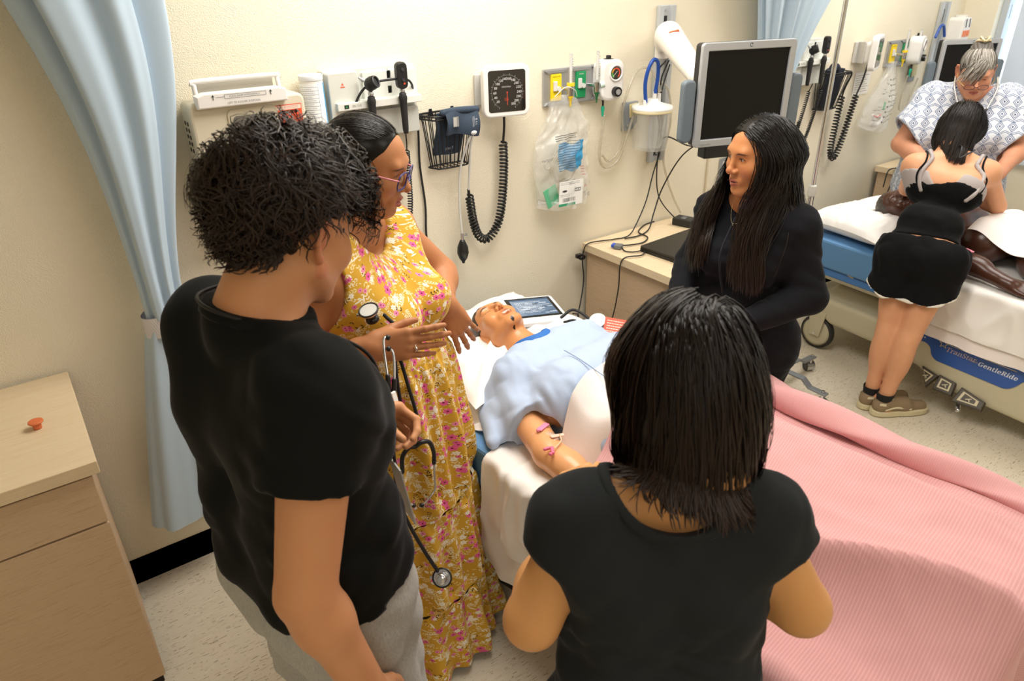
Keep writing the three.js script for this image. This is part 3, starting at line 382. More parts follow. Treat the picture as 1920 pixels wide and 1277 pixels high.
function dial(p, yaw, lab) {
  const t = thing('blood_pressure_gauge', lab, 'gauge', p);
  part('wall_bracket', [box(0.1, 0.115, 0.012, [-0.03, 0, 0.008]), ext(shapeOf([[0, -0.052], [0.07, -0.04], [0.07, 0.045], [0, 0.055]]), 0.055, 0.003, [-0.05, 0, 0.012], [0, -0.35, 0])], M('#c9c7c2', 0.45), t);
  const c = new THREE.Group(); c.position.set(0.005, 0, 0.095); c.rotation.y = yaw; t.add(c); c.name = 'dial_case';
  part('case', [ext(rrect(0.178, 0.178, 0.026), 0.026, 0.006, [0, 0, -0.014]), ext(rrect(0.11, 0.11, 0.02), 0.03, 0.004, [0, 0, -0.045])], white, c);
  const face = xf(new THREE.ShapeGeometry(rrect(0.152, 0.152, 0.012), 8), [0, 0, 0.0188]); const uv = face.attributes.uv, ps = face.attributes.position; for (let i = 0; i < ps.count; i++) uv.setXY(i, ps.getX(i) / 0.152 + 0.5, ps.getY(i) / 0.152 + 0.5);
  part('dial_face', face, new THREE.MeshPhysicalMaterial({ map: dialTex, roughness: 0.25, clearcoat: 1, clearcoatRoughness: 0.03 }), c);
  return t;
}
dial([1.632, 1.605, 0.0], -0.25, 'white square gauge with black dial and red needle above the coiled hose');
dial([4.27, 1.555, 0.0], 0.35, 'white square gauge with black dial on the far bay wall, above the narrow hose loop');

// medical gas outlet panel with flowmeters
function gasPanel(p, lab, fl) {
  const t = thing('gas_outlet_panel', lab, 'outlet panel', p);
  part('backplate', [ext(rrect(0.355, 0.145, 0.003), 0.008, 0.002)], steel, t);
  [['#f3d51c', 'MEDICAL AIR', -0.117, '#3a3310'], ['#17935a', 'OXYGEN', 0.018, '#e9f5ee'], ['#e8eaea', 'VACUUM', 0.14, '#333']].forEach(([c, s, x, tc]) => {
    const o = new THREE.Group(); o.name = 'outlet'; o.position.set(x, 0, 0.01); t.add(o); const k = t.children.filter((q) => q.name.startsWith('outlet')).length; if (k > 1) o.name = 'outlet_00' + (k - 1);
    part('recess_frame', [ext(shapeOf([[-0.06, -0.068], [0.06, -0.068], [0.045, -0.058], [-0.045, -0.058]]), 0.006, 0.001), ext(shapeOf([[-0.06, 0.068], [0.06, 0.068], [0.045, 0.058], [-0.045, 0.058]]), 0.006, 0.001)], M('#a6a8aa', 0.4, { metalness: 0.6 }), o);
    part('colour_plate', ext(rrect(0.052, 0.104, 0.004), 0.006, 0.001), M(c, 0.45), o);
    print('outlet_print', 0.046, 0.012, 128, (q, w, h) => { q.clearRect(0, 0, w, h); txt(q, s, w / 2, h / 2, 19, tc); }, o, [0, 0.043, 0.0075], null, { alpha: true });
    part('latch', [box(0.018, 0.04, 0.01, [-0.01, 0.006, 0.012]), cyl(0.01, 0.01, 0.012, [0.008, -0.005, 0.012], [Math.PI / 2, 0, 0])], M('#dcdcd8', 0.35), o);
  });
  for (const [x, c, name, lb] of [[-0.082, '#f1cf2a', 'flowmeter', fl[0]], [0.064, '#1c8b57', 'flowmeter', fl[1]]]) {
    const f = thing(name, lb, 'flowmeter', [p[0] + x, p[1], 0.07]), cm = M(c, 0.4);
    part('glass_tube', lathe([[0.0, 0.02], [0.0105, 0.02], [0.0105, 0.123], [0.007, 0.128], [0, 0.129]], [0, 0, 0]), clearMat, f);
    part('inner_tube', [cyl(0.0068, 0.006, 0.1, [0, 0.07, 0]), sph(0.0042, [0, 0.035, 0])], M('#d9dad8', 0.4), f);
    part('scale', Array.from({ length: 9 }, (_, i) => box(0.007, 0.0012, 0.0006, [0.001, 0.036 + i * 0.0095, 0.0107], [0, 0, 0], 0)), M('#444', 0.6), f);
    part('top_nut', cyl(0.006, 0.008, 0.01, [0, 0.128, 0]), M('#b7b5b0', 0.3), f);
    if (c === '#f1cf2a') part('coloured_cap', [cyl(0.0165, 0.0165, 0.012, [0, 0.014, 0])], cm, f);
    part('body', [cyl(0.0135, 0.0135, 0.04, [0, -0.01, 0]), cyl(0.008, 0.008, 0.055, [0.0, -0.005, -0.028], [Math.PI / 2, 0, 0])], chrome, f);
    if (c !== '#f1cf2a') part('control_knob', [cyl(0.013, 0.014, 0.018, [0.02, 0.0, 0.012], [Math.PI / 2.6, 0, -0.9], 10)], M('#cfe6d9', 0.4), f);
    part('outlet_cone', lathe([[0, -0.075], [0.003, -0.074], [0.0045, -0.05], [0.0065, -0.05], [0.008, -0.04], [0.0115, -0.036], [0.0115, -0.026], [0, -0.025]], [0, 0, 0]), c === '#f1cf2a' ? cm : M('#1d6b3c', 0.4), f);
  }
  return t;
}
gasPanel([2.068, 1.578, 0.003], 'grey metal outlet panel with yellow and green plates above the clear bag', ['clear flowmeter with yellow fittings on the outlet panel above the clear bag', 'clear flowmeter with green fittings on the outlet panel above the clear bag']);
gasPanel([4.735, 1.52, 0.003], 'grey metal outlet panel with yellow and green plates on the far bay wall', ['clear flowmeter with yellow fittings on the far bay outlet panel', 'clear flowmeter with green fittings on the far bay outlet panel']);
// suction regulator
function regulator(p, lab, yaw = 0.1) {
  const t = thing('suction_regulator', lab, 'regulator', p, yaw);
  part('case', [ext(rrect(0.092, 0.142, 0.03), 0.055, 0.012, [0, 0, 0.03]), cyl(0.016, 0.016, 0.04, [-0.03, 0, 0.01], [Math.PI / 2, 0, 0])], white, t);
  const gt = canvasTex(256, 256, (x, w, h) => { x.fillStyle = '#141414'; x.fillRect(0, 0, w, h); x.translate(128, 128); const arc = (a, b, c) => { x.strokeStyle = c; x.lineWidth = 26; x.beginPath(); x.arc(0, 0, 78, a * D2R, b * D2R); x.stroke(); }; arc(120, 180, '#43b04a'); arc(182, 240, '#e8a427'); arc(242, 420, '#d8452f'); x.strokeStyle = '#ddd'; x.lineWidth = 3; for (let i = 0; i < 26; i++) { const a = (120 + i * 12) * D2R; x.beginPath(); x.moveTo(Math.cos(a) * 98, Math.sin(a) * 98); x.lineTo(Math.cos(a) * 114, Math.sin(a) * 114); x.stroke(); } x.lineWidth = 6; x.strokeStyle = '#fff'; x.beginPath(); x.moveTo(30, -30); x.lineTo(-70, 62); x.stroke(); });
  part('gauge_rim', tor(0.031, 0.004, [0.012, 0.03, 0.099], [0, 0, 0]), white, t);
  part('gauge_dial', xf(new THREE.CircleGeometry(0.03, 32), [0.012, 0.03, 0.0985]), new THREE.MeshPhysicalMaterial({ map: gt, roughness: 0.3, clearcoat: 1 }), t);
  part('selector', [box(0.016, 0.022, 0.02, [0.0, 0.087, 0.055]), cyl(0.022, 0.024, 0.012, [0.0, 0.078, 0.055])], black, t);
  part('vacuum_knob', [cyl(0.02, 0.021, 0.026, [0.014, -0.045, 0.104], [Math.PI / 2, 0, 0], 18)], blackGloss, t); part('knob_cap', cyl(0.012, 0.012, 0.003, [0.014, -0.045, 0.118], [Math.PI / 2, 0, 0]), M('#b9bcc2', 0.2, { metalness: 0.6 }), t);
  part('nipple', lathe([[0, -0.112], [0.0035, -0.11], [0.005, -0.082], [0.008, -0.08], [0.008, -0.07]], [-0.02, -0.005, 0.055]), black, t);
  part('teal_adapter', lathe([[0, -0.148], [0.0045, -0.147], [0.0055, -0.125], [0.008, -0.122], [0.008, -0.105], [0, -0.1]], [-0.02, -0.005, 0.055]), M('#18b58f', 0.4), t);
  return t;
}
regulator([2.215, 1.59, 0.0], 'white suction regulator with colour-banded dial beside the outlet panel, above the clear canister', -0.15);
regulator([4.8, 1.53, 0.0], 'white suction regulator with round dial on the far bay wall next to the monitor', 0.25);
// suction canister, its bracket and tubes
{
  const t = thing('suction_canister', 'clear graduated suction canister with white lid hung on the wall', 'canister', [2.44, 1.27, 0.105]);
  part('jar', lathe([[0, 0], [0.07, 0], [0.076, 0.006], [0.086, 0.16], [0.088, 0.17]], [0, 0, 0]), hazeMat, t);
  part('liner', lathe([[0, 0.006], [0.05, 0.01], [0.056, 0.02], [0.064, 0.17]], [0, 0, 0]), hazeMat, t);
  part('lid_band', lathe([[0.088, 0.166], [0.0915, 0.167], [0.0915, 0.177], [0.088, 0.178]], [0, 0, 0]), M('#e6d7ae', 0.5), t);
  part('lid', lathe([[0.09, 0.177], [0.092, 0.18], [0.091, 0.192], [0.06, 0.2], [0.03, 0.21], [0.022, 0.222], [0, 0.223]], [0, 0, 0]), M('#eeeeea', 0.4), t);
  part('port', [cyl(0.008, 0.01, 0.04, [0.0, 0.235, 0.01]), cyl(0.007, 0.009, 0.03, [-0.06, 0.21, 0.01]), cyl(0.008, 0.009, 0.04, [0.05, 0.22, -0.01])], white, t);
  part('graduation', Array.from({ length: 16 }, (_, i) => { const a = 0.55, r = 0.0772 + (0.03 + i * 0.0078) * 0.06; return box(i % 2 ? 0.009 : 0.016, 0.0015, 0.001, [Math.sin(a) * r, 0.03 + i * 0.0078, Math.cos(a) * r], [0, a, 0], 0); }), M('#777a7c', 0.6), t);
  solo('suction_hose', tube([[2.385, 1.485, 0.115], [2.37, 1.56, 0.12], [2.372, 1.62, 0.13], [2.395, 1.66, 0.135], [2.425, 1.645, 0.135], [2.44, 1.58, 0.125], [2.44, 1.515, 0.115]], 0.0085, 60, 10), M('#1f4fa8', 0.35), 'short blue hose arched over the suction canister lid', 'hose');
  const b = thing('canister_bracket', 'grey wall bracket with a yellowed label behind the suction canister', 'bracket', [2.41, 1.4, 0]);
  part('plate', ext(shapeOf([[-0.055, -0.05], [0.0, -0.05], [0.03, -0.02], [0.03, 0.07], [-0.055, 0.07]]), 0.012, 0.002), grey, b); part('label_tag', box(0.05, 0.06, 0.004, [0.0, 0.035, 0.017], [0, 0, 0.1]), M('#e2d29c', 0.6), b); part('screw', cyl(0.006, 0.006, 0.006, [-0.035, -0.03, 0.015], [Math.PI / 2, 0, 0]), chrome, b);
  solo('suction_tubing', [tube([[2.19, 1.44, 0.06], [2.185, 1.35, 0.05], [2.19, 1.25, 0.04], [2.24, 1.2, 0.03], [2.31, 1.22, 0.03], [2.345, 1.3, 0.04], [2.37, 1.42, 0.06], [2.382, 1.485, 0.1]], 0.006, 90), tube([[2.215, 1.26, 0.03], [2.27, 1.225, 0.02], [2.34, 1.3, 0.03], [2.32, 1.45, 0.04], [2.4, 1.6, 0.03], [2.5, 1.6, 0.03], [2.53, 1.5, 0.06]], 0.0055, 90)], tubeMat, 'loose clear suction tubing looping on the wall below the regulator', 'tubing');
  solo('suction_tubing', tube([[2.49, 1.52, 0.1], [2.53, 1.55, 0.06], [2.6, 1.5, 0.05], [2.64, 1.36, 0.04], [2.62, 1.2, 0.03], [2.66, 1.08, 0.03], [2.72, 0.97, 0.03], [2.76, 0.89, 0.05]], 0.0055, 90), tubeMat, 'clear tubing running from the suction canister down to the desk power brick', 'tubing');
  solo('suction_tubing', tube([[4.77, 1.38, 0.06], [4.765, 1.25, 0.05], [4.8, 1.17, 0.04], [4.87, 1.2, 0.04], [4.93, 1.35, 0.05]], 0.0055, 70), tubeMat, 'clear tubing looping below the far bay regulator', 'tubing');
  solo('suction_hose', tube([[4.93, 1.6, 0.1], [4.96, 1.655, 0.1], [5.0, 1.66, 0.1], [5.04, 1.6, 0.1]], 0.0085, 30, 10), M('#2b55a8', 0.35), 'small blue hose arch beside the far bay regulator', 'hose');
  const b2 = thing('canister_bracket', 'grey bracket with yellowed tag under the far bay regulator', 'bracket', [4.92, 1.38, 0]);
  part('plate', box(0.08, 0.1, 0.012, [0, 0, 0.007]), grey, b2); part('label_tag', box(0.06, 0.08, 0.004, [0.01, 0.02, 0.016], [0, 0, 0.2]), M('#d8cb9c', 0.6), b2);
}
// clear plastic bags of breathing parts hung from the flowmeters
const bagTex = canvasTex(512, 640, (x, w, h) => { x.clearRect(0, 0, w, h); const r = rngOf(21); x.save(); x.rotate(-0.02); lines(x, 110, 110, 270, 3, 14, 'rgba(50,50,50,0.95)', r, 5); lines(x, 140, 165, 300, 12, 19, 'rgba(60,60,60,0.9)', r, 4.6); txt(x, 'CAUTION:', 165, 455, 20, 'rgba(60,60,60,0.8)'); lines(x, 120, 475, 250, 3, 12, 'rgba(60,60,60,0.9)', r, 4); x.fillStyle = 'rgba(60,60,60,0.75)'; x.font = '24px sans-serif'; x.fillText('SINGLE PATIENT', 10, 270); txt(x, 'Ambu', 430, 540, 34, 'rgba(205,70,90,0.7)'); x.strokeStyle = 'rgba(90,90,90,0.6)'; for (let i = 0; i < 4; i++) x.strokeRect(400, 90 + i * 75, 46, 55); x.fillStyle = 'rgba(210,80,95,0.5)'; for (let i = 0; i < 4; i++) x.fillRect(420, 380 + i * 22, 60, 8); x.restore(); });
const filmMat = new THREE.MeshPhysicalMaterial({ color: col('#fdfdfc'), transmission: 0.8, thickness: 0, roughness: 0.2, side: THREE.DoubleSide, ior: 1.35 });
{
  const t = thing('plastic_bag', 'clear printed plastic bag with a blue mask inside, hung below the outlet panel', 'bag', [1.97, 1.5, 0.03]);
  const front = (u, v) => { const w = lerp(0.075, 0.145, sstep(0, 0.35, v)), s = (u - 0.5) * 2; return [s * w + 0.012 * Math.sin(v * 9), -v * 0.43 - 0.02 * s * s * (v > 0.9 ? -1 : 1) + (1 - v) * 0.05, 0.02 + (0.045 * sstep(0, 0.5, v)) * (1 - s * s) + 0.014 * N3(u * 4, v * 5, 1) + 0.006 * N3(u * 11, v * 13, 7)]; };
  part('film', [grid(front, 30, 50), grid((u, v) => { const q = front(u, v); return [q[0], q[1], 0.006]; }, 20, 30, { flip: true })], filmMat, t);
  part('printing', grid((u, v) => { const q = front(0.06 + u * 0.88, 0.2 + v * 0.72); return [q[0], q[1], q[2] + 0.0015]; }, 24, 30, { uv: (u, v) => [u, 1 - v] }), new THREE.MeshStandardMaterial({ map: bagTex, transparent: true, roughness: 0.6, side: THREE.DoubleSide }), t);
  print('product_label', 0.135, 0.11, 256, (x, w, h) => { x.fillStyle = '#f2f1ed'; x.fillRect(0, 0, w, h); x.fillStyle = '#2f9a72'; x.fillRect(0, h - 22, w * 0.7, 22); const r = rngOf(5); lines(x, 14, 12, w - 30, 2, 13, '#9a9a98', r, 4); x.fillStyle = '#333'; x.beginPath(); x.ellipse(60, 84, 26, 9, 0, 0, 7); x.fill(); x.fillRect(168, 70, 64, 28); x.fillStyle = '#f2f1ed'; for (let i = 0; i < 3; i++) x.fillRect(174 + i * 20, 76, 13, 16); lines(x, 14, 112, 130, 2, 12, '#888', r, 4); for (let i = 0; i < 34; i++) { x.fillStyle = '#444'; x.fillRect(40 + i * 4, 142, 1 + (r() * 3 | 0), 34); } }, t, [0.005, -0.355, 0.068], [0, 0, -0.03]);
  part('green_card', box(0.07, 0.085, 0.003, [-0.085, -0.36, 0.045], [0, 0, 0.35], 0), M('#5fb98c', 0.6), t);
  part('drawstring', tube([[-0.06, 0.05, 0.03], [-0.02, 0.085, 0.05], [0.03, 0.07, 0.05], [0.06, 0.04, 0.03]], 0.0018), M('#e8e6e0', 0.5), t);
  part('oxygen_mask', [grid((u, v) => [lerp(-0.055, 0.085, u) * (1 - 0.12 * v), -0.145 - v * 0.115 + 0.008 * Math.sin(u * 8), 0.05 + 0.014 * Math.sin(u * 3.1) * Math.sin(v * 3) + 0.006 * N3(u * 4, v * 4, 5)], 20, 16, { thick: 0.004, flip: true })], M('#3d9fd4', 0.5), t);
  part('coiled_line', [0, 1, 2].map((i) => tor(0.075 - i * 0.006, 0.003, [-0.01, -0.24, 0.03 + i * 0.006], [0, 0, 0])).concat([tor(0.016, 0.004, [-0.105, -0.225, 0.04])]), tubeMat, t);
}
{
  const t = thing('plastic_bag', 'clear plastic bag with printed lines hung on the far bay wall beside the coiled hose', 'bag', [4.59, 1.48, 0.03]);
  const front = (u, v) => { const w = lerp(0.04, 0.17, sstep(0, 0.7, v)), s = (u - 0.5) * 2; return [s * w - 0.1 * v, -v * 0.4 + 0.05 * s * s * sstep(0.7, 1, v), 0.02 + (0.06 * sstep(0, 0.6, v)) * (1 - s * s) + 0.006 * N3(u * 5, v * 7, 4)]; };
  part('film', [grid(front, 30, 50), grid((u, v) => { const q = front(u, v); return [q[0], q[1], 0.006]; }, 20, 30, { flip: true })], filmMat, t);
  const wt = canvasTex(256, 384, (x, w, h) => { x.clearRect(0, 0, w, h); const r = rngOf(31); for (let i = 0; i < 9; i++) { x.save(); x.translate(120, 50 + i * 36); x.rotate(-0.06); x.strokeStyle = 'rgba(30,30,34,0.8)'; x.lineWidth = 3; x.beginPath(); x.moveTo(0, 0); for (let k = 0; k < 14; k++) x.lineTo(k * 8, (r() - 0.5) * 12); x.stroke(); x.fillStyle = 'rgba(30,30,34,0.8)'; x.beginPath(); x.moveTo(-20, -6); x.lineTo(-6, -6); x.lineTo(-13, 8); x.fill(); x.restore(); } for (let i = 0; i < 22; i++) { x.fillStyle = 'rgba(50,50,55,0.55)'; x.fillRect(30 + r() * 50, 20 + r() * 340, 10 + r() * 14, 3); } });
  part('printing', grid((u, v) => { const q = front(0.05 + u * 0.9, 0.15 + v * 0.8); return [q[0], q[1], q[2] + 0.0015]; }, 20, 30, { uv: (u, v) => [u, 1 - v] }), new THREE.MeshStandardMaterial({ map: wt, transparent: true, roughness: 0.6, side: THREE.DoubleSide }), t);
  part('contents', [tor(0.035, 0.007, [-0.11, -0.34, 0.04], [0.4, 0, 0]), tube([[-0.15, -0.3, 0.04], [-0.12, -0.36, 0.05], [-0.06, -0.33, 0.05]], 0.012)], M('#e8e4e0', 0.5), t); part('red_strip', tube([[-0.16, -0.3, 0.05], [-0.13, -0.31, 0.055], [-0.1, -0.3, 0.055]], 0.005), M('#d8503c', 0.5), t); part('green_strip', box(0.012, 0.045, 0.01, [-0.075, -0.25, 0.055], [0, 0, -0.1]), M('#27a25c', 0.5), t);
}
{ const t = thing('paper_notice', 'small white printed notice taped on the far bay wall behind the clear bag', 'notice', [4.35, 1.37, 0.002]); print('sheet', 0.17, 0.13, 192, (x, w, h) => { x.fillStyle = '#f4f1ea'; x.fillRect(0, 0, w, h); lines(x, 16, 18, w - 30, 8, 15, '#888', rngOf(44), 4); }, t, [0, 0, 0.001]); }
// wall rails and monitors
const railMat = M('#bfc3c6', 0.42, { metalness: 0.25 });
function rail(p, h, lab) { const t = thing('wall_rail', lab, 'rail', p); part('channel', [box(0.03, h, 0.02, [-0.038, 0, 0.012]), box(0.03, h, 0.02, [0.038, 0, 0.012]), box(0.1, h, 0.006, [0, 0, 0.004])], railMat, t); part('slot_plate', box(0.018, 0.075, 0.004, [0, h / 2 - 0.08, 0.009]), black, t); for (const y of [h / 2 - 0.02, -h / 2 + 0.03]) part('screw', cyl(0.005, 0.005, 0.004, [0, y, 0.01], [Math.PI / 2, 0, 0]), chrome, t); return t; }
rail([2.587, 1.52, 0], 0.69, 'grey aluminium wall rail carrying the monitor arm over the desk');
rail([5.15, 1.44, 0], 0.7, 'grey aluminium wall rail on the far bay wall, above the far monitor');
for (const [x, lab] of [[2.62, 'small grey metal clip high on the wall above the rail'], [2.86, 'small grey metal clip high on the wall right of the rail']]) solo('wall_clip', [box(0.075, 0.04, 0.012, [x, 1.985, 0.008]), box(0.05, 0.02, 0.02, [x, 1.975, 0.02])], grey, lab, 'clip');
function monitor(p, yaw, lab, glow) {
  const t = thing('computer_monitor', lab, 'monitor', p, yaw), W = 0.37, H = 0.345, silver = M('#b6b9bd', 0.35, { metalness: 0.35 });
  const ring = rrect(W, H, 0.012); ring.holes.push(rrect(W - 0.036, H - 0.042, 0.003));
  part('bezel', ext(ring, 0.012, 0.003, [0, 0, 0.012]), silver, t);
  part('screen', box(W - 0.034, H - 0.04, 0.006, [0, 0, 0.016], [0, 0, 0], 0), M('#0c0c0e', 0.32, { specularIntensity: 0.5 }), t);
  part('back_shell', [ext(rrect(W - 0.004, H - 0.004, 0.012), 0.03, 0.003, [0, 0, -0.022]), ext(rrect(0.26, 0.24, 0.03), 0.03, 0.012, [0, 0, -0.055])], M('#1d1d1f', 0.5), t);
  part('sound_bar', box(W - 0.09, 0.045, 0.05, [0.0, -H / 2 - 0.025, -0.002], [0, 0, 0], 0.006), black, t);
  print('maker_mark', 0.016, 0.016, 64, (x, w, h) => { x.clearRect(0, 0, w, h); x.fillStyle = '#5a5d62'; x.beginPath(); x.arc(32, 32, 28, 0, 7); x.fill(); x.font = 'italic bold 38px sans-serif'; x.fillStyle = '#d5d8dc'; x.textAlign = 'center'; x.textBaseline = 'middle'; x.fillText('hp', 32, 32); }, t, [0, H / 2 - 0.0095, 0.0281], null, { alpha: true });
  print('model_print', 0.05, 0.008, 128, (x, w, h) => { x.clearRect(0, 0, w, h); txt(x, 'Compaq LA1956x', 64, 11, 15, '#85898e'); }, t, [-W / 2 + 0.04, -H / 2 + 0.008, 0.0281], null, { alpha: true });
  for (const s of [-1, 1]) { part('grab_handle', [ext(rrect(0.036, 0.2, 0.014), 0.016, 0.007, [s * (W / 2 + 0.034), -0.05, -0.005])], M('#69757e', 0.5), t); part('handle_bracket', [box(0.06, 0.05, 0.006, [s * (W / 2 + 0.01), 0.0, -0.028])], M('#c9c4b8', 0.4), t); }
  return t;
}
monitor([2.215, 1.605, 0.745], -0.32, 'silver framed computer monitor with dark screen on the wall arm over the desk');
monitor([4.86, 1.43, 0.34], -0.5, 'silver framed computer monitor behind the grey-haired woman');
{
  const t = thing('monitor_arm', 'white jointed wall arm holding the computer monitor, orange sticker on it', 'monitor arm', [0, 0, 0]), cream = M('#ece8e0', 0.42);
  part('wall_mount', [box(0.13, 0.1, 0.05, [2.575, 1.715, 0.05], [0, 0, 0], 0.012), lathe([[0, -0.06], [0.026, -0.06], [0.029, -0.055], [0.029, 0.055], [0.026, 0.06], [0, 0.06]], [2.49, 1.715, 0.09]), box(0.09, 0.07, 0.05, [2.53, 1.715, 0.08], [0, 0, 0], 0.01)], cream, t);
  // spring arm body
  const arm = nets([...U(cone([2.44, 1.755, 0.17], [2.24, 1.64, 0.52], 0.058, 0.038), 0.01), ...U(cone([2.46, 1.72, 0.12], [2.44, 1.75, 0.17], 0.034, 0.04), 0.03)], [2.15, 1.55, 0.03], [2.56, 1.85, 0.6], 0.006);
  part('spring_arm', arm, cream, t); part('pivot_disc', [cyl(0.026, 0.026, 0.1, [2.44, 1.755, 0.17], [0, 0.5, Math.PI / 2])], M('#e4e0d8', 0.4), t);
  part('sticker', box(0.045, 0.003, 0.04, [2.39, 1.772, 0.25], [-0.3, 0.55, -0.3], 0), M('#e8732c', 0.55), t);
  part('head_mount', [bar([2.24, 1.64, 0.52], [2.237, 1.61, 0.66], 0.02), box(0.1, 0.1, 0.012, [2.238, 1.607, 0.68], [0, -0.32, 0])], black, t);
}
{ const t = thing('monitor_arm', 'white arm head with orange label above the far monitor', 'monitor arm', [5.16, 1.62, 0.1]); part('head', [ext(rrect(0.09, 0.15, 0.015), 0.08, 0.008, [0, 0, -0.02]), cyl(0.036, 0.036, 0.02, [0, 0.085, 0.02])], M('#e9e7e2', 0.4), t); part('label', [box(0.05, 0.035, 0.003, [-0.012, -0.01, 0.07], [0, 0, 0], 0), box(0.02, 0.035, 0.003, [0.032, -0.01, 0.07], [0, 0, 0], 0)], M('#ea7b3a', 0.5), t); part('vent', [box(0.004, 0.05, 0.003, [-0.02, 0.05, 0.07], [0, 0, 0.15], 0), box(0.004, 0.05, 0.003, [0.025, 0.05, 0.07], [0, 0, 0.15], 0)], M('#33343a', 0.5), t); part('link', [bar([-0.02, -0.06, 0.05], [-0.24, -0.17, 0.2], 0.025)], M('#e0ded8', 0.4), t); }
// cables under the arm, and on the desk
const cab = (lab, pts, r = 0.004, name = 'cable') => solo(name, tube(pts, r, pts.length * 14), rubber, lab, 'cable');
cab('black video cable from the monitor arm down to the desk, first of the bundle', [[2.4, 1.66, 0.2], [2.47, 1.6, 0.1], [2.52, 1.45, 0.06], [2.56, 1.33, 0.05], [2.58, 1.26, 0.05], [2.545, 1.12, 0.04], [2.5, 1.0, 0.05], [2.42, 0.9, 0.07], [2.34, 0.868, 0.1], [2.25, 0.867, 0.09], [2.125, 0.868, 0.06], [2.1, 0.83, 0.05], [2.1, 0.77, 0.045], [2.115, 0.68, 0.04], [2.09, 0.57, 0.05], [2.02, 0.5, 0.1], [1.86, 0.66, 0.3], [1.74, 0.74, 0.4]], 0.003);
cab('black power cable looped beside the clear canister', [[2.42, 1.66, 0.2], [2.5, 1.56, 0.09], [2.545, 1.42, 0.06], [2.55, 1.28, 0.05], [2.52, 1.22, 0.06], [2.58, 1.3, 0.07], [2.66, 1.26, 0.16], [2.6, 1.32, 0.4], [2.4, 1.45, 0.68]], 0.0034);
cab('black signal cable crossing down from the monitor back to the desk', [[2.37, 1.5, 0.68], [2.5, 1.36, 0.4], [2.62, 1.22, 0.15], [2.6, 1.05, 0.06], [2.55, 0.93, 0.06], [2.48, 0.872, 0.1], [2.38, 0.868, 0.13], [2.3, 0.868, 0.12]], 0.0034);
cab('thin black cord hanging straight beside the canister onto the power brick', [[2.45, 1.64, 0.18], [2.53, 1.5, 0.07], [2.57, 1.36, 0.05], [2.57, 1.15, 0.04], [2.6, 1.0, 0.04], [2.66, 0.9, 0.09], [2.68, 0.89, 0.12]], 0.003);
cab('black cable looped on the desk top, ending at the adapter', [[2.6, 0.866, 0.02], [2.52, 0.866, 0.03], [2.42, 0.867, 0.09], [2.4, 0.867, 0.17], [2.33, 0.867, 0.21], [2.26, 0.868, 0.2], [2.2, 0.872, 0.18]], 0.0034);
cab('black cord from the laptop corner over the desk edge, hanging down the cabinet side', [[2.21, 0.869, 0.185], [2.185, 0.866, 0.24], [2.21, 0.868, 0.28], [2.255, 0.87, 0.29], [2.2, 0.869, 0.33], [2.13, 0.866, 0.3], [2.108, 0.83, 0.29], [2.105, 0.72, 0.29], [2.1, 0.58, 0.27], [2.06, 0.46, 0.26], [1.96, 0.6, 0.36], [1.86, 0.7, 0.5]], 0.003);
{ const t = thing('cable_adapter', 'grey and blue plug adapter lying on the desk beside the laptop', 'adapter', [2.195, 0.862, 0.185], 0.5); part('shell', box(0.04, 0.018, 0.034, [0, 0.009, 0]), M('#6e6f70', 0.4), t); part('blue_plug', box(0.032, 0.014, 0.016, [0, 0.012, -0.024]), M('#2d52c0', 0.4), t); }
{ const t = thing('cable_clamp', 'black plastic cable clip hanging at the desk corner', 'clip', [2.095, 0.8, 0.045]); part('clip', [sph(0.017, [0, 0, 0], [1.2, 0.8, 0.9]), box(0.03, 0.02, 0.018, [-0.02, 0.012, 0])], blackGloss, t); }
{ const t = thing('laptop', 'closed black laptop lying on the desk cabinet', 'laptop', [2.437, 0.86, 0.385], 0.06); part('base', ext(rrect(0.365, 0.25, 0.012), 0.01, 0.003, [0, 0.003, 0], [-Math.PI / 2, 0, 0]), M('#141311', 0.45), t); part('lid', ext(rrect(0.365, 0.25, 0.012), 0.006, 0.002, [0, 0.018, 0], [-Math.PI / 2, 0, 0]), M('#1f1c17', 0.4), t); part('port_strip', [0, 1, 2].map((i) => box(0.004, 0.005, 0.014, [-0.184, 0.009, -0.02 + i * 0.03], [0, 0, 0], 0)), M('#3a3a3a', 0.4, { metalness: 0.5 }), t); }
{ const t = thing('power_brick', 'small black power brick on the desk behind the laptop', 'power brick', [2.69, 0.86, 0.14], 0.25); part('case', box(0.075, 0.038, 0.1, [0, 0.019, 0], [0, 0, 0], 0.006), M('#1c1d1f', 0.45), t); part('plug', box(0.03, 0.02, 0.02, [0.01, 0.018, 0.058]), rubber, t); print('rating_label', 0.05, 0.03, 64, (x, w, h) => { x.fillStyle = '#44464a'; x.fillRect(0, 0, w, h); lines(x, 6, 6, w - 12, 4, 8, '#b9bcc2', rngOf(3), 2); }, t, [0, 0.0386, 0], [-Math.PI / 2, 0, 0]); }
{ const t = thing('power_brick', 'black power adapter with cables on the far bedside cabinet', 'power brick', [4.95, 0.82, 0.2], -0.3); part('case', box(0.16, 0.04, 0.06, [0, 0.02, 0], [0, 0, 0], 0.006), M('#1c1d1f', 0.45), t); part('lead', [tube([[-0.08, 0.02, 0], [-0.16, 0.03, 0.02], [-0.24, 0.01, 0.03], [-0.32, 0.0, 0.04], [-0.345, -0.1, 0.05]], 0.004), tube([[-0.08, 0.02, 0.02], [-0.2, 0.05, 0.06], [-0.3, 0.01, 0.09], [-0.36, -0.15, 0.1]], 0.004)], rubber, t); }
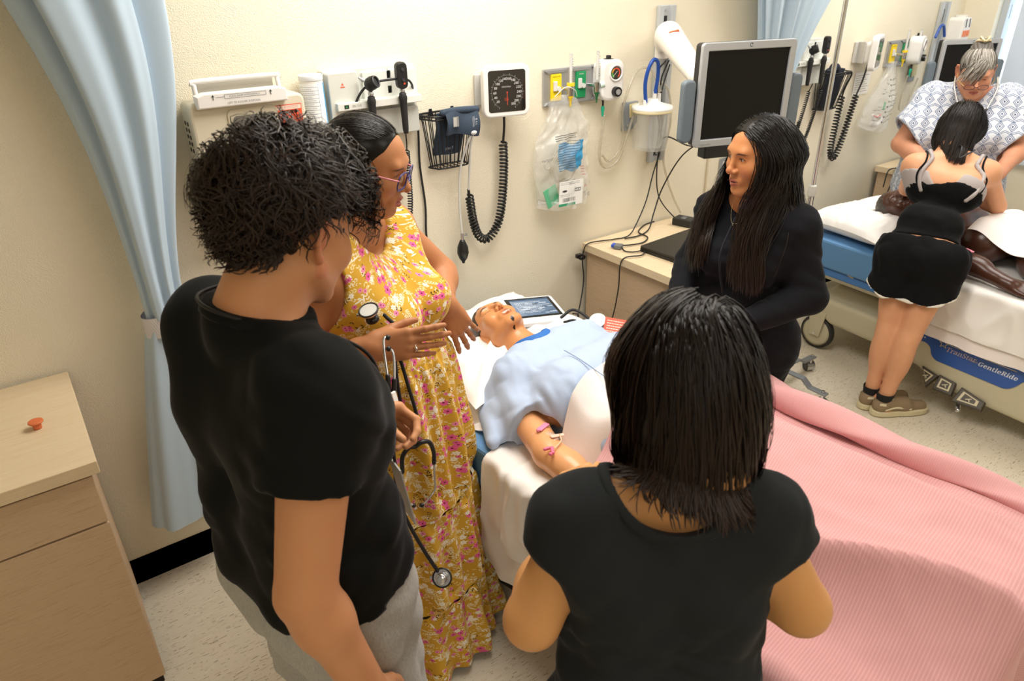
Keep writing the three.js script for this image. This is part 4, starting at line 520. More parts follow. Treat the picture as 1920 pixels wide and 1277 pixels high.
{ const t = thing('wall_outlet', 'grey metal outlet plate on the wall behind the girl with long hair', 'outlet', [3.125, 1.05, 0.0]); part('plate', box(0.075, 0.12, 0.008, [0, 0, 0.004]), steel, t); part('socket', [box(0.03, 0.03, 0.003, [0, 0.025, 0.009]), box(0.03, 0.03, 0.003, [0, -0.025, 0.009])], M('#d8d6d0', 0.5), t); }
solo('cable_raceway', box(0.02, 0.34, 0.014, [3.0, 1.03, 0.008], [0, 0, 0], 0.003), M('#e6dcc4', 0.6), 'thin cream cable channel on the wall above the desk', 'raceway');
// metal pole on a castor base between the beds
{
  const t = thing('drip_stand', 'tall chrome drip stand pole with flat grey castor legs between the beds', 'drip stand', [3.0, 0, 0.615]);
  part('lower_tube', cyl(0.0145, 0.0145, 1.0, [0, 0.6, 0]), chrome, t); part('upper_tube', cyl(0.01, 0.01, 1.55, [0, 1.8, 0]), chrome, t);
  part('collar', [lathe([[0, -0.025], [0.017, -0.025], [0.019, -0.02], [0.019, 0.022], [0.014, 0.028], [0, 0.028]], [0, 1.08, 0])], M('#c9c7c3', 0.35), t);
  part('hub', [cyl(0.035, 0.04, 0.05, [0, 0.125, 0])], M('#8d9197', 0.4, { metalness: 0.6 }), t);
  [[0.02, 0.245], [0.31, -0.01], [0.17, -0.33], [-0.17, -0.3], [-0.29, 0.15]].forEach(([dx, dz], i) => {
    const a = Math.atan2(dx, dz), L = Math.hypot(dx, dz);
    part('leg', xf(ext(shapeOf([[0.02, 0.135], [L * 0.55, 0.13], [L * 0.72, 0.095], [L + 0.02, 0.09], [L + 0.02, 0.083], [L * 0.7, 0.088], [L * 0.53, 0.123], [0.02, 0.128]]), 0.034, 0.001, [0, 0, -0.017]), [0, 0, 0], [0, a - Math.PI / 2, 0]), M('#8d9197', 0.4, { metalness: 0.6 }), t);
    const c = new THREE.Group(); c.name = i ? 'castor_00' + i : 'castor'; c.position.set(dx, 0, dz); c.rotation.y = a + 1.1; t.add(c);
    part('wheel', [xf(new THREE.CylinderGeometry(0.027, 0.027, 0.016, 24), [0.012, 0.027, 0.015], [0, 0, Math.PI / 2]), xf(new THREE.CylinderGeometry(0.027, 0.027, 0.016, 24), [-0.012, 0.027, 0.015], [0, 0, Math.PI / 2])], blackGloss, c);
    part('hood', xf(new THREE.CylinderGeometry(0.0305, 0.0305, 0.044, 24, 1, true, 1.4, 2.6), [0, 0.029, 0.014], [0, 0, Math.PI / 2]), M('#c6c8ca', 0.2, { metalness: 1, side: THREE.DoubleSide }), c); part('stem', [cyl(0.006, 0.006, 0.045, [0, 0.075, 0]), cyl(0.009, 0.009, 0.01, [0, 0.098, 0], null, 6)], chrome, c);
  });
}
// ---------------------------------------------------------------- bodies: heads, hands, hair
const basis = (o, y, z) => { const Y = V(...y).normalize(), Z = V(...z); Z.addScaledVector(Y, -Z.dot(Y)).normalize(); const X = Y.clone().cross(Z); return new THREE.Matrix4().makeBasis(X, Y, Z).setPosition(...o); };
const eul = (p, r, s = 1) => new THREE.Matrix4().compose(V(...p), new THREE.Quaternion().setFromEuler(new THREE.Euler(r[0], r[1], r[2], 'YXZ')), V(s, s, s));
// head in its own frame: +y to the crown, +z out of the face, origin between the ears; eyes at y = 0.008
function headOps(o = {}) {
  const w = o.w ?? 1, j = o.jaw ?? 1, ops = [], lip = o.lip ?? 1, n = o.nose ?? 1;
  ops.push(...U(ell([0, 0.032, -0.014], [0.0745 * w, 0.083, 0.096]), 0.01), ...U(ell([0, 0.012, 0.03], [0.066 * w, 0.075, 0.058]), 0.02));
  ops.push(...U(ell([0, -0.045, 0.03], [0.055 * w * j, 0.062, 0.056]), 0.025));
  for (const s of [-1, 1]) ops.push(...U(cone([s * 0.056 * w * j, -0.055, -0.004], [s * 0.02 * j, -0.098, 0.064], 0.016, 0.016), 0.03), ...U(ball([s * 0.043 * w, -0.026, 0.058], 0.0225), 0.03));
  ops.push(...U(ell([0, -0.1, 0.07], [0.021 * j, 0.016, 0.018]), 0.02));
  ops.push(...U(cone([-0.034, 0.026, 0.078], [0.034, 0.026, 0.078], 0.011), 0.02));
  for (const s of [-1, 1]) ops.push(...S(ell([s * 0.032, 0.007, 0.096], [0.019, 0.011, 0.0125]), 0.014));
  // lids over the eyeballs, with an opening
  const open = o.open ?? 0.5;
  for (const s of [-1, 1]) { ops.push(...U(ell([s * 0.0315, 0.0065, 0.0725], [0.0155, 0.0125, 0.0135]), 0.005)); if (open > 0) ops.push(...S(ell([s * 0.0315, 0.0055, 0.089], [0.0125, 0.0058 * open + 0.0016, 0.0075]), 0.002), ...U(ball([s * 0.0315, 0.0065, 0.0722], 0.0122), 0.0008)); else ops.push(...S(cone([s * 0.02, 0.0005, 0.0865], [s * 0.043, 0.001, 0.0815], 0.001), 0.002)); }
  // nose
  ops.push(...U(cone([0, 0.016, 0.084], [0, -0.024, 0.1 + 0.006 * n], 0.0075, 0.0085), 0.012), ...U(ball([0, -0.0285, 0.1015 + 0.006 * n], 0.0115), 0.007));
  for (const s of [-1, 1]) ops.push(...U(ell([s * 0.0125, -0.032, 0.094], [0.0085, 0.0075, 0.0105]), 0.005), ...S(ell([s * 0.0068, -0.0405, 0.1], [0.0035, 0.004, 0.005]), 0.002));
  // mouth
  ops.push(...U(ell([0, -0.064, 0.079], [0.03, 0.018, 0.016]), 0.015));
  const gap = o.mouth ?? 0;
  for (const s of [-1, 1]) ops.push(...U(cone([s * 0.021, -0.0635, 0.0845], [s * 0.005, -0.0585, 0.096], 0.0035 * lip, 0.0052 * lip), 0.004), ...U(cone([s * 0.02, -0.066 - gap * 0.4, 0.0845], [s * 0.001, -0.0715 - gap, 0.094], 0.0035 * lip, 0.0062 * lip), 0.004));
  ops.push(...S(cone([-0.02, -0.0645 - gap * 0.2, 0.092], [0.02, -0.0645 - gap * 0.2, 0.092], 0.0009), 0.002), ...S(ell([0, -0.0645 - gap * 0.5, 0.1], [0.021, 0.0012 + gap * 0.55, 0.014]), 0.002));
  // ears
  if (!o.noEars) for (const s of [-1, 1]) {
    const e = (a, b, x = 0) => [s * (0.075 * w + 0.004 - a * 0.42 + x), b * 1.08 - 0.008, a - 0.016];
    const hx = [[0.006, -0.002, -0.004], [0.009, 0.014, 0], [0.006, 0.027, 0.002], [-0.004, 0.0325, 0.003], [-0.015, 0.027, 0.003], [-0.0195, 0.012, 0.003], [-0.016, -0.006, 0.002], [-0.008, -0.019, 0.001], [0.0005, -0.027, 0]].map((q) => e(...q));
    ops.push(...U(chain(hx, [0.003, 0.004, 0.0042, 0.0044, 0.0046, 0.0046, 0.0042, 0.0046, 0.006]), 0.004), ...U(ell(e(-0.003, 0.001, -0.0095), [0.0085, 0.028, 0.0165]), 0.006), ...U(ball(e(0.003, -0.026, 0), 0.0065), 0.006));
    ops.push(...S(ell(e(-0.001, -0.002, 0.006), [0.008, 0.011, 0.007]), 0.004), ...U(ball(e(0.0085, -0.005, -0.002), 0.0048), 0.004), ...U(chain([e(-0.009, 0.02, 0), e(-0.011, 0.006, 0), e(-0.006, -0.012, 0)], [0.0035, 0.0035, 0.003]), 0.004));
  }
  return ops;
}
const neckOps = (r = 0.052) => [...U(cone([0, -0.04, -0.03], [0, -0.13, -0.045], r, r * 1.04), 0.03), ...U(cone([0, -0.075, 0.02], [0, -0.125, -0.02], 0.032, 0.035), 0.03)];
// colour of a head point; q: head frame
function faceColor(o) {
  const skin = lin(o.skin), lipc = lin(o.lips ?? o.skin), brow = lin(o.brow ?? '#241a14'), iris = lin(o.iris ?? '#23140c'), mixc = (a, b, t) => [lerp(a[0], b[0], t), lerp(a[1], b[1], t), lerp(a[2], b[2], t)];
  const blush = lin(o.blush ?? o.skin), open = o.open ?? 0.5, gap = o.mouth ?? 0;
  return (x, y, z) => {
    let c = skin; const ax = Math.abs(x);
    c = mixc(c, blush, (1 - sstep(0.0, 0.03, Math.hypot(ax - 0.046, y + 0.032) * (z > 0.03 ? 1 : 9))) * 0.5 + (1 - sstep(0.004, 0.018, Math.hypot(x, y + 0.03)) * 1) * (z > 0.09 ? 0.4 : 0) + (ax > 0.079 ? 0.55 : 0));
    if (z > 0.068) {
      const lt = (1 - sstep(0.8, 1.1, Math.hypot(x / 0.0235, (y + 0.0655 + gap * 0.5) / (0.0115 * (o.lip ?? 1) + gap * 0.7)))) ; c = mixc(c, lipc, lt * 0.9);
      if (gap > 0.002 && Math.hypot(x / 0.019, (y + 0.0645 + gap * 0.5) / (gap * 0.62)) < 1) c = z > 0.0855 && y > -0.0665 - gap * 0.1 ? lin('#e9e2d6') : lin('#4a1d18');
      else if (Math.hypot(x / 0.0215, (y + 0.0645 + gap * 0.2) / 0.0016) < 1) c = mixc(c, lin('#3a1a16'), 0.7);
      const bt = Math.hypot((ax - 0.033) / 0.019, (y - 0.0255 + (ax - 0.033) * (ax - 0.033) * 10) / 0.0036); if (!o.noBrow) c = mixc(c, brow, (1 - sstep(0.6, 1.2, bt)) * (o.browAmt ?? 0.85));
    }
    if (z > 0.07 && y < 0.02 && y > -0.008) { const de = Math.hypot(ax - 0.0315, y - 0.0065, z - 0.0722); if (open > 0 && de < 0.01262 && Math.hypot((ax - 0.0315) / 0.0125, (y - 0.0055) / (0.0052 * open + 0.0014)) < 1.05) { const ix = ax - 0.0315 - (x > 0 ? 1 : -1) * (o.look ?? 0), iy = y - 0.0055 - (o.lookY ?? 0); const d = Math.hypot(ix, iy); c = d < 0.0026 ? [0.004, 0.004, 0.004] : d < 0.0056 ? iris : lin('#d9d2cb'); } else { const lash = Math.hypot((ax - 0.0315) / 0.0135, (y - 0.0055 - (open > 0 ? 0 : -0.005)) / (open > 0 ? 0.0052 * open + 0.0028 : 0.0017)); if (lash < 1.05 && y > (open > 0 ? 0.0055 : -9)) c = mixc(c, lin('#120c0a'), 0.75); } }
    if (z > 0.09 && y < -0.036 && y > -0.047 && Math.hypot(ax - 0.0068, y + 0.0405) < 0.0034) c = mixc(c, lin('#2a120c'), 0.75);
    return c;
  };
}
// hand in its own frame: wrist at the origin, fingers along +y, back of the hand +z, thumb on the side = +x (left) or -x (right)
function handOps(side, pose = {}, sc = 1) {
  const L = [[0.043, 0.026, 0.02], [0.047, 0.03, 0.021], [0.043, 0.027, 0.021], [0.034, 0.021, 0.018]], MX = [0.0285, 0.0095, -0.0095, -0.027], MY = [0.09, 0.094, 0.089, 0.08], R = [0.0088, 0.009, 0.0085, 0.0075];
  const c = pose.curl ?? [0.2, 0.2, 0.2, 0.2], spread = pose.spread ?? 0.06, ops = [], T = (p) => [p[0] * side * sc, p[1] * sc, p[2] * sc];
  ops.push(...U(cone(T([0, -0.03, 0]), T([0, 0.012, 0]), 0.0265 * sc, 0.026 * sc), 0.012));
  for (let f = 0; f < 4; f++) ops.push(...U(cone(T([MX[f] * 0.62, 0.012, -0.001]), T([MX[f], MY[f], 0.0]), 0.0165 * sc, 0.0115 * sc), 0.012));
  ops.push(...U(ell(T([0, 0.05, -0.004]), [0.036 * sc, 0.044 * sc, 0.0135 * sc]), 0.01));
  for (let f = 0; f < 4; f++) {
    const cf = Array.isArray(c[f]) ? c[f] : [c[f], c[f] * 1.1, c[f] * 0.7]; let p = [MX[f], MY[f], 0], a = 0; const b = (1.4 - f) * -spread * -1, r0 = R[f];
    for (let k = 0; k < 3; k++) { a += cf[k]; const l = L[f][k], q = [p[0] + Math.sin(b) * l * Math.cos(a), p[1] + Math.cos(b) * l * Math.cos(a), p[2] - Math.sin(a) * l]; const ra = r0 * [1, 0.93, 0.86][k], rb = r0 * [0.93, 0.86, 0.74][k]; ops.push(...U(cone(T(p), T(q), ra * sc, rb * sc), k ? 0.003 : 0.006)); if (k) ops.push(...U(ball(T([p[0], p[1], p[2] + 0.0008]), ra * 0.99 * sc), 0.003)); p = q; }
    const tip = p; if (pose.nails) pose.nails.push([T(tip), a]);
  }
  const t = pose.thumb ?? [0.75, 0.45, -0.25], tp = [0.022, 0.016, -0.006]; const d1 = V(t[0], Math.sqrt(Math.max(0.1, 1 - t[0] * t[0] - t[2] * t[2])), t[2]).normalize(), d2 = d1.clone().add(V(-(t[1]) * 0.6, t[1] * 0.6, pose.thumbIn ? -pose.thumbIn : 0)).normalize();
  const q1 = V(...tp).addScaledVector(d1, 0.046), q2 = q1.clone().addScaledVector(d2, 0.034), q3 = q2.clone().addScaledVector(d2.clone().add(V(-0.1, 0.2, 0)).normalize(), 0.027);
  ops.push(...U(cone(T(tp), T(q1.toArray()), 0.0165 * sc, 0.0115 * sc), 0.014), ...U(cone(T(q1.toArray()), T(q2.toArray()), 0.0112 * sc, 0.0098 * sc), 0.004), ...U(cone(T(q2.toArray()), T(q3.toArray()), 0.0104 * sc, 0.0078 * sc), 0.003));
  return ops;
}
// one continuous skin: the same field meshed coarsely for the body and finely in boxes round head and hands
function skinMesh(ops, boxes, cell, color, uv) {
  const inBox = (m) => (x, y, z) => boxes.some((b) => x > b.lo[0] + m && x < b.hi[0] - m && y > b.lo[1] + m && y < b.hi[1] - m && z > b.lo[2] + m && z < b.hi[2] - m);
  const [lo, hi] = boundsOf(ops, 0.03), list = [nets(ops, lo, hi, cell, { color, uv, skip: inBox(cell * 1.1) })];
  for (const b of boxes) list.push(nets(ops, b.lo, b.hi, b.cell, { color, uv }));
  return join(list);
}
const around = (p, r, cell) => ({ lo: p.map((v, i) => v - (Array.isArray(r) ? r[i] : r)), hi: p.map((v, i) => v + (Array.isArray(r) ? r[i] : r)), cell });
const skinMat = (rough = 0.48, spec = 0.5) => new THREE.MeshPhysicalMaterial({ color: 0xffffff, vertexColors: true, roughness: rough, specularIntensity: spec, sheen: 0.15, sheenColor: new THREE.Color(1, 0.6, 0.45) });
// hair strands as thin ribbons that grow from roots and slide round what they meet
function strands(o) {
  const P = [], N = [], C = [], ix = [], r = rngOf(o.seed ?? 1), base = lin(o.color), tip = lin(o.tip ?? o.color);
  const p = V(0, 0, 0), d = V(0, 0, 0), n = V(0, 0, 0), t = V(0, 0, 0), s = V(0, 0, 0), g = V(0, 0, 0), e = 0.002;
  const norm = (q) => { n.set(o.field(q.x + e, q.y, q.z) - o.field(q.x - e, q.y, q.z), o.field(q.x, q.y + e, q.z) - o.field(q.x, q.y - e, q.z), o.field(q.x, q.y, q.z + e) - o.field(q.x, q.y, q.z - e)); return n.normalize(); };
  let made = 0, tries = 0;
  while (made < o.count && tries++ < o.count * 12) {
    const root = o.root(r, made); if (!root) continue;
    p.set(...root.p); const S = root.len / o.seg, off = root.off ?? 0.004, pts = [], nn = [];
    d.set(...(root.d ?? norm(p).toArray())).normalize();
    const curl = root.curl ?? 0, cp = root.ph ?? r() * 6.28, cq = 0.6 + r() * (root.ph !== undefined ? 0.25 : 0.8), rnd = [r() - 0.5, r() - 0.5, r() - 0.5];
    let dead = false;
    for (let k = 0; k <= o.seg; k++) {
      pts.push(p.clone()); nn.push(norm(p).clone()); if (dead) continue; if (o.stop && k > 3 && o.stop(p.x, p.y, p.z)) { dead = true; continue; }
      const f = k / o.seg; g.set(...o.pull(p, f, root, rnd)); d.lerp(g, root.stiff !== undefined ? 1 - root.stiff : 0.35).normalize();
      if (curl) { s.crossVectors(d, nn[k]).normalize(); d.addScaledVector(s, curl * Math.cos(cp + f * 6.28 * cq * (root.waves ?? 1))).addScaledVector(nn[k], curl * 0.6 * Math.sin(cp + f * 6.28 * cq * (root.waves ?? 1))).normalize(); }
      p.addScaledVector(d, S);
      const q = o.field(p.x, p.y, p.z), mx = root.max; if (mx && q > mx && q < 0.2) { norm(p); p.addScaledVector(n, (mx - q) * 0.6); d.addScaledVector(n, -Math.max(0, d.dot(n)) * 0.9).normalize(); } if (q < off) { norm(p); p.addScaledVector(n, off - q); d.addScaledVector(n, Math.max(0, -d.dot(n)) * 0.95).normalize(); }
    }
    const wd = (o.width ?? 0.0014) * (0.7 + r() * 0.6), tone = (0.65 + r() * 0.7), b0 = P.length / 3, tw = (r() - 0.5) * 0.9;
    for (let k = 0; k <= o.seg; k++) {
      t.subVectors(pts[Math.min(o.seg, k + 1)], pts[Math.max(0, k - 1)]).normalize(); s.crossVectors(t, nn[k]).normalize().multiplyScalar(Math.cos(tw)).addScaledVector(nn[k], Math.sin(tw)).normalize();
      const w = wd * (k === o.seg ? 0.25 : 1), f = k / o.seg, q = pts[k];
      for (const m of [-1, 1]) { P.push(q.x + s.x * w * m * 0.5, q.y + s.y * w * m * 0.5, q.z + s.z * w * m * 0.5); const v = nn[k].clone().addScaledVector(t, -nn[k].dot(t)).addScaledVector(s, m * 0.55).normalize(); N.push(v.x, v.y, v.z); const cc = root.color ? lin(root.color) : base; C.push(...[0, 1, 2].map((i) => lerp(cc[i], root.color ? cc[i] : tip[i], f) * tone)); }
      if (k) { const a = b0 + k * 2 - 2; ix.push(a, a + 1, a + 2, a + 1, a + 3, a + 2); }
    }
    made++;
  }
  const gm = new THREE.BufferGeometry(); gm.setAttribute('position', new THREE.BufferAttribute(new Float32Array(P), 3)); gm.setAttribute('normal', new THREE.BufferAttribute(new Float32Array(N), 3)); gm.setAttribute('color', new THREE.BufferAttribute(new Float32Array(C), 3)); gm.setIndex(ix); return gm;
}
const hairMat = (rough = 0.42) => new THREE.MeshPhysicalMaterial({ color: 0xffffff, vertexColors: true, roughness: rough, specularIntensity: 0.55, side: THREE.DoubleSide });
const paint = (g, c) => { const q = lin(c), n = g.attributes.position.count, a = new Float32Array(n * 3); for (let i = 0; i < n; i++) a.set(q, i * 3); g.setAttribute('color', new THREE.BufferAttribute(a, 3)); return g; };
// ridged cloth folds: noise stretched along an axis
const fold = (x, y, z, sx, sy, sz, s = 0) => { const n = N3(x * sx + s, y * sy - s, z * sz + s * 0.5); return 1 - Math.abs(n) * 2; };
const soft = (x, y, z, f, s = 0) => N3(x * f + s, y * f + s * 2, z * f - s);
// ---------------------------------------------------------------- stretcher beds
const B1 = { o: [1.27, 0, 0.13], a: 6 * D2R }, B2 = { o: [3.92, 0, 0.28], a: -5 * D2R };
const MT = 0.68, HW = 0.385, ML = 2.04; // mattress top, half width, length
const at = (B, u, y, v) => [B.o[0] + u * Math.cos(B.a) + v * Math.sin(B.a), y, B.o[2] - u * Math.sin(B.a) + v * Math.cos(B.a)];
const blueVinyl = M('#5f8fbf', 0.55), cream = M('#c9c2a6', 0.42), creamDark = M('#a9a288', 0.5), bumper = M('#4a7fc0', 0.45), frameBlack = M('#17120f', 0.3), bronze = M('#5a4634', 0.28, { metalness: 0.6 });
function stretcher(B, lab, dark) {
  const t = thing('stretcher_bed', lab, 'hospital bed', B.o, B.a), c1m = dark ? M('#c2bba3', 0.45) : cream, railM = dark ? bronze : M('#c8bfa8', 0.35);
  part('mattress', ext(rrect(2 * HW, ML, 0.05), 0.13, 0.012, [0, MT - 0.142, ML / 2], [-Math.PI / 2, 0, 0]), blueVinyl, t);
  part('deck', [box(0.7, 0.03, ML - 0.06, [0, MT - 0.165, ML / 2]), box(0.05, 0.06, ML, [-0.35, MT - 0.19, ML / 2]), box(0.05, 0.06, ML, [0.35, MT - 0.19, ML / 2])], dark ? frameBlack : creamDark, t);
  for (const s of [-1, 1]) {
    part('bumper_rail', box(0.035, 0.05, ML - 0.3, [s * 0.362, 0.5, ML / 2], [0, 0, 0], 0.012, 2), dark ? frameBlack : bumper, t);
    part('side_rail', [tube([[s * 0.37, 0.57, 0.1], [s * 0.378, 0.585, 0.16], [s * 0.378, 0.585, 0.92], [s * 0.37, 0.57, 0.98]], 0.014, 40), tube([[s * 0.372, 0.53, 0.12], [s * 0.378, 0.535, 0.18], [s * 0.378, 0.535, 0.9], [s * 0.372, 0.53, 0.96]], 0.009, 40)], railM, t);
    for (const v of [0.26, 0.6]) part('rail_link', [tube([[s * 0.38, 0.585, v], [s * 0.378, 0.55, v + 0.05], [s * 0.37, 0.51, v + 0.14]], 0.009, 16), cyl(0.022, 0.022, 0.02, [s * 0.383, 0.58, v], [0, 0, Math.PI / 2])], railM, t);
  }
  for (const v of [0.6, 1.45]) part('lift_column', [cyl(0.07, 0.07, 0.16, [0, 0.39, v]), cyl(0.055, 0.055, 0.3, [0, 0.42, v])], dark ? frameBlack : M('#8b8778', 0.4), t);
  // moulded base hood with a chamfered crown
  const hood = nets([...U(slab([0.34, 0.075, ML / 2 - 0.06], [0, 0.255, ML / 2], 0.03)), ...U(slab([0.24, 0.05, 0.55], [0, 0.34, 0.75], 0.03), 0.07), ...(dark ? [] : U(slab([0.03, 0.12, 0.52], [-0.345, 0.245, 1.2], 0.025), 0.03)), ...S(cone([-0.7, 0.1, 0.16], [0.7, 0.1, 0.16], 0.13), 0.03), ...S(cone([-0.7, 0.1, ML - 0.16], [0.7, 0.1, ML - 0.16], 0.13), 0.03), ...S(cone([-0.7, 0.09, 0.8], [-0.1, 0.09, 0.8], 0.09), 0.04)], [-0.42, 0.08, -0.02], [0.42, 0.44, ML + 0.04], 0.012);
  part('base_hood', hood, c1m, t);
  for (const v of [0.2, ML - 0.2]) for (const s of [-1, 1]) {
    const k = new THREE.Group(); k.name = t.children.some((q) => q.name.startsWith('castor')) ? 'castor_00' + t.children.filter((q) => q.name.startsWith('castor')).length : 'castor'; k.position.set(s * 0.31, 0, v); k.rotation.y = dark ? -0.5 : 0.1; t.add(k);
    part('tyre', lathe([[0.085, -0.02], [0.096, -0.018], [0.101, -0.008], [0.101, 0.008], [0.096, 0.018], [0.085, 0.02]], [0, 0.101, 0], [0, 0, Math.PI / 2], 36), M('#2b2a28', 0.5), k);
    part('wheel_disc', lathe([[0, -0.024], [0.06, -0.024], [0.07, -0.02], [0.086, -0.018], [0.086, 0.018], [0.07, 0.02], [0.06, 0.024], [0, 0.024]], [0, 0.101, 0], [0, 0, Math.PI / 2], 36), c1m, k);
    part('fork', [ext(shapeOf([[-0.03, -0.012], [0.03, -0.012], [0.05, 0.14], [-0.05, 0.14]]), 0.006, 0.002, [0.031, 0.1, 0], [0, Math.PI / 2, 0]), ext(shapeOf([[-0.03, -0.012], [0.03, -0.012], [0.05, 0.14], [-0.05, 0.14]]), 0.006, 0.002, [-0.037, 0.1, 0], [0, Math.PI / 2, 0])], c1m, k);
    part('axle', cyl(0.008, 0.008, 0.085, [0, 0.101, 0], [0, 0, Math.PI / 2], 12), chrome, k);
  }
  return t;
}
const bed1 = stretcher(B1, 'stretcher bed with blue mattress and dark frame, nearest the camera', true);
const bed2 = stretcher(B2, 'stretcher bed with cream base and blue side panel in the far bay', false);
part('brake_pedal', box(0.09, 0.03, 0.16, [-0.33, 0.14, 0.78], [0.1, 0.2, 0], 0.012), M('#1d2128', 0.4), bed1);
// blue maker's panel and the pedals of the far bed
{
  const pt = canvasTex(1024, 320, (x, w, h) => {
    x.clearRect(0, 0, w, h); x.fillStyle = '#2f5aa8'; x.beginPath(); x.moveTo(0, 0); x.lineTo(940, 0); x.quadraticCurveTo(1000, 10, 1010, 70); x.lineTo(965, 120); x.quadraticCurveTo(920, 210, 860, 212); x.lineTo(420, 212); x.quadraticCurveTo(370, 205, 355, 150); x.quadraticCurveTo(340, 105, 290, 105); x.quadraticCurveTo(225, 108, 190, 165); x.quadraticCurveTo(160, 190, 100, 180); x.lineTo(0, 180); x.fill();
    x.font = 'bold 66px sans-serif'; x.fillStyle = '#e8ecf2'; x.textAlign = 'left'; x.textBaseline = 'middle'; x.fillText('Hill-Rom.', 10, 50); x.font = '18px sans-serif'; x.fillText('A Hillenbrand Industry', 60, 92);
    x.strokeStyle = '#d8c27a'; x.lineWidth = 4; x.beginPath(); for (let i = 0; i < 11; i++) { const a = -Math.PI / 2 + i * Math.PI / 5, r = i % 2 ? 14 : 34; x[i ? 'lineTo' : 'moveTo'](430 + Math.cos(a) * r, 62 + Math.sin(a) * r); } x.stroke(); x.fillStyle = '#d8c27a'; x.fillRect(470, 52, 450, 4);
    x.font = 'italic 50px serif'; x.fillStyle = '#d9b9a4'; x.fillText('TranStar', 452, 92); x.font = 'italic 20px serif'; x.fillText('with', 634, 102); x.font = 'italic bold 46px serif'; x.fillStyle = '#e8ecf2'; x.fillText('GentleRide', 678, 104);
  });
  part('maker_panel', xf(new THREE.PlaneGeometry(0.7, 0.21), [-0.3785, 0.292, 0.985], [0, -Math.PI / 2, 0]), new THREE.MeshStandardMaterial({ map: pt, transparent: true, roughness: 0.35, side: THREE.DoubleSide }), bed2);
  const pd = M('#4a4338', 0.45), mk = M('#d8cfae', 0.5);
  [[0.9, 0.195, [[-0.05, 0.05], [0.06, 0.03], [0.035, -0.06]]], [1.0, 0.19, [[-0.06, 0.045], [0.045, 0.035], [0.06, -0.045], [-0.05, -0.05]]], [1.12, 0.17, [[-0.07, 0.05], [0.085, 0.02], [0.09, -0.03], [-0.08, -0.05]]]].forEach(([v, y, s], i) => {
    const g = new THREE.Group(); g.name = i ? 'pedal_00' + i : 'pedal'; g.position.set(-0.395, y - 0.03, v); g.rotation.set(0, -Math.PI / 2, 0); g.rotateX(-0.7); g.scale.setScalar(0.72); bed2.add(g);
    part('pad', ext(shapeOf(s), 0.022, 0.008, [0, 0, -0.012], null, 3), pd, g);
    const in1 = s.map((q) => [q[0] * 0.72, q[1] * 0.72]), in2 = s.map((q) => [q[0] * 0.52, q[1] * 0.52]); const sh = shapeOf(in1); sh.holes.push(shapeOf(in2));
    part('symbol', [ext(sh, 0.002, 0.0005, [0, 0, 0.0185]), box(0.036, 0.006, 0.002, [0, 0, 0.0195], [0, 0, 0.5], 0), box(0.02, 0.006, 0.002, [0.008, -0.008, 0.0195], [0, 0, -0.9], 0)], mk, g);
  });
  part('foot_lever', [tube([[-0.36, 0.12, 1.06], [-0.4, 0.1, 1.08], [-0.43, 0.085, 1.1]], 0.012)], chrome, bed2);
}
// ---------------------------------------------------------------- linen
const linen = new THREE.MeshPhysicalMaterial({ color: col('#f3f0ec'), roughness: 0.9, side: THREE.DoubleSide, sheen: 0.2, sheenColor: new THREE.Color(1, 1, 1) });
const linen2 = new THREE.MeshPhysicalMaterial({ color: col('#f4edea'), roughness: 0.9, side: THREE.DoubleSide });
// height of what lies on a mattress, as far as covers care
function lyingHeight(u, v) {
  const rid = (uc, w, h) => h * Math.exp(-Math.pow(Math.abs(u - uc) / w, 2.6)); let h = 0;
  h = Math.max(h, rid(0, 0.22, 0.2 * sstep(0.45, 0.75, v) * (1 - sstep(1.2, 1.5, v))));
  const leg = (uc) => rid(uc, 0.1, lerp(0.19, 0.13, sstep(1.0, 1.75, v)) * sstep(0.95, 1.15, v) * (1 - sstep(2.02, 2.08, v))) + 0;
  return Math.max(h, leg(-0.12), leg(0.14));
}
// a cloth over the mattress: s runs across (metres, from hang to hang), v along
function cover(o) {
  return grid((a, b) => {
    const s0 = lerp(-o.left, o.right, a), v = lerp(o.v0 + (o.skew ?? 0) * a, o.v1, b), sg = Math.sign(s0), sa = Math.abs(s0), vEnd = ML + 0.015; let u, y, z = Math.min(v, vEnd); const flat = HW - 0.02, top = MT + (o.lift ?? 0.006);
    const over = Math.max(0, sa - flat), overV = Math.max(0, v - vEnd);
    const H = (uu, vv) => top + (o.height ? o.height(uu, vv) : 0);
    if (over === 0) { u = s0; y = H(u, z); } else { const rr = 0.035, ar = Math.min(over / rr, Math.PI / 2), rest = Math.max(0, over - rr * Math.PI / 2); u = sg * (flat + (o.out ?? 0) + Math.sin(ar) * rr + (o.flare ?? 0.02) * rest + rest * (o.wave ?? 0.05) * Math.sin(v * (o.freq ?? 14) + sg + (o.seed ?? 0)) * 0.9); y = H(sg * flat, z) - (1 - Math.cos(ar)) * rr - rest; }
    if (overV > 0) { const rr = 0.035, ar = Math.min(overV / rr, Math.PI / 2), rest = Math.max(0, overV - rr * Math.PI / 2); z = vEnd + Math.sin(ar) * rr + rest * 0.05 + rest * 0.12 * Math.sin(u * 22); y -= (1 - Math.cos(ar)) * rr + rest; }
    y += (o.wrinkle ?? 0.006) * (fold(u, v, 1, 5, 3.2, 0, o.seed) * 0.6 + soft(u, v, 2, 9, o.seed) * 0.4) * (over > 0 ? 0.3 : 1);
    if (over > 0) u += sg * 0.02 + sg * (o.wrinkle ?? 0.006) * 1.4 * fold(u * 0.2, v, y, 1, 6, 4, o.seed);
    return [u, Math.max(y, 0.03), z];
  }, o.nu ?? 90, o.nv ?? 110, { flip: true, uv: (a, b) => [lerp(-o.left, o.right, a), lerp(o.v0, o.v1, b)], thick: o.thick ?? 0.003 });
}
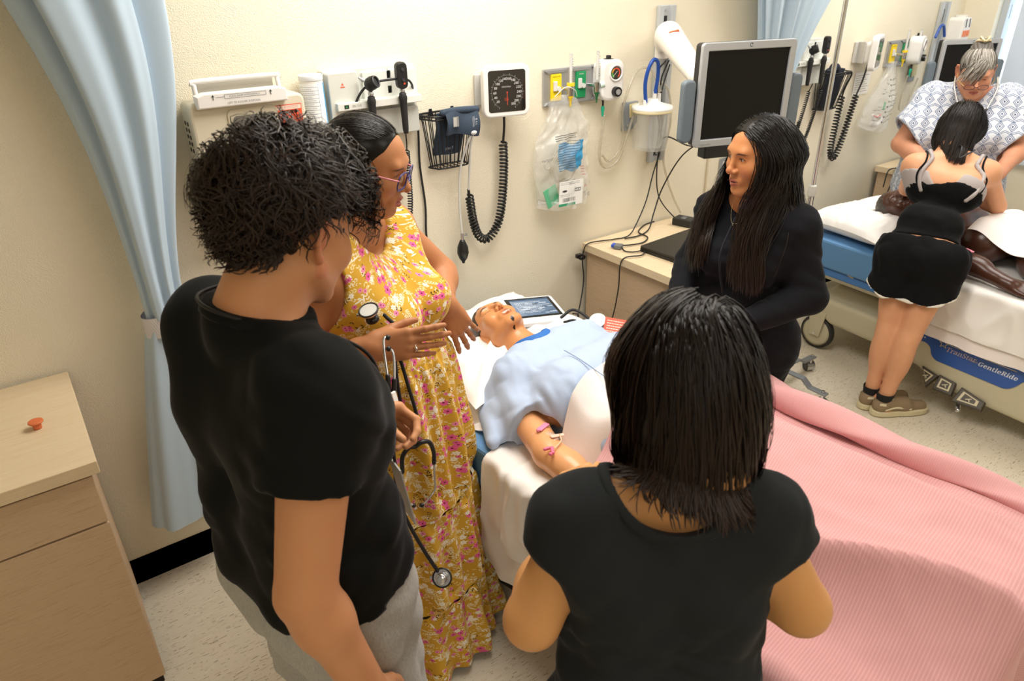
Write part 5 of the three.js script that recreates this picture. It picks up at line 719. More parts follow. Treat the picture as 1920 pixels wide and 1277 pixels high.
const s1 = thing('bed_sheet', 'white sheet hanging over the near side of the nearest bed, blue mattress showing above it', 'sheet', B1.o, B1.a);
part('under_layer', cover({ left: 0.8, right: 0.55, v0: 0.75, v1: 2.0, lift: 0.004, wrinkle: 0.009, seed: 3, wave: 0.03, flare: 0.03 }), linen, s1);
part('folded_layer', cover({ left: 0.67, right: 0.2, v0: 0.88, v1: 1.5, lift: 0.016, out: 0.014, wrinkle: 0.01, seed: 3, wave: 0.03, flare: 0.06, nu: 90, nv: 80 }), linen, s1);
const s2 = thing('bed_sheet', 'white sheet drawn over the dark mannequin and hanging over the far bed side', 'sheet', B2.o, B2.a);
part('under_layer', cover({ left: 0.68, right: 0.6, v0: 0.62, v1: 2.02, lift: 0.004, wrinkle: 0.006, seed: 13, wave: 0.03, flare: 0.02 }), linen2, s2);
part('upper_layer', cover({ left: 0.62, right: 0.4, v0: 0.82, v1: 1.9, lift: 0.014, out: 0.012, wrinkle: 0.006, seed: 13, wave: 0.03, flare: 0.03 }), linen, s2);
const ribTex = canvasTex(256, 256, (x, w, h) => { x.fillStyle = '#cf9b9b'; x.fillRect(0, 0, w, h); for (let i = 0; i < 16; i++) { x.fillStyle = 'rgba(204,140,140,0.3)'; x.fillRect(0, i * 16, w, 6); x.fillStyle = 'rgba(232,186,184,0.3)'; x.fillRect(0, i * 16 + 9, w, 4); } });
const ribBump = canvasTex(32, 256, (x, w, h) => { for (let i = 0; i < 16; i++) { const g = x.createLinearGradient(0, i * 16, 0, i * 16 + 16); g.addColorStop(0, '#333'); g.addColorStop(0.5, '#fff'); g.addColorStop(1, '#333'); x.fillStyle = g; x.fillRect(0, i * 16, w, 16); } }, { data: true });
ribTex.repeat.set(9.5, 9.5); ribBump.repeat.set(9.5, 9.5); 
const pinkMat = new THREE.MeshPhysicalMaterial({ map: ribTex, bumpMap: ribBump, bumpScale: 0.0004, roughness: 0.92, side: THREE.DoubleSide, sheen: 0.35, sheenColor: new THREE.Color(1, 0.75, 0.72) });
function pillow(B, lab, c, sx, sz, h, turn, seed) {
  const t = thing('pillow', lab, 'pillow', at(B, c[0], MT, c[1]), B.a + turn);
  const f = (sgn) => grid((a, b) => { const x = (a - 0.5) * 2, z = (b - 0.5) * 2, e = Math.pow(Math.max(0, (1 - x ** 4) * (1 - z ** 4)), 0.55), cr = 1 + 0.1 * (Math.abs(x) * Math.abs(z)) ** 3 - 0.06 * (1 - x * x) * Math.abs(z) ** 3 - 0.05 * (1 - z * z) * Math.abs(x) ** 3; const dent = sgn > 0 ? 0.03 * Math.exp(-(((x - 0.05) / 0.35) ** 2) - (z / 0.45) ** 2) : 0; return [x * sx * cr, Math.max(0.003, h * 0.5 + sgn * h * 0.5 * e - dent + 0.012 * e * fold(x * 1.4, z * 1.4, seed, 2, 2, 1, seed) * (sgn > 0 ? 1 : 0)), z * sz * cr]; }, 60, 60, { flip: sgn > 0 });
  part('pillowcase', [f(1), f(-1)], linen, t);
  return t;
}
pillow(B1, 'white pillow under the orange-skinned mannequin\'s head', [0.03, 0.31], 0.34, 0.27, 0.15, 0.04, 2);
{ const t = thing('pillowcase_fold', 'loose white pillowcase end hanging towards the yellow dress', 'pillowcase', B1.o, B1.a); part('cloth', grid((a, b) => { const u = lerp(-0.33, -0.2, a), v = lerp(0.36, 0.73, b); return [u - 0.02 * Math.sin(b * 3), MT + 0.008 + 0.1 * a * (1 - 0.6 * b) + 0.014 * fold(u, v, 1, 14, 9, 1, 5) * (0.3 + a) + 0.01 * Math.sin(b * 9), v + 0.02 * a]; }, 30, 40, { thick: 0.004, flip: true }), linen, t); }
pillow(B2, 'white pillow under the dark-skinned mannequin\'s head', [-0.02, 0.27], 0.36, 0.25, 0.14, -0.06, 6);

// ---------------------------------------------------------------- mannequins (bed frame: x across, y up, z towards the feet)
function mannequin(B, lab, o) {
  const t = thing('patient_mannequin', lab, 'mannequin', B.o, B.a), y0 = MT + 0.02;
  const hm = new THREE.Matrix4().makeBasis(V(1, 0, 0), V(0, 0, -1), V(0, 1, 0)); hm.premultiply(new THREE.Matrix4().makeRotationX(o.tilt)).premultiply(new THREE.Matrix4().makeRotationZ(o.roll)).setPosition(...o.head);
  const face = { skin: o.skin, lips: o.lips ?? o.skin, open: o.open ?? 0, mouth: o.mouth, brow: o.brow, noBrow: o.noBrow, browAmt: 0.9, lip: o.lip ?? 0.9, w: 0.98, nose: o.nose ?? 0.7 };
  const ops = movedOps([...headOps(face), ...neckOps(0.056)], hm), nk = V(0, -0.13, -0.045).applyMatrix4(hm).toArray();
  ops.push(...U(cone(nk, [nk[0] * 0.5, y0 + 0.1, 0.6], 0.057, 0.075), 0.03), ...U(cone([-0.13, y0 + 0.1, 0.66], [0.13, y0 + 0.1, 0.66], 0.085), 0.05), ...U(cone([-0.11, y0 + 0.1, 0.85], [0.11, y0 + 0.1, 0.85], 0.105), 0.06), ...U(cone([-0.1, y0 + 0.08, 1.1], [0.1, y0 + 0.08, 1.1], 0.09), 0.06));
  for (const s of [-1, 1]) { ops.push(...U(cone([s * 0.1, y0 + 0.07, 1.12], [s * 0.13, y0 + 0.07, 1.55], 0.08, 0.055), 0.04), ...U(cone([s * 0.13, y0 + 0.07, 1.55], [s * 0.135, y0 + 0.05, 1.93], 0.055, 0.038), 0.02), ...U(cone([s * 0.135, y0 + 0.04, 1.96], [s * 0.135, y0 + 0.14, 1.985], 0.034, 0.024), 0.02)); }
  const arms = o.arms; const boxes = [around(o.head, [0.13, 0.15, 0.16], 0.0028)];
  for (const A of arms) { const [sh, el, wr, hd] = A.p; ops.push(...U(cone(sh, el, 0.055, 0.046), 0.04), ...U(cone(el, wr, 0.047, 0.03), 0.015)); ops.push(...U(ell([el[0], el[1], el[2] + 0.06].map((v, i) => lerp(v, wr[i], 0.12)), [0.046, 0.042, 0.07]), 0.03)); const m = basis(wr, hd, A.dorsal); ops.push(...movedOps(handOps(A.side, { curl: [0.25, 0.3, 0.35, 0.4] }), m)); const hc = V(0, 0.09, 0).applyMatrix4(m).toArray(); boxes.push(around(hc, [0.13, 0.1, 0.13], 0.0035)); }
  const inv = hm.clone().invert(), fc = faceColor(face), q = V(0, 0, 0), sk = lin(o.skin), ck = lin(o.armSkin ?? o.skin);
  const color = (x, y, z) => { q.set(x, y, z).applyMatrix4(inv); if (Math.abs(q.x) < 0.12 && q.y > -0.14 && q.y < 0.15) { if (o.plug && Math.hypot(q.x + 0.012, q.y + 0.112) < 0.0065 && q.z > -0.01 && q.y > -0.12) return [0.01, 0.005, 0.005]; return fc(q.x, q.y, q.z); } return z > 0.62 ? ck : sk; };
  part('body', skinMesh(ops, boxes, 0.009, color), new THREE.MeshPhysicalMaterial({ color: 0xffffff, vertexColors: true, roughness: o.rough ?? 0.3, specularIntensity: 0.6, clearcoat: 0.25, clearcoatRoughness: 0.25 }), t);
  // moulded painted hair: the skull a few millimetres proud, behind the hairline
  const cap = [...U(ell([0, 0.033, -0.015], [0.079, 0.088, 0.101]), 0.01), ...U(ell([0, 0.0, -0.05], [0.068, 0.07, 0.06]), 0.03), ...S(ell([0, 0.0, 0.095], [0.078, 0.083, 0.075]), 0.004), ...S(ell([0.08, -0.03, 0.0], [0.03, 0.05, 0.032]), 0.003), ...S(ell([-0.08, -0.03, 0.0], [0.03, 0.05, 0.032]), 0.003), ...I(plane([0, -0.062, 0], [0, -1, 0.0]))];
  const hg = nets(cap, [-0.1, -0.09, -0.14], [0.1, 0.14, 0.11], 0.0026, { post: (x, y, z, f) => f + 0.0012 * Math.sin((Math.atan2(x, z + 0.1) * 34 + N3(x * 30, y * 30, z * 30) * 2)), reach: 0.004 });
  hg.applyMatrix4(hm); part('moulded_hair', hg, M(o.hair, 0.42), t);
  return { t, ops, hm, y0 };
}
const y1 = MT + 0.02;
const m1 = mannequin(B1, 'orange-skinned patient mannequin with open mouth lying on the nearest bed', { skin: '#db9560', armSkin: '#e6a874', lips: '#bd7048', hair: '#3c2c20', brow: '#2d1d14', head: [-0.012, 0.842, 0.365], tilt: -0.08, roll: 0.1, mouth: 0.011, open: 0, plug: true, arms: [
  { p: [[-0.205, 0.76, 0.66], [-0.315, 0.745, 0.94], [-0.33, 0.735, 1.17]], side: -1 }, { p: [[0.205, 0.76, 0.66], [0.29, 0.73, 0.94], [0.3, 0.72, 1.18]], side: 1 }].map((a) => ({ p: [...a.p, [0.05 * -a.side, -0.15, 1]], side: a.side, dorsal: [a.side * 0.4, 1, 0.1] })) });
const m2 = mannequin(B2, 'dark-brown patient mannequin lying on the far bed', { skin: '#4a2c20', lips: '#5a3a30', hair: '#3d342c', noBrow: true, head: [-0.055, 0.84, 0.36], tilt: 0.1, roll: 0.5, mouth: 0.004, open: 0, rough: 0.28, nose: 0.5, arms: [
  { p: [[-0.2, 0.765, 0.62], [-0.33, 0.77, 0.86], [-0.37, 0.735, 1.12]], side: -1 }, { p: [[0.205, 0.76, 0.62], [0.29, 0.73, 0.9], [0.3, 0.72, 1.14]], side: 1 }].map((a) => ({ p: [...a.p, [0.05 * -a.side, -0.1, 1]], side: a.side, dorsal: [a.side * 0.5, 1, 0] })) });
// gown of the first mannequin
const gownMat = new THREE.MeshPhysicalMaterial({ color: col('#b4c6e2'), roughness: 0.9, sheen: 0.2, sheenColor: new THREE.Color(0.9, 0.95, 1) });
const cutPrim = (p, q) => new Prim((x, y, z) => Math.max(p.d(x, y, z), q.d(x, y, z)), p.lo, p.hi);
const gownOps = [];
{
  const y0 = y1, ops = gownOps;
  ops.push(...U(cone([-0.15, y0 + 0.09, 0.64], [0.15, y0 + 0.105, 0.64], 0.108), 0.05), ...U(cone([-0.13, y0 + 0.11, 0.84], [0.13, y0 + 0.115, 0.84], 0.126), 0.07), ...U(cone([-0.13, y0 + 0.09, 1.12], [0.13, y0 + 0.09, 1.12], 0.112), 0.07), ...U(cone([-0.07, y0 + 0.1, 0.6], [0.07, y0 + 0.1, 0.6], 0.085), 0.05));
  for (const s of [-1, 1]) { const nrm = [s * 0.3, -0.05, 0.95]; ops.push(...U(cutPrim(cone([s * 0.18, 0.765, 0.63], [s * 0.28, 0.755, 0.87], 0.078, 0.088), plane([s * 0.265, 0.75, 0.815], nrm)), 0.03), ...U(cutPrim(cone([s * 0.24, 0.715, 0.6], [s * 0.36, 0.705, 0.74], 0.055, 0.028), plane([s * 0.3, 0.7, 0.8], nrm)), 0.05)); }
  for (const s of [-1, 1]) ops.push(...S(cone([s * 0.19, 0.76, 0.7], [s * 0.34, 0.742, 1.05], 0.057, 0.06), 0.004));
  const neckCut = cone([-0.012, 0.775, 0.42], [-0.006, 0.832, 0.565], 0.076, 0.072);
  const body = [...ops, ...I(plane([0, 0, 1.2], [0, 0, 1])), ...I(plane([0, MT + 0.006, 0], [0, -1, 0]))];
  const post = (x, y, z, f) => f + 0.003 * fold(x, y, z, 6, 3, 3, 2) + (Math.abs(x) > 0.16 ? 0.004 * fold(x * 0.8 + z * 0.3, y, z - x * 0.4, 20, 6, 6, 5) : 0.002 * fold(x + z * 0.6, y, z - x * 0.6, 12, 5, 3, 8));
  const lo = [-0.42, MT - 0.02, 0.46], hi = [0.42, 0.98, 1.22];
  const t = thing('hospital_gown', 'pale blue hospital gown with darker neck binding on the orange-skinned mannequin', 'gown', B1.o, B1.a);
  part('gown', nets([...body, ...S(neckCut, 0.006)], lo, hi, 0.007, { reach: 0.02, post }), gownMat, t);
  part('neck_binding', nets([...grow(body, 0.006), ...I(new Prim((x, y, z) => neckCut.d(x, y, z) - 0.011, neckCut.lo, neckCut.hi), 0.002), ...S(new Prim((x, y, z) => neckCut.d(x, y, z) + 0.002, neckCut.lo, neckCut.hi), 0.002)], [-0.13, 0.7, 0.46], [0.13, 0.98, 0.7], 0.004), M('#2d6fc0', 0.7), t);
  part('chest_seam', tube([[-0.08, 0.9365, 0.77], [-0.095, 0.941, 0.86], [-0.105, 0.93, 0.97]], 0.0016, 20), M('#93a7c8', 0.9), t);
}
// what a cloth laid over a body rests on: its top, drawn taut
function draped(ops, pull = 50, lo = [-0.5, 0.3], hi = [0.5, 2.12], c = 0.02) {
  const nu = Math.round((hi[0] - lo[0]) / c) + 1, nv = Math.round((hi[1] - lo[1]) / c) + 1; let h = new Float32Array(nu * nv);
  for (let j = 0; j < nv; j++) for (let i = 0; i < nu; i++) { const u = lo[0] + i * c, v = lo[1] + j * c; let y = MT + 0.34; while (y > MT && evalOps(ops, u, y, v) > 0) y -= 0.006; h[j * nu + i] = Math.max(0, y - MT); }
  const base = h.slice(); for (let k = 0; k < pull; k++) { const n = h.slice(); for (let j = 1; j < nv - 1; j++) for (let i = 1; i < nu - 1; i++) { const q = j * nu + i; n[q] = Math.max(base[q], (h[q - 1] + h[q + 1] + h[q - nu] + h[q + nu]) * 0.25 - 0.0006); } h = n; }
  for (let k = 0; k < 3; k++) { const n = h.slice(); for (let j = 1; j < nv - 1; j++) for (let i = 1; i < nu - 1; i++) { const q = j * nu + i; n[q] = h[q] * 0.5 + (h[q - 1] + h[q + 1] + h[q - nu] + h[q + nu]) * 0.125; } h = n; }
  return (u, v) => { const x = clamp((u - lo[0]) / c, 0, nu - 1.001), y = clamp((v - lo[1]) / c, 0, nv - 1.001), i = x | 0, j = y | 0, a = x - i, b = y - j, q = j * nu + i; return lerp(lerp(h[q], h[q + 1], a), lerp(h[q + nu], h[q + nu + 1], a), b); };
}
const under1 = draped([...m1.ops, ...gownOps]), under2 = draped(m2.ops);
part('body_cover', cover({ left: 0.2, right: 0.5, v0: 0.8, v1: 2.0, lift: 0.02, wrinkle: 0.008, seed: 33, height: under2 }), linen2, s2);
const s3 = thing('top_sheet', 'white sheet drawn up over the gowned mannequin\'s belly', 'sheet', B1.o, B1.a);
part('cloth', cover({ left: 0.285, right: 0.4, v0: 0.93, v1: 1.36, skew: -0.06, lift: 0.02, wrinkle: 0.009, seed: 43, height: (u, v) => under1(u, v) * sstep(-0.29, -0.2, u) }), linen2, s3);
const bl = thing('blanket', 'pink ribbed blanket over the mannequin\'s legs on the nearest bed', 'blanket', B1.o, B1.a);
function taut(u, v) { // stretched from the near mattress edge up to the raised toes, falling away beyond the fold
  const k = sstep(1.2, 2.02, v), uL = lerp(-0.385, -0.13, k), hL = lerp(0.05, 0.2, Math.pow(k, 0.8)) * (1 - sstep(2.03, 2.1, v) * 0.2), hM = lerp(0.17, 0.17, k), uR = 0.15; let h;
  if (u < uL) { const t = (uL - u) / (HW + uL + 0.001); h = hL * Math.pow(Math.max(0, 1 - t), 2.3); } else if (u < 0.14) { const t = (u - uL) / (0.14 - uL); h = lerp(hL, hM, sstep(0, 1, t)) - 0.02 * Math.sin(t * Math.PI) * k; } else h = hM * Math.pow(Math.max(0, 1 - (u - 0.14) / (HW - 0.14) * 0.97), 1.05);
  return Math.max(h, under1(u, v) + (v < 1.6 ? 0.012 : 0));
}
part('cloth', cover({ left: 0.9, right: 0.46, v0: 1.22, skew: -0.24, v1: 2.5, lift: 0.028, out: 0.04, wrinkle: 0.008, seed: 53, height: taut, wave: 0.07, freq: 9, flare: 0.14, nu: 130, nv: 120, thick: 0.006 }), pinkMat, bl);
part('folded_edge', grid((a, b) => { const v = lerp(1.0, 2.12, b), th = a * Math.PI * 2, r = lerp(0.042, 0.03, b) * (1 + 0.15 * Math.sin(v * 8 + th)); const un = 0.398 + 0.05 * Math.sin(b * 2.6) + 0.02 * Math.sin(v * 7); return [un + Math.cos(th) * r * 1.25, MT + 0.044 + 0.062 * (1 - b) + Math.sin(th) * r + 0.008 * Math.sin(v * 17 + th * 2), v]; }, 30, 90, { closeU: true, flip: true, uv: (a, b) => [a * 0.25, b * 1.3] }), pinkMat, bl);
part('turned_corner', grid((a, b) => { const u = lerp(0.26, 0.47, a), v = lerp(0.93, 1.16, b); return [u + 0.02 * Math.sin(b * 4), MT + 0.1 + 0.05 * Math.sin(a * 3.1) * Math.sin(b * 2.8 + 0.3) - 0.05 * a, v + 0.03 * Math.sin(a * 5)]; }, 24, 20, { thick: 0.008, flip: true, uv: (a, b) => [a * 0.3, b * 0.3] }), pinkMat, bl);
// infusion site on the forearm
{
  const t = thing('infusion_line', 'pink and clear infusion tabs taped to the orange mannequin\'s forearm', 'infusion line', B1.o, B1.a);
  part('tape', [grid((a, b) => [-0.325 + a * 0.06, 0.7935 - 0.012 * (a - 0.45) ** 2 * 4, 0.875 + b * 0.075 + a * 0.01], 10, 10, { flip: true, thick: 0.001 })], new THREE.MeshPhysicalMaterial({ color: 0xffffff, transmission: 0.85, thickness: 0, roughness: 0.25 }), t);
  part('pink_wing', [box(0.05, 0.005, 0.018, [-0.285, 0.797, 0.885], [0, 0.25, -0.1]), sph(0.006, [-0.31, 0.799, 0.89])], M('#ef8fb4', 0.4), t);
  part('clear_tab', [box(0.044, 0.004, 0.014, [-0.285, 0.796, 0.945], [0, -0.35, -0.1])], M('#f0c9b4', 0.3), t);
  part('line', tube([[-0.28, 0.8, 0.95], [-0.3, 0.8, 0.975], [-0.335, 0.797, 0.985]], 0.0022), M('#eec7a6', 0.3), t);
  part('pink_clamp', [box(0.032, 0.009, 0.01, [-0.345, 0.795, 0.985], [0, 0.9, 0]), box(0.022, 0.009, 0.008, [-0.352, 0.796, 0.97], [0, -0.3, 0]), sph(0.0055, [-0.362, 0.796, 0.995])], M('#ee6f95', 0.4), t);
}
{ const t = thing('infusion_line', 'pink infusion tab taped to the dark mannequin\'s forearm', 'infusion line', B2.o, B2.a); part('pink_wing', box(0.02, 0.006, 0.05, [-0.34, 0.823, 0.9], [0, -0.4, 0]), M('#ef8fa8', 0.4), t); part('clear_tape', grid((a, b) => [-0.365 + a * 0.05, 0.818 - 0.012 * (a - 0.5) ** 2 * 4, 0.84 + b * 0.07], 8, 8, { flip: true, thick: 0.001 }), new THREE.MeshPhysicalMaterial({ color: 0xffffff, transmission: 0.8, thickness: 0, roughness: 0.25 }), t); }
// tablet, pressure dial with red tag and leads on the pillow
{
  const p = at(B1, 0.19, MT + 0.155, 0.34), t = thing('tablet_computer', 'white tablet with black rimmed lit screen lying on the pillow', 'tablet', p, B1.a - 0.28); t.rotation.x = 0.22; t.rotation.z = -0.1;
  part('case', ext(rrect(0.235, 0.165, 0.012), 0.012, 0.003, [0, 0, 0], [-Math.PI / 2, 0, 0]), M('#d9dadb', 0.35), t);
  part('glass', box(0.2, 0.002, 0.125, [0.004, 0.0165, -0.012], [0, 0, 0], 0.0005), M('#17191c', 0.12), t);
  const sc = canvasTex(256, 160, (x, w, h) => { const g = x.createLinearGradient(0, 0, w, h); g.addColorStop(0, '#7d90a8'); g.addColorStop(1, '#4d627e'); x.fillStyle = g; x.fillRect(0, 0, w, h); x.fillStyle = '#3f546e'; x.fillRect(0, 0, w, 14); const r = rngOf(71); for (let i = 0; i < 26; i++) { x.fillStyle = r() < 0.5 ? 'rgba(35,52,74,0.55)' : 'rgba(225,235,245,0.5)'; x.fillRect(20 + r() * 200, 24 + r() * 120, 10 + r() * 50, 4 + r() * 8); } lines(x, 20, 30, 190, 9, 12, '#e6edf4', r, 3); });
  part('screen', xf(new THREE.PlaneGeometry(0.172, 0.108), [0.004, 0.0179, -0.012], [-Math.PI / 2, 0, 0]), new THREE.MeshStandardMaterial({ map: sc, roughness: 0.2, emissive: new THREE.Color(0.06, 0.06, 0.06), emissiveMap: sc }), t);
}
{
  const p = at(B1, 0.27, MT + 0.165, 0.7), t = thing('aneroid_gauge', 'hand-held pressure dial with an orange-red printed tag, beside the gowned mannequin', 'gauge', p, B1.a - 0.75);
  part('dial', [lathe([[0, 0], [0.028, 0], [0.032, 0.004], [0.032, 0.016], [0.029, 0.018], [0, 0.018]], [-0.07, 0.03, -0.03], [0.5, 0, 0.2])], M('#c9cac6', 0.3, { metalness: 0.4 }), t);
  part('dial_face', [xf(new THREE.CircleGeometry(0.026, 28), [-0.0735, 0.0478, -0.021], [-Math.PI / 2 + 0.5, 0, 0]).rotateZ(0)], M('#f0efe8', 0.4), t);
  print('tag', 0.15, 0.085, 256, (x, w, h) => { x.fillStyle = '#e9573b'; x.fillRect(0, 0, w, h); const r = rngOf(81); lines(x, 16, 16, w - 30, 7, 17, 'rgba(255,235,220,0.85)', r, 7); }, t, [0.02, 0.02, 0.02], [-Math.PI / 2 + 0.75, 0, -0.2]);
  part('cuff', [grid((a, b) => [lerp(-0.02, 0.12, a), -0.04 + 0.03 * Math.sin(a * 3), lerp(-0.04, 0.12, b)], 12, 12, { thick: 0.015, flip: true })], M('#2a1d1a', 0.7), t);
  part('lead', [tube([[-0.2, 0.03, -0.08], [-0.16, 0.05, -0.1], [-0.12, 0.045, -0.07], [-0.08, 0.02, -0.04]], 0.0055), tube([[-0.19, 0.02, -0.06], [-0.15, 0.03, -0.05], [-0.1, 0.015, 0.0]], 0.0045), tube([[0.02, 0, -0.05], [0.1, 0.06, -0.06], [0.17, 0.04, -0.04], [0.22, -0.04, -0.02]], 0.008), tube([[0.06, -0.02, 0.03], [0.12, 0.01, 0.01], [0.16, -0.01, 0.04], [0.12, -0.03, 0.08]], 0.005)], rubber, t);
}
{ const t = thing('hose_connector', 'black ribbed hose end lying at the pillow beside the yellow dress', 'hose', at(B1, -0.36, MT + 0.02, 0.1)); part('hose', [0, 1, 2, 3].map((i) => cyl(0.02 + (i % 2) * 0.005, 0.02 + (i % 2) * 0.005, 0.014, [i * 0.013, 0.02, i * 0.005], [0, 0.35, Math.PI / 2])), rubber, t); }
// ---------------------------------------------------------------- people
// figure: joints in the person's own frame (x to the person's left, y up, z forward) -> operation lists for body and clothes
function figure(o) {
  const f = { torso: [], neckline: [], arm: { L: [], R: [] }, leg: { L: [], R: [] }, boxes: [] };
  const w = o.width ?? 1, A = o.armR ?? [0.05, 0.043, 0.028], Lg = o.legR ?? [0.085, 0.056, 0.038];
  const bar2 = (c, hw, r, k, dx = [1, 0, 0]) => U(cone(c.map((v, i) => v - dx[i] * hw), c.map((v, i) => v + dx[i] * hw), r), k);
  const ax = o.axis ?? [1, 0, 0];
  f.torso.push(...bar2(o.hips.c, o.hips.w, o.hips.r, 0.05, ax), ...bar2(o.waist.c, o.waist.w, o.waist.r, 0.06, ax), ...bar2(o.chest.c, o.chest.w, o.chest.r, 0.06, ax), ...(o.belly ? U(ell(o.belly.c, o.belly.r), 0.05) : []));
  for (const s of ['L', 'R']) { const sh = o.sh[s], nk = o.neck; f.torso.push(...U(cone([lerp(nk[0], sh[0], 0.25), lerp(nk[1], sh[1], 0.25) + 0.005, lerp(nk[2], sh[2], 0.25)], sh, 0.05, A[0] * 1.12), 0.05), ...U(cone(sh, [lerp(o.chest.c[0], sh[0], 0.55), lerp(o.chest.c[1], sh[1], 0.35), lerp(o.chest.c[2], sh[2], 0.4)], A[0] * 1.1, 0.07), 0.05)); if (o.bust) f.torso.push(...U(ell([(s === 'L' ? 1 : -1) * o.bust.x + o.chest.c[0], o.bust.y, o.bust.z], o.bust.r), 0.04)); }
  f.hm = eul(o.head.p, o.head.r, o.head.s ?? 1);
  const nkTop = V(0, -0.09, -0.035).applyMatrix4(f.hm).toArray();
  const headLocal = [...headOps(o.face), ...neckOps(o.neckR ?? 0.052)].map(([a, p, k]) => [a, p, k]);
  f.head = movedOps(headLocal, eul(o.head.p, o.head.r));
  f.neck = U(cone(nkTop, o.neck, (o.neckR ?? 0.052), (o.neckR ?? 0.052) * 1.18), 0.03);
  f.boxes.push(around(V(0, -0.01, 0.0).applyMatrix4(f.hm).toArray(), [0.145, 0.165, 0.145], o.headCell ?? 0.0028));
  for (const s of ['L', 'R']) {
    const sh = o.sh[s], el = o.el[s], wr = o.wr[s], sg = s === 'L' ? 1 : -1;
    f.arm[s].push(...U(cone(sh, el, A[0], A[1]), 0.02), ...U(cone(el, wr, A[1] * 0.98, A[2]), 0.012), ...U(ell([lerp(el[0], wr[0], 0.25), lerp(el[1], wr[1], 0.25), lerp(el[2], wr[2], 0.25)], [A[1] * 0.84, A[1] * 0.84, A[1] * 0.84]), 0.04));
    const h = o.hand[s]; const m = basis(wr, h.dir, h.back); f.arm[s].push(...movedOps(handOps(sg, h.pose, o.handS ?? 1), m)); f['hand' + s] = m; f.boxes.push(around(V(0, 0.085, -0.01).applyMatrix4(m).toArray(), 0.125, h.cell ?? 0.0034));
    const L = o.leg[s]; f.leg[s].push(...U(cone(L[0], L[1], Lg[0], Lg[1]), 0.04), ...U(cone(L[1], L[2], Lg[1] * 0.93, Lg[2]), 0.02)); { const q = [0, 1, 2].map((i) => lerp(L[1][i], L[2][i], 0.3)); q[2] -= 0.018; f.leg[s].push(...U(ell(q, [Lg[1] * 0.95, 0.11, Lg[1] * 0.98]), 0.04)); }
    f.leg[s].push(...U(cone(L[2], [L[2][0], 0.03, L[2][2] + 0.02], Lg[2] * 0.95, 0.035), 0.02), ...U(cone([L[2][0], 0.035, L[2][2]], [L[2][0] + (o.toe?.[s]?.[0] ?? 0), 0.03, L[2][2] + (o.toe?.[s]?.[1] ?? 0.14)], 0.036, 0.026), 0.02));
  }
  f.all = [...f.torso, ...f.neck, ...f.head, ...f.arm.L, ...f.arm.R, ...f.leg.L, ...f.leg.R];
  const inv = eul(o.head.p, o.head.r).invert(), q = V(0, 0, 0), fc = faceColor(o.face), sk = lin(o.face.skin), pk = lin(o.face.blush ?? o.face.skin);
  f.color = (x, y, z) => { q.set(x, y, z).applyMatrix4(inv); if (q.y > -0.125 && q.y < 0.14 && Math.abs(q.x) < 0.11 && q.z > -0.11 && q.z < 0.13) return fc(q.x, q.y, q.z); const n = 0.5 + 0.5 * soft(x, y, z, 22, 4), t = 0.16 * n; return [0, 1, 2].map((i) => lerp(sk[i], pk[i], t)); };
  f.body = (parent, cell = 0.009) => part('body', skinMesh(f.all, f.boxes, cell, f.color), skinMat(o.skinRough ?? 0.45), parent);
  f.inHead = (p) => V(...p).applyMatrix4(f.hm).toArray();
  return f;
}
const cutBy = (ops, p, k = 0.004) => [...ops, ...I(p, k)];
const capped = (prim, q) => new Prim((x, y, z) => Math.max(prim.d(x, y, z), q.d(x, y, z)), prim.lo, prim.hi);
// sleeve: a tube round the arm that ends at fraction t of the way from a to b
function sleeve(a, b, r0, r1, t, tilt = [0, 0, 0]) { const d = b.map((v, i) => v - a[i]), e = a.map((v, i) => v + d[i] * t), n = d.map((v, i) => v / Math.hypot(...d) + tilt[i]); return capped(cone(a, a.map((v, i) => v + d[i] * (t + 0.1)), r0, r1), plane(e, n)); }
const band = (base, cut, w, t) => [...grow(base, t), ...I(new Prim((x, y, z) => cut.d(x, y, z) - w, cut.lo, cut.hi), 0.002), ...S(new Prim((x, y, z) => cut.d(x, y, z) + 0.003, cut.lo, cut.hi), 0.002)];
const knit = (c, rough = 0.92) => new THREE.MeshPhysicalMaterial({ color: col(c), roughness: rough, specularIntensity: 0.35, sheen: 0.25, sheenColor: new THREE.Color(0.5, 0.5, 0.55), sheenRoughness: 0.6 });
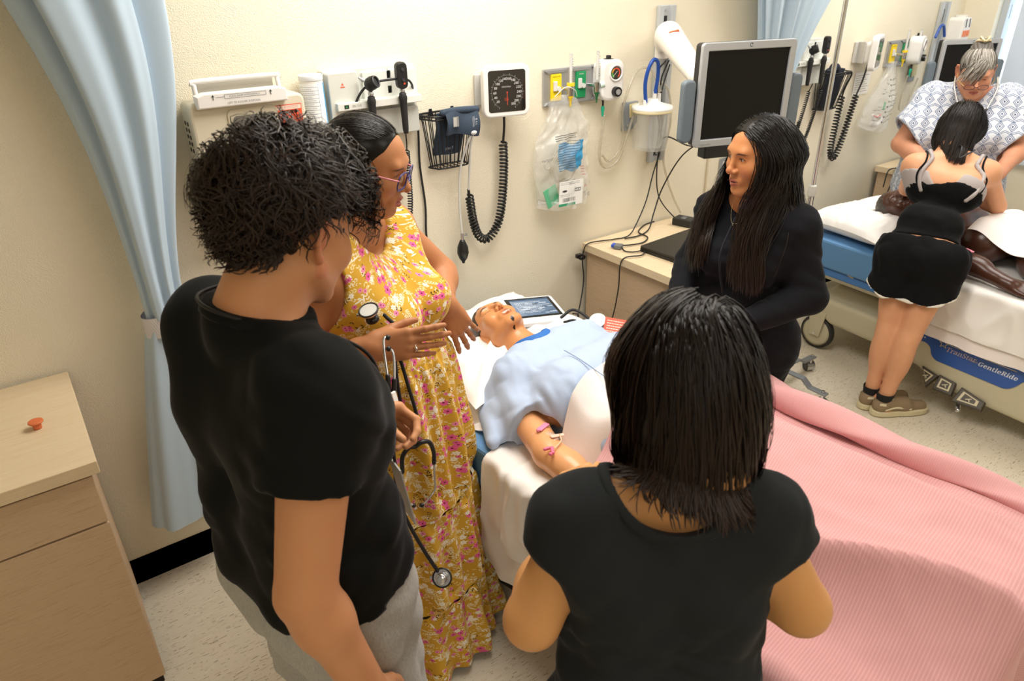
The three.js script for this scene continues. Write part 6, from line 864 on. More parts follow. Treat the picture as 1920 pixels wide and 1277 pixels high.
// roots on the scalp: random directions from the skull's middle, kept where test(local point) holds
function scalp(hm, test, up = 0) { const q = V(0, 0, 0), c = V(0, 0, 0); return (r) => { const z = r() * 2 - 1, a = r() * 6.283, s = Math.sqrt(1 - z * z), d = [s * Math.cos(a), z, s * Math.sin(a)], L = [d[0] * 0.0755, 0.03 + d[1] * 0.086, -0.014 + d[2] * 0.0985]; if (!test(...L, r)) return null; q.set(...L).applyMatrix4(hm); c.set(L[0] + d[0], L[1] + d[1], L[2] + d[2]).applyMatrix4(hm).sub(q).normalize(); return { p: q.toArray(), d: c.toArray(), L, n: d }; }; }
const localDir = (hm, v) => V(...v).transformDirection(hm);
function shoe(parent, p, yaw, colr, solec, size = 1, detail = false) {
  const g = new THREE.Group(); g.name = parent.children.some((c) => c.name === 'shoe') ? 'shoe_001' : 'shoe'; g.position.set(...p); g.rotation.y = yaw; parent.add(g);
  const up = [...U(cone([0, 0.05, -0.06], [0, 0.045, 0.05], 0.036, 0.034)), ...U(cone([0, 0.038, 0.06], [0, 0.034, 0.15], 0.036, 0.03), 0.03), ...U(cone([0, 0.06, -0.055], [0, 0.085, -0.045], 0.034, 0.033), 0.02), ...U(cone([0, 0.075, -0.03], [0, 0.06, 0.06], 0.03, 0.026), 0.03), ...I(plane([0, 0.022, 0], [0, -1, 0])), ...S(cone([0, 0.09, -0.04], [0, 0.2, -0.04], 0.03, 0.034), 0.004)];
  part('upper', nets(up, [-0.06, 0.0, -0.13], [0.06, 0.14, 0.21], 0.005), M(colr, 0.85), g);
  const sole = new THREE.Shape(); sole.moveTo(0, -0.1); sole.bezierCurveTo(0.045, -0.1, 0.04, -0.03, 0.037, 0.03); sole.bezierCurveTo(0.045, 0.1, 0.045, 0.18, 0, 0.19); sole.bezierCurveTo(-0.045, 0.18, -0.045, 0.1, -0.037, 0.03); sole.bezierCurveTo(-0.04, -0.03, -0.045, -0.1, 0, -0.1);
  part('sole', ext(sole, 0.02, 0.004, [0, 0.028, 0], [Math.PI / 2, 0, 0]), M(solec, 0.7), g);
  if (detail) {
    for (let i = 0; i < 5; i++) part('lace', tube([[-0.024, 0.07 - i * 0.0045, 0.02 + i * 0.018], [0, 0.093 - i * 0.009, 0.022 + i * 0.018], [0.024, 0.07 - i * 0.0045, 0.02 + i * 0.018]], 0.003, 10, 6), M('#6b5a45', 0.8), g);
    for (const s of [-1, 1]) { part('side_stripe', tube([[s * 0.037, 0.045, -0.05], [s * 0.037, 0.055, 0.0], [s * 0.036, 0.046, 0.05], [s * 0.037, 0.04, 0.08]], 0.0055, 20, 6), M('#d9cfae', 0.8), g); part('heel_mark', box(0.004, 0.012, 0.03, [s * 0.035, 0.075, -0.07], [0, s * 0.35, 0], 0.001), M('#ddd3b4', 0.8), g); }
    part('collar', tor(0.031, 0.006, [0, 0.102, -0.042], [Math.PI / 2 + 0.12, 0, 0]), M('#d8cdb0', 0.85), g);
  }
  return g;
}
const relaxed = { curl: [0.3, 0.35, 0.4, 0.45], thumb: [0.55, 0.3, -0.35] };
// ---- man in the black T-shirt, near left, seen from behind
{
  const t = thing('person', 'curly-haired man in a black T-shirt and grey shorts, holding a stethoscope, seen from behind', 'person', [0.285, 0, 1.30], 100 * D2R);
  const lw = [0.05, 1.205, 0.155];
  const f = figure({ face: { skin: '#cf9468', blush: '#cd7f60', lips: '#b86f5e', open: 0.3, w: 1.06, jaw: 1.15, nose: 0.6 }, head: { p: [0.0, 1.63, 0.075], r: [0.42, 0.2, 0.0] }, neck: [0, 1.5, -0.02], neckR: 0.06,
    chest: { c: [0, 1.33, 0], w: 0.1, r: 0.125 }, waist: { c: [0, 1.08, 0.0], w: 0.085, r: 0.122 }, hips: { c: [0, 0.9, -0.01], w: 0.09, r: 0.125 }, sh: { L: [0.165, 1.42, -0.02], R: [-0.185, 1.42, -0.03] },
    el: { L: [0.2, 1.165, 0.02], R: [-0.235, 1.13, -0.135] }, wr: { L: lw, R: [-0.275, 0.865, -0.075] }, armR: [0.063, 0.049, 0.034], legR: [0.1, 0.062, 0.042], handS: 1.06,
    hand: { L: { dir: [-0.35, -0.3, 0.85], back: [0.72, 0.45, 0.39], pose: { curl: [[0.75, 0.9, 0.5], [0.85, 1.0, 0.6], [0.9, 1.0, 0.6], [0.95, 1.0, 0.6]], thumb: [0.35, 0.0, -0.75], thumbIn: 0.1 } }, R: { dir: [-0.1, -1, 0.25], back: [-0.9, 0.1, 0.1], pose: relaxed } },
    leg: { L: [[0.1, 0.86, 0], [0.12, 0.5, 0.03], [0.13, 0.1, -0.02]], R: [[-0.1, 0.86, 0], [-0.12, 0.5, 0.03], [-0.13, 0.1, -0.02]] } });
  f.body(t, 0.009);
  const shirt = [...grow([...f.torso, ...f.neck], 0.014), ...U(sleeve([0.18, 1.44, -0.02], [0.2, 1.16, 0.0], 0.078, 0.09, 0.62), 0.03), ...U(sleeve([-0.18, 1.44, -0.03], [-0.235, 1.13, -0.135], 0.08, 0.09, 0.46), 0.03), ...U(cone([-0.085, 0.98, 0.0], [0.085, 0.98, 0.0], 0.138, 0.138), 0.05)];
  for (const s of [-1, 1]) shirt.push(...U(cone([s * 0.1, 1.3, -0.02], [s * 0.085, 1.0, -0.008], 0.122, 0.134), 0.05));
  const cut = cone([0.0, 1.575, -0.02], [0.0, 1.66, 0.03], 0.08, 0.11), cut2 = cone([0, 1.515, 0.045], [0.0, 1.6, 0.12], 0.06, 0.1);
  const topCut = new Prim((x, y, z) => (Math.abs(x) < 0.115 ? y - 1.53 + 0.3 * (z + 0.03) : -0.2), [-9, -9, -9], [9, 9, 9]);
  const base = [...shirt, ...I(plane([0, 0.968, 0.0], [0, -1, 0.08]))];
  const post = (x, y, z, q) => q + 0.004 * fold(x, y, z, 4, 7, 4, 3) * sstep(1.35, 1.0, y) + 0.005 * fold(x + y * 0.5, y - z * 0.7, z, 5, 8, 7, 6) * sstep(1.3, 1.15, y) + 0.003 * soft(x, y, z, 9, 2) + (x < -0.12 && y > 1.1 ? 0.0035 * fold(x * 0.5, y + z, z * 0.6, 9, 11, 5, 9) : 0);
  const [lo, hi] = boundsOf(shirt, 0.03);
  const tee = part('t_shirt', nets([...base, ...I(topCut, 0.008)], lo, hi, 0.009, { reach: 0.02, post }), knit('#121413'), t);
  part('collar', nets([...grow(base, 0.004), ...I(topCut, 0.003), ...I(new Prim((x, y, z) => Math.max(-0.021 - (y - 1.53 + 0.3 * (z + 0.03)), Math.hypot(x, z + 0.02) - 0.1), [-9, -9, -9], [9, 9, 9]), 0.002)], [-0.16, 1.38, -0.16], [0.16, 1.62, 0.16], 0.005), knit('#131514'), tee);
  // shorts
  const heather = canvasTex(512, 512, (x, w, h) => { const r = rngOf(61); x.fillStyle = '#a9a7a1'; x.fillRect(0, 0, w, h); for (let i = 0; i < 9000; i++) { x.fillStyle = r() < 0.5 ? 'rgba(130,128,124,0.25)' : 'rgba(200,198,192,0.25)'; x.fillRect(r() * w, r() * h, 1 + r() * 2, 4 + r() * 12); } }); heather.repeat.set(4, 4);
  const sh = [...grow(f.torso, 0.01), ...U(cone([-0.09, 0.92, 0], [0.09, 0.92, 0], 0.145), 0.04), ...I(plane([0, 1.0, 0], [0, 1, 0]))]; for (const s of [-1, 1]) sh.push(...U(cone([s * 0.1, 0.86, 0.005], [s * 0.125, 0.5, 0.03], 0.128, 0.108), 0.04)); sh.push(...I(plane([0, 0.53, 0], [0, -1, 0])), ...S(capped(cone([0.115, 0.5, 0.03], [0.12, 0.6, 0.03], 0.095, 0.08), plane([0, 0.6, 0], [0, 1, 0])), 0.004), ...S(cone([-0.115, 0.5, 0.03], [-0.12, 0.6, 0.03], 0.095, 0.08), 0.004));
  part('shorts', nets(sh, [-0.3, 0.48, -0.22], [0.3, 1.1, 0.22], 0.009, { reach: 0.02, post: (x, y, z, q) => q + 0.008 * fold(x, y, z, 5, 4, 6, 5) + 0.004 * soft(x, y, z, 12, 8), uv: (x, y, z, nx, ny, nz) => (Math.abs(nx) > Math.abs(nz) ? [z, y] : [x, y]) }), new THREE.MeshPhysicalMaterial({ map: heather, roughness: 0.95, sheen: 0.3, sheenColor: new THREE.Color(0.8, 0.8, 0.8) }), t);
  shoe(t, [0.13, 0, 0.0], 0.1, '#e8e6e2', '#f2f0ec'); shoe(t, [-0.13, 0, 0.0], -0.1, '#e8e6e2', '#f2f0ec');
  // hair: a dark mass under loose curls
  const H = (p) => f.inHead(p), cap = [...U(ell([0, 0.043, -0.022], [0.088, 0.097, 0.108]), 0.01), ...U(ell([0, -0.012, -0.064], [0.068, 0.066, 0.05]), 0.02), ...U(ell([0, 0.085, 0.035], [0.07, 0.05, 0.075]), 0.03), ...S(ell([0, -0.03, 0.1], [0.1, 0.085, 0.075]), 0.01), ...S(ell([-0.088, -0.03, 0.012], [0.05, 0.066, 0.055]), 0.01), ...S(ell([0.088, -0.03, 0.012], [0.05, 0.066, 0.055]), 0.01)];
  const capG = paint(nets(cap, [-0.12, -0.12, -0.17], [0.12, 0.17, 0.16], 0.004, { reach: 0.02, post: (x, y, z, q) => q + 0.009 * fold(x, y, z, 22, 22, 22, 3) + 0.004 * soft(x, y, z, 50, 1) }).applyMatrix4(f.hm), '#0d0a08');
  const test = (x, y, z) => (z > 0.02 ? y > 0.045 + (z - 0.02) * 0.3 : z > -0.05 ? y > (Math.abs(x) > 0.05 ? 0.058 : 0.05) : z > -0.065 ? y > 0.0 : y > -0.06), root = scalp(f.hm, test);
  const fieldOps = [...movedOps(U([ell([0, 0.04, -0.018], [0.084, 0.094, 0.104]), ell([0, -0.02, 0.03], [0.062, 0.08, 0.062])], 0.01), f.hm), ...f.neck];
  const fwd = localDir(f.hm, [0, 0.05, 1]), side = localDir(f.hm, [1, 0, 0]), back = localDir(f.hm, [0, 0, -1]);
  const st = strands({ count: 5600, seg: 11, seed: 5, color: '#120d0a', tip: '#2b1d14', width: 0.0021, field: (x, y, z) => evalOps(fieldOps, x, y, z), root: (r) => { const q = root(r); if (!q) return null; const sideHair = Math.abs(q.L[0]) > 0.045 && q.L[2] < 0.045 && q.L[2] > -0.055 && q.L[1] < 0.09; q.len = sideHair ? 0.03 + r() * 0.012 : (q.L[1] > 0.045 ? 0.09 + r() * 0.05 : q.L[2] > 0 ? 0.032 : 0.04 + r() * 0.025); q.off = 0.006 + r() * 0.02; q.max = 0.034 + r() * 0.025; q.curl = 0.42 + r() * 0.2; q.ph = N3(q.L[0] * 16, q.L[1] * 16, q.L[2] * 16) * 8 + r() * 0.5; const na = N3(q.L[0] * 19 + 9, q.L[1] * 19, q.L[2] * 19), nb = N3(q.L[0] * 19, q.L[1] * 19 + 9, q.L[2] * 19), nc = N3(q.L[0] * 19, q.L[1] * 19, q.L[2] * 19 + 9); q.d = [q.d[0] * 0.35 + fwd.x * (q.L[2] > 0 ? 0.6 : -0.2) + na * 0.9 + (r() - 0.5) * 0.2, q.d[1] * 0.3 - 0.1 + nb * 0.7 + (r() - 0.5) * 0.2, q.d[2] * 0.35 + fwd.z * (q.L[2] > 0 ? 0.6 : -0.2) + nc * 0.9 + (r() - 0.5) * 0.2]; q.waves = 1.35 + r() * 0.3; q.stiff = 0.8; return q; },
    pull: (p, k, q, rnd) => { const fr = q.L[2] > 0.02 ? 1.1 : q.L[2] < -0.06 ? -0.55 : 0.25; return [fwd.x * fr + q.d[0] * 0.5 + rnd[0] * 0.25, fwd.y * fr - 0.75 * k + q.d[1] * 0.3 + rnd[1] * 0.25 - 0.25, fwd.z * fr + q.d[2] * 0.5 + rnd[2] * 0.25]; } });
  part('hair', [capG, st], hairMat(0.4), t);
  part('neck_cord', tube([[0.075, 1.5, 0.08], [0.085, 1.535, 0.0], [0.055, 1.55, -0.08], [-0.01, 1.552, -0.1], [-0.07, 1.535, -0.065], [-0.1, 1.495, 0.025], [-0.105, 1.42, 0.115], [-0.09, 1.32, 0.15], [-0.06, 1.2, 0.17], [-0.05, 1.1, 0.185]], 0.0032, 90), M('#0c0c0d', 0.6), t);
  part('badge', box(0.06, 0.16, 0.004, [-0.055, 1.04, 0.19], [-0.15, -0.25, 0], 0.001), M('#bdbdb6', 0.25), t);
}
// ---- woman in the black T-shirt with the bob, near middle, seen from behind
{
  const t = thing('person', 'young woman with a straight dark bob and black T-shirt, seen from behind', 'person', [0.655, 0, 1.885], 144.7 * D2R);
  const f = figure({ face: { skin: '#d39b62', blush: '#cf8a5c', lips: '#b5705c', noEars: true }, head: { p: [-0.035, 1.452, 0.105], r: [0.5, 0.25, 0.0] }, neck: [-0.01, 1.31, 0.01], neckR: 0.05,
    chest: { c: [0, 1.165, 0.0], w: 0.06, r: 0.092 }, waist: { c: [0, 0.98, -0.02], w: 0.052, r: 0.088 }, hips: { c: [0, 0.81, -0.06], w: 0.078, r: 0.115 }, bust: { x: 0.062, y: 1.14, z: 0.08, r: [0.06, 0.058, 0.052] }, sh: { L: [0.132, 1.262, 0.0], R: [-0.132, 1.262, 0.0] },
    el: { L: [0.208, 1.13, -0.06], R: [-0.2, 1.14, -0.055] }, wr: { L: [0.125, 1.105, 0.235], R: [-0.05, 1.1, 0.17] }, armR: [0.047, 0.043, 0.029],
    hand: { L: { dir: [-0.25, 0.02, 1], back: [0.3, 0.9, 0.0], pose: { curl: [0.45, 0.5, 0.55, 0.6], thumb: [0.4, 0.1, -0.6] } }, R: { dir: [0.5, -0.25, 0.9], back: [-0.3, 0.9, 0.1], pose: { curl: [0.5, 0.6, 0.7, 0.7], thumb: [0.4, 0.1, -0.6] } } },
    leg: { L: [[0.1, 0.76, -0.05], [0.1, 0.43, -0.03], [0.1, 0.08, -0.06]], R: [[-0.1, 0.76, -0.05], [-0.1, 0.43, -0.03], [-0.1, 0.08, -0.06]] } });
  f.body(t, 0.008);
  const shirt = [...grow([...f.torso, ...f.neck], 0.018), ...U(sleeve([0.13, 1.267, 0.0], [0.208, 1.13, -0.06], 0.058, 0.064, 0.46, [0.2, 0.1, 0]), 0.03), ...U(sleeve([-0.13, 1.267, 0.0], [-0.2, 1.14, -0.055], 0.058, 0.064, 0.46, [-0.2, 0.1, 0]), 0.03), ...U(cone([-0.08, 0.86, -0.045], [0.08, 0.86, -0.045], 0.106, 0.106), 0.05), ...U(cone([-0.06, 1.1, -0.01], [-0.062, 0.9, -0.035], 0.1, 0.1), 0.05), ...U(cone([0.06, 1.1, -0.01], [0.062, 0.9, -0.035], 0.1, 0.1), 0.05)];
  const cut = new Prim((x, y, z) => ell([0, 1.355, 0.015], [0.095, 0.082, 0.118]).d(x, y, z), [-0.13, 1.2, -0.15], [0.13, 1.5, 0.2]);
  const base = [...shirt, ...I(plane([0, 0.79, 0], [0, -1, 0]))], [lo, hi] = boundsOf(shirt, 0.03);
  const post = (x, y, z, q) => q + 0.006 * fold(x * 0.6, y + Math.abs(x) * 0.35, z, 3, 13, 4, 3) * sstep(1.22, 1.02, y) + 0.004 * soft(x, y, z, 8, 7) + 0.005 * fold(x, y - x * 0.5, z, 4, 8, 4, 12) * sstep(1.32, 1.14, y) + 0.003 * fold(x + y * 0.5, y, z, 11, 5, 6, 17);
  const tee = part('t_shirt', nets([...base, ...S(cut, 0.006)], lo, hi, 0.008, { reach: 0.02, post }), knit('#25282a'), t);
  part('collar', nets(band(base, cut, 0.013, 0.0025), [-0.16, 1.22, -0.17], [0.16, 1.46, 0.17], 0.0045), knit('#25282a'), tee);
  const denim = canvasTex(256, 256, (x, w, h) => { const r = rngOf(71); x.fillStyle = '#a9b7c6'; x.fillRect(0, 0, w, h); for (let i = 0; i < 6000; i++) { x.fillStyle = r() < 0.5 ? 'rgba(220,228,236,0.3)' : 'rgba(110,130,155,0.25)'; x.fillRect(r() * w, r() * h, 1.5, 5 + r() * 9); } }); denim.repeat.set(6, 6);
  const jn = [...grow([...f.torso, ...f.leg.L.slice(0, 2), ...f.leg.R.slice(0, 2)], 0.008), ...I(plane([0, 0.93, 0], [0, 1, 0])), ...U(cone([-0.085, 0.82, -0.06], [0.085, 0.82, -0.06], 0.122), 0.05)]; for (const s of [-1, 1]) jn.push(...U(cone([s * 0.1, 0.76, -0.05], [s * 0.1, 0.43, -0.03], 0.1, 0.072), 0.04), ...U(cone([s * 0.1, 0.43, -0.03], [s * 0.1, 0.1, -0.06], 0.07, 0.062), 0.02)); jn.push(...I(plane([0, 0.07, 0], [0, -1, 0])));
  part('jeans', nets(jn, [-0.3, 0.04, -0.25], [0.3, 1.0, 0.15], 0.01, { reach: 0.02, post: (x, y, z, q) => q + 0.005 * fold(x, y, z, 6, 8, 6, 3), uv: (x, y, z) => [x + z, y] }), new THREE.MeshPhysicalMaterial({ map: denim, roughness: 0.9 }), t);
  shoe(t, [0.1, 0, -0.03], 0.1, '#e4e4e4', '#f0f0f0'); shoe(t, [-0.1, 0, -0.03], -0.1, '#e4e4e4', '#f0f0f0');
  const hm = f.hm;
  const cap = movedOps([...U(ell([0, 0.034, -0.016], [0.083, 0.091, 0.104]), 0.01), ...S(ell([0, -0.03, 0.105], [0.075, 0.09, 0.07]), 0.01)], hm), hang = f.inHead([0, 0, -0.02]);
  const curtain = [...cap, ...U(cone([hang[0] + 0.05, 1.45, hang[2] - 0.035], [hang[0] + 0.055, 1.365, hang[2] - 0.045], 0.042, 0.028), 0.04), ...U(cone([hang[0] - 0.05, 1.445, hang[2] - 0.045], [hang[0] - 0.05, 1.36, hang[2] - 0.055], 0.048, 0.036), 0.04), ...U(cone([hang[0], 1.445, hang[2] - 0.06], [hang[0], 1.365, hang[2] - 0.072], 0.055, 0.036), 0.05)];
  curtain.push(...U(cone([hang[0] - 0.066, 1.43, hang[2]], [hang[0] - 0.062, 1.372, hang[2] - 0.02], 0.034, 0.028), 0.03), ...U(cone([hang[0] + 0.066, 1.43, hang[2]], [hang[0] + 0.062, 1.372, hang[2] - 0.02], 0.034, 0.028), 0.03)); for (const e of [-1, 1]) curtain.push(...U(cone([hang[0] + e * 0.04, 1.41, hang[2] - 0.055], [hang[0] + e * 0.036, 1.362, hang[2] - 0.07], 0.05, 0.04), 0.03)); curtain.push(...U(cone([-0.052, 1.4, -0.012], [-0.062, 1.352, -0.022], 0.026, 0.024), 0.02)); const [cl, chh] = boundsOf(curtain, 0.03); const capG = paint(nets(curtain, cl, chh, 0.005, { reach: 0.01, post: (x, y, z, q) => q + 0.003 * Math.sin(Math.atan2(x - hang[0], z - hang[2]) * 40) }), '#120c09');
  const fieldOps = [...movedOps(U([ell([0, 0.033, -0.015], [0.079, 0.088, 0.1]), ell([0, -0.03, 0.03], [0.06, 0.085, 0.06])], 0.01), hm), ...U([cone([hang[0], 1.425, hang[2] - 0.03], [hang[0], 1.36, hang[2] - 0.035], 0.07, 0.066)], 0.04), ...grow([...U(cone([-0.06, 1.165, 0], [0.06, 1.165, 0], 0.092)), ...U(cone([-0.05, 1.27, -0.01], [0.05, 1.27, -0.01], 0.055), 0.05)], 0.02)];
  const root = scalp(hm, (x, y, z) => (z > 0.035 ? y > 0.05 : z < -0.04 ? y > -0.085 : y > -0.055)), part0 = -0.022, X = localDir(hm, [1, 0, 0]), B = localDir(hm, [0, 0, -1]), F2 = localDir(hm, [0, 0, 1]);
  const st = strands({ count: 7400, seg: 18, seed: 15, color: '#160e0a', tip: '#2a1a11', width: 0.0021, stop: (x, y, z) => y < 1.33 && evalOps(base, x, y, z) < -0.008, field: (x, y, z) => evalOps(fieldOps, x, y, z), root: (r) => { const q = root(r); if (!q) return null; const hgt = q.p[1]; q.len = Math.max(0.12, (hgt - (1.33 + 0.03 * Math.min(1, Math.abs(q.L[0]) / 0.06))) * 1.08 + 0.02 + r() * 0.03); q.off = 0.003 + r() * 0.015; q.max = 0.03 + r() * 0.016; q.stiff = 0.72; q.curl = 0.05; q.sd = q.L[0] > part0 ? 1 : -1; q.sd *= sstep(-0.06, 0.0, q.L[2] + Math.max(0, q.L[1] - 0.08) * 1.5); q.d = [X.x * q.sd * 0.7 + q.d[0] * 0.3 + B.x * 0.4, q.d[1] * 0.05 - 0.15, X.z * q.sd * 0.7 + q.d[2] * 0.3 + B.z * 0.4]; return q; },
    pull: (p, k, q, rnd) => { const c = k < 0.35 ? 1 - k / 0.35 : 0, end = sstep(0.55, 0.9, k) * 2; return [X.x * q.sd * c * 0.8 + B.x * 0.15 * c + rnd[0] * 0.12 - (p.x - hang[0]) * end * 3, -1, X.z * q.sd * c * 0.8 + B.z * 0.15 * c + rnd[2] * 0.12 - (p.z - hang[2]) * end * 3]; } });
  part('hair', [capG, st], hairMat(0.42), t);
}
// ---- woman in the yellow floral dress
const floral = canvasTex(1024, 1024, (x, w, h) => {
  const r = rngOf(91); x.fillStyle = '#cfa032'; x.fillRect(0, 0, w, h);
  const leaf = (px, py, a, l, wd, c) => { for (const dx of [-w, 0, w]) for (const dy of [-h, 0, h]) { if (px + dx < -80 || px + dx > w + 80 || py + dy < -80 || py + dy > h + 80) continue; x.save(); x.translate(px + dx, py + dy); x.rotate(a); x.fillStyle = c; x.beginPath(); x.moveTo(0, 0); x.quadraticCurveTo(wd, -l * 0.5, 0, -l); x.quadraticCurveTo(-wd, -l * 0.5, 0, 0); x.fill(); x.restore(); } };
  const spray = (px, py, a, s, c, n) => { for (let k = 0; k < n; k++) { const q = k / n, bx = px + Math.sin(a) * s * q * 1.6, by = py - Math.cos(a) * s * q * 1.6; leaf(bx, by, a + 0.75, s * 0.5 * (1 - q * 0.4), s * 0.16, c); leaf(bx, by, a - 0.75, s * 0.5 * (1 - q * 0.4), s * 0.16, c); } leaf(px + Math.sin(a) * s * 1.6, py - Math.cos(a) * s * 1.6, a, s * 0.5, s * 0.15, c); };
  const flower = (px, py, s, c, mid) => { for (let k = 0; k < 6; k++) leaf(px, py, k * 1.047 + 0.3, s, s * 0.62, c); for (const dx of [-w, 0, w]) for (const dy of [-h, 0, h]) { x.fillStyle = mid; x.beginPath(); x.arc(px + dx, py + dy, s * 0.22, 0, 7); x.fill(); } };
  for (let i = 0; i < 330; i++) spray(r() * w, r() * h, r() * 6.28, 26 + r() * 24, r() < 0.5 ? '#efe6cf' : '#ead79a', 3 + (r() * 3 | 0));
  for (let i = 0; i < 95; i++) spray(r() * w, r() * h, r() * 6.28, 26 + r() * 16, '#33241a', 2 + (r() * 2 | 0));
  for (let i = 0; i < 90; i++) { leaf(r() * w, r() * h, r() * 6.28, 40 + r() * 26, 9, '#f1ead8'); }
  for (let i = 0; i < 110; i++) flower(r() * w, r() * h, 13 + r() * 8, r() < 0.6 ? '#e887b2' : '#d9659a', '#8a2f55');
  for (let i = 0; i < 46; i++) flower(r() * w, r() * h, 22 + r() * 8, '#e3609c', '#7c1f48');
  for (let i = 0; i < 80; i++) flower(r() * w, r() * h, 14 + r() * 10, '#f3ecdf', '#e5d7b0');
});
floral.repeat.set(2.6, 2.6);
{
  const t = thing('person', 'woman in a yellow floral dress and blue-rimmed glasses, reaching towards the pillow', 'person', [0.70, 0, 0.78], 32 * D2R);
  const f = figure({ face: { skin: '#b37a52', blush: '#aa6844', lips: '#b06a60', brow: '#20140e', open: 0.28, mouth: 0.004, lip: 1.1, nose: 0.8, jaw: 1.02, lookY: -0.002 }, head: { p: [0.02, 1.59, 0.02], r: [0.3, 0.24, 0.02] }, neck: [0.0, 1.42, -0.03], neckR: 0.053,
    chest: { c: [0, 1.25, -0.01], w: 0.1, r: 0.112 }, waist: { c: [0, 1.06, 0.01], w: 0.1, r: 0.12 }, hips: { c: [0, 0.86, 0], w: 0.11, r: 0.14 }, bust: { x: 0.082, y: 1.21, z: 0.1, r: [0.08, 0.075, 0.07] }, belly: { c: [0, 1.02, 0.06], r: [0.15, 0.12, 0.1] }, sh: { L: [0.17, 1.375, -0.03], R: [-0.18, 1.36, -0.03] },
    el: { L: [0.3, 1.2, 0.05], R: [-0.285, 1.13, -0.06] }, wr: { L: [0.145, 1.175, 0.14], R: [-0.235, 1.225, 0.14] }, armR: [0.053, 0.046, 0.03],
    hand: { L: { dir: [0.2, -0.88, 0.42], back: [-0.75, 0.35, 0.5], pose: { curl: [[0.35, 0.2, 0.15], [0.4, 0.25, 0.15], [0.4, 0.25, 0.2], [0.35, 0.25, 0.2]], spread: 0.13, thumb: [0.5, 0.1, -0.55] } }, R: { dir: [0.42, 0.06, 0.9], back: [-0.85, 0.3, 0.45], pose: { curl: [[0.1, 0.15, 0.1], [0.22, 0.2, 0.1], [0.25, 0.2, 0.15], [0.28, 0.2, 0.15]], spread: 0.05, thumb: [0.35, 0.2, -0.5] } } },
    leg: { L: [[0.1, 0.8, 0], [0.1, 0.45, 0.01], [0.1, 0.09, -0.03]], R: [[-0.1, 0.8, 0], [-0.1, 0.45, 0.01], [-0.1, 0.09, -0.03]] } });
  f.body(t, 0.008);
  const top = grow([...f.torso, ...f.neck], 0.011), armCut = (s) => ell([s * 0.245, 1.37, -0.03], [0.088, 0.15, 0.12]), neckCut = ell([0.0, 1.475, 0.05], [0.09, 0.1, 0.12]), backCut = ell([0, 1.45, -0.09], [0.08, 0.06, 0.06]);
  const bodice = [...top, ...I(plane([0, 1.055, 0], [0, -1, 0])), ...S(armCut(1), 0.006), ...S(armCut(-1), 0.006), ...S(neckCut, 0.006), ...S(backCut, 0.006), ...S(cone([0, 1.4, -0.02], [0, 1.6, 0.0], 0.068, 0.075), 0.006), ...S(grow(f.arm.L.slice(0, 1), 0.004)[0][1], 0.003), ...S(grow(f.arm.R.slice(0, 1), 0.004)[0][1], 0.003)];
  const dressMat = new THREE.MeshPhysicalMaterial({ map: floral, roughness: 0.7, side: THREE.DoubleSide, specularIntensity: 0.4, sheen: 0.2, sheenColor: new THREE.Color(1, 0.9, 0.6) });
  const uvD = (x, y, z) => { const a = Math.atan2(x, z + 0.02); return [a * 0.17, y]; };
  const dress = part('dress', nets(bodice, [-0.3, 1.02, -0.24], [0.3, 1.5, 0.24], 0.007, { reach: 0.015, uv: uvD, post: (x, y, z, q) => q + 0.0025 * soft(x, y, z, 9, 3) + 0.004 * fold(x, y, z, 6, 4, 6, 9) * sstep(1.2, 1.08, y) }), dressMat, t);
  // tiered skirt: gathers start anew under each seam
  const tiers = [[1.085, 0.62, 0.0], [0.62, 0.3, 0.02], [0.3, 0.035, 0.04]];
  const skirtG = tiers.map(([y0, y1, add], ti) => grid((u, v) => { const a = (u - 0.5) * 6.2832, y = lerp(y0, y1, v), dn = (1.085 - y) / 1.05, rx = lerp(0.222, 0.255, Math.pow(dn, 0.7)) - 0.008 + add + 0.02 * v, rz = lerp(0.16, 0.225, Math.pow(dn, 0.6)) + add + 0.02 * v, g = sstep(0, 0.12, v) * 0.45 + sstep(0, 1, v) * 0.55; const rip = g * (ti < 2 ? 1 - 0.75 * sstep(0.9, 1, v) : 1) * (0.017 * Math.sin(a * 19 + ti * 2 + 1.4 * Math.sin(a * 3)) + 0.014 * Math.sin(a * 11 + ti + v) + 0.008 * N3(a * 2, v * 1.5, ti * 3)) + (v < 0.1 ? 0.003 * Math.sin(a * 46) : 0); return [Math.sin(a) * (rx + rip), y - (ti === 2 && v === 1 ? 0.0 : 0), 0.012 + Math.cos(a) * (rz + rip)]; }, 300, 40, { closeU: true, flip: true, uv: (u, v) => [(u - 0.5) * 6.2832 * 0.235, lerp(y0, y1, v)] }));
  for (let i = 0; i < 3; i++) part('skirt_tier', skirtG[i], dressMat, dress);
  shoe(t, [0.1, 0, 0.0], 0.1, '#3b2a20', '#2a201a'); shoe(t, [-0.1, 0, 0.0], -0.1, '#3b2a20', '#2a201a');
  const capL = [...U(ell([0, 0.034, -0.017], [0.0785, 0.0875, 0.101]), 0.01), ...U(ell([0, -0.02, -0.06], [0.058, 0.05, 0.04]), 0.03), ...S(ell([0, -0.008, 0.1], [0.088, 0.112, 0.094]), 0.004), ...S(ell([-0.09, -0.03, 0.01], [0.045, 0.052, 0.04]), 0.004), ...S(ell([0.09, -0.03, 0.01], [0.045, 0.052, 0.04]), 0.004), ...U(ell([0, 0.02, -0.135], [0.04, 0.04, 0.035]), 0.01)];
  const hairG = paint(nets(capL, [-0.11, -0.09, -0.19], [0.11, 0.15, 0.11], 0.0024, { reach: 0.006, post: (x, y, z, q) => q + 0.0 * Math.sin(Math.atan2(x, y + 0.05) * 60 + N3(x * 20, y * 20, z * 8) * 3) + (Math.abs(x) < 0.0025 && z > -0.02 && y > 0.05 ? 0.0025 : 0) }).applyMatrix4(f.hm), '#0b0807');
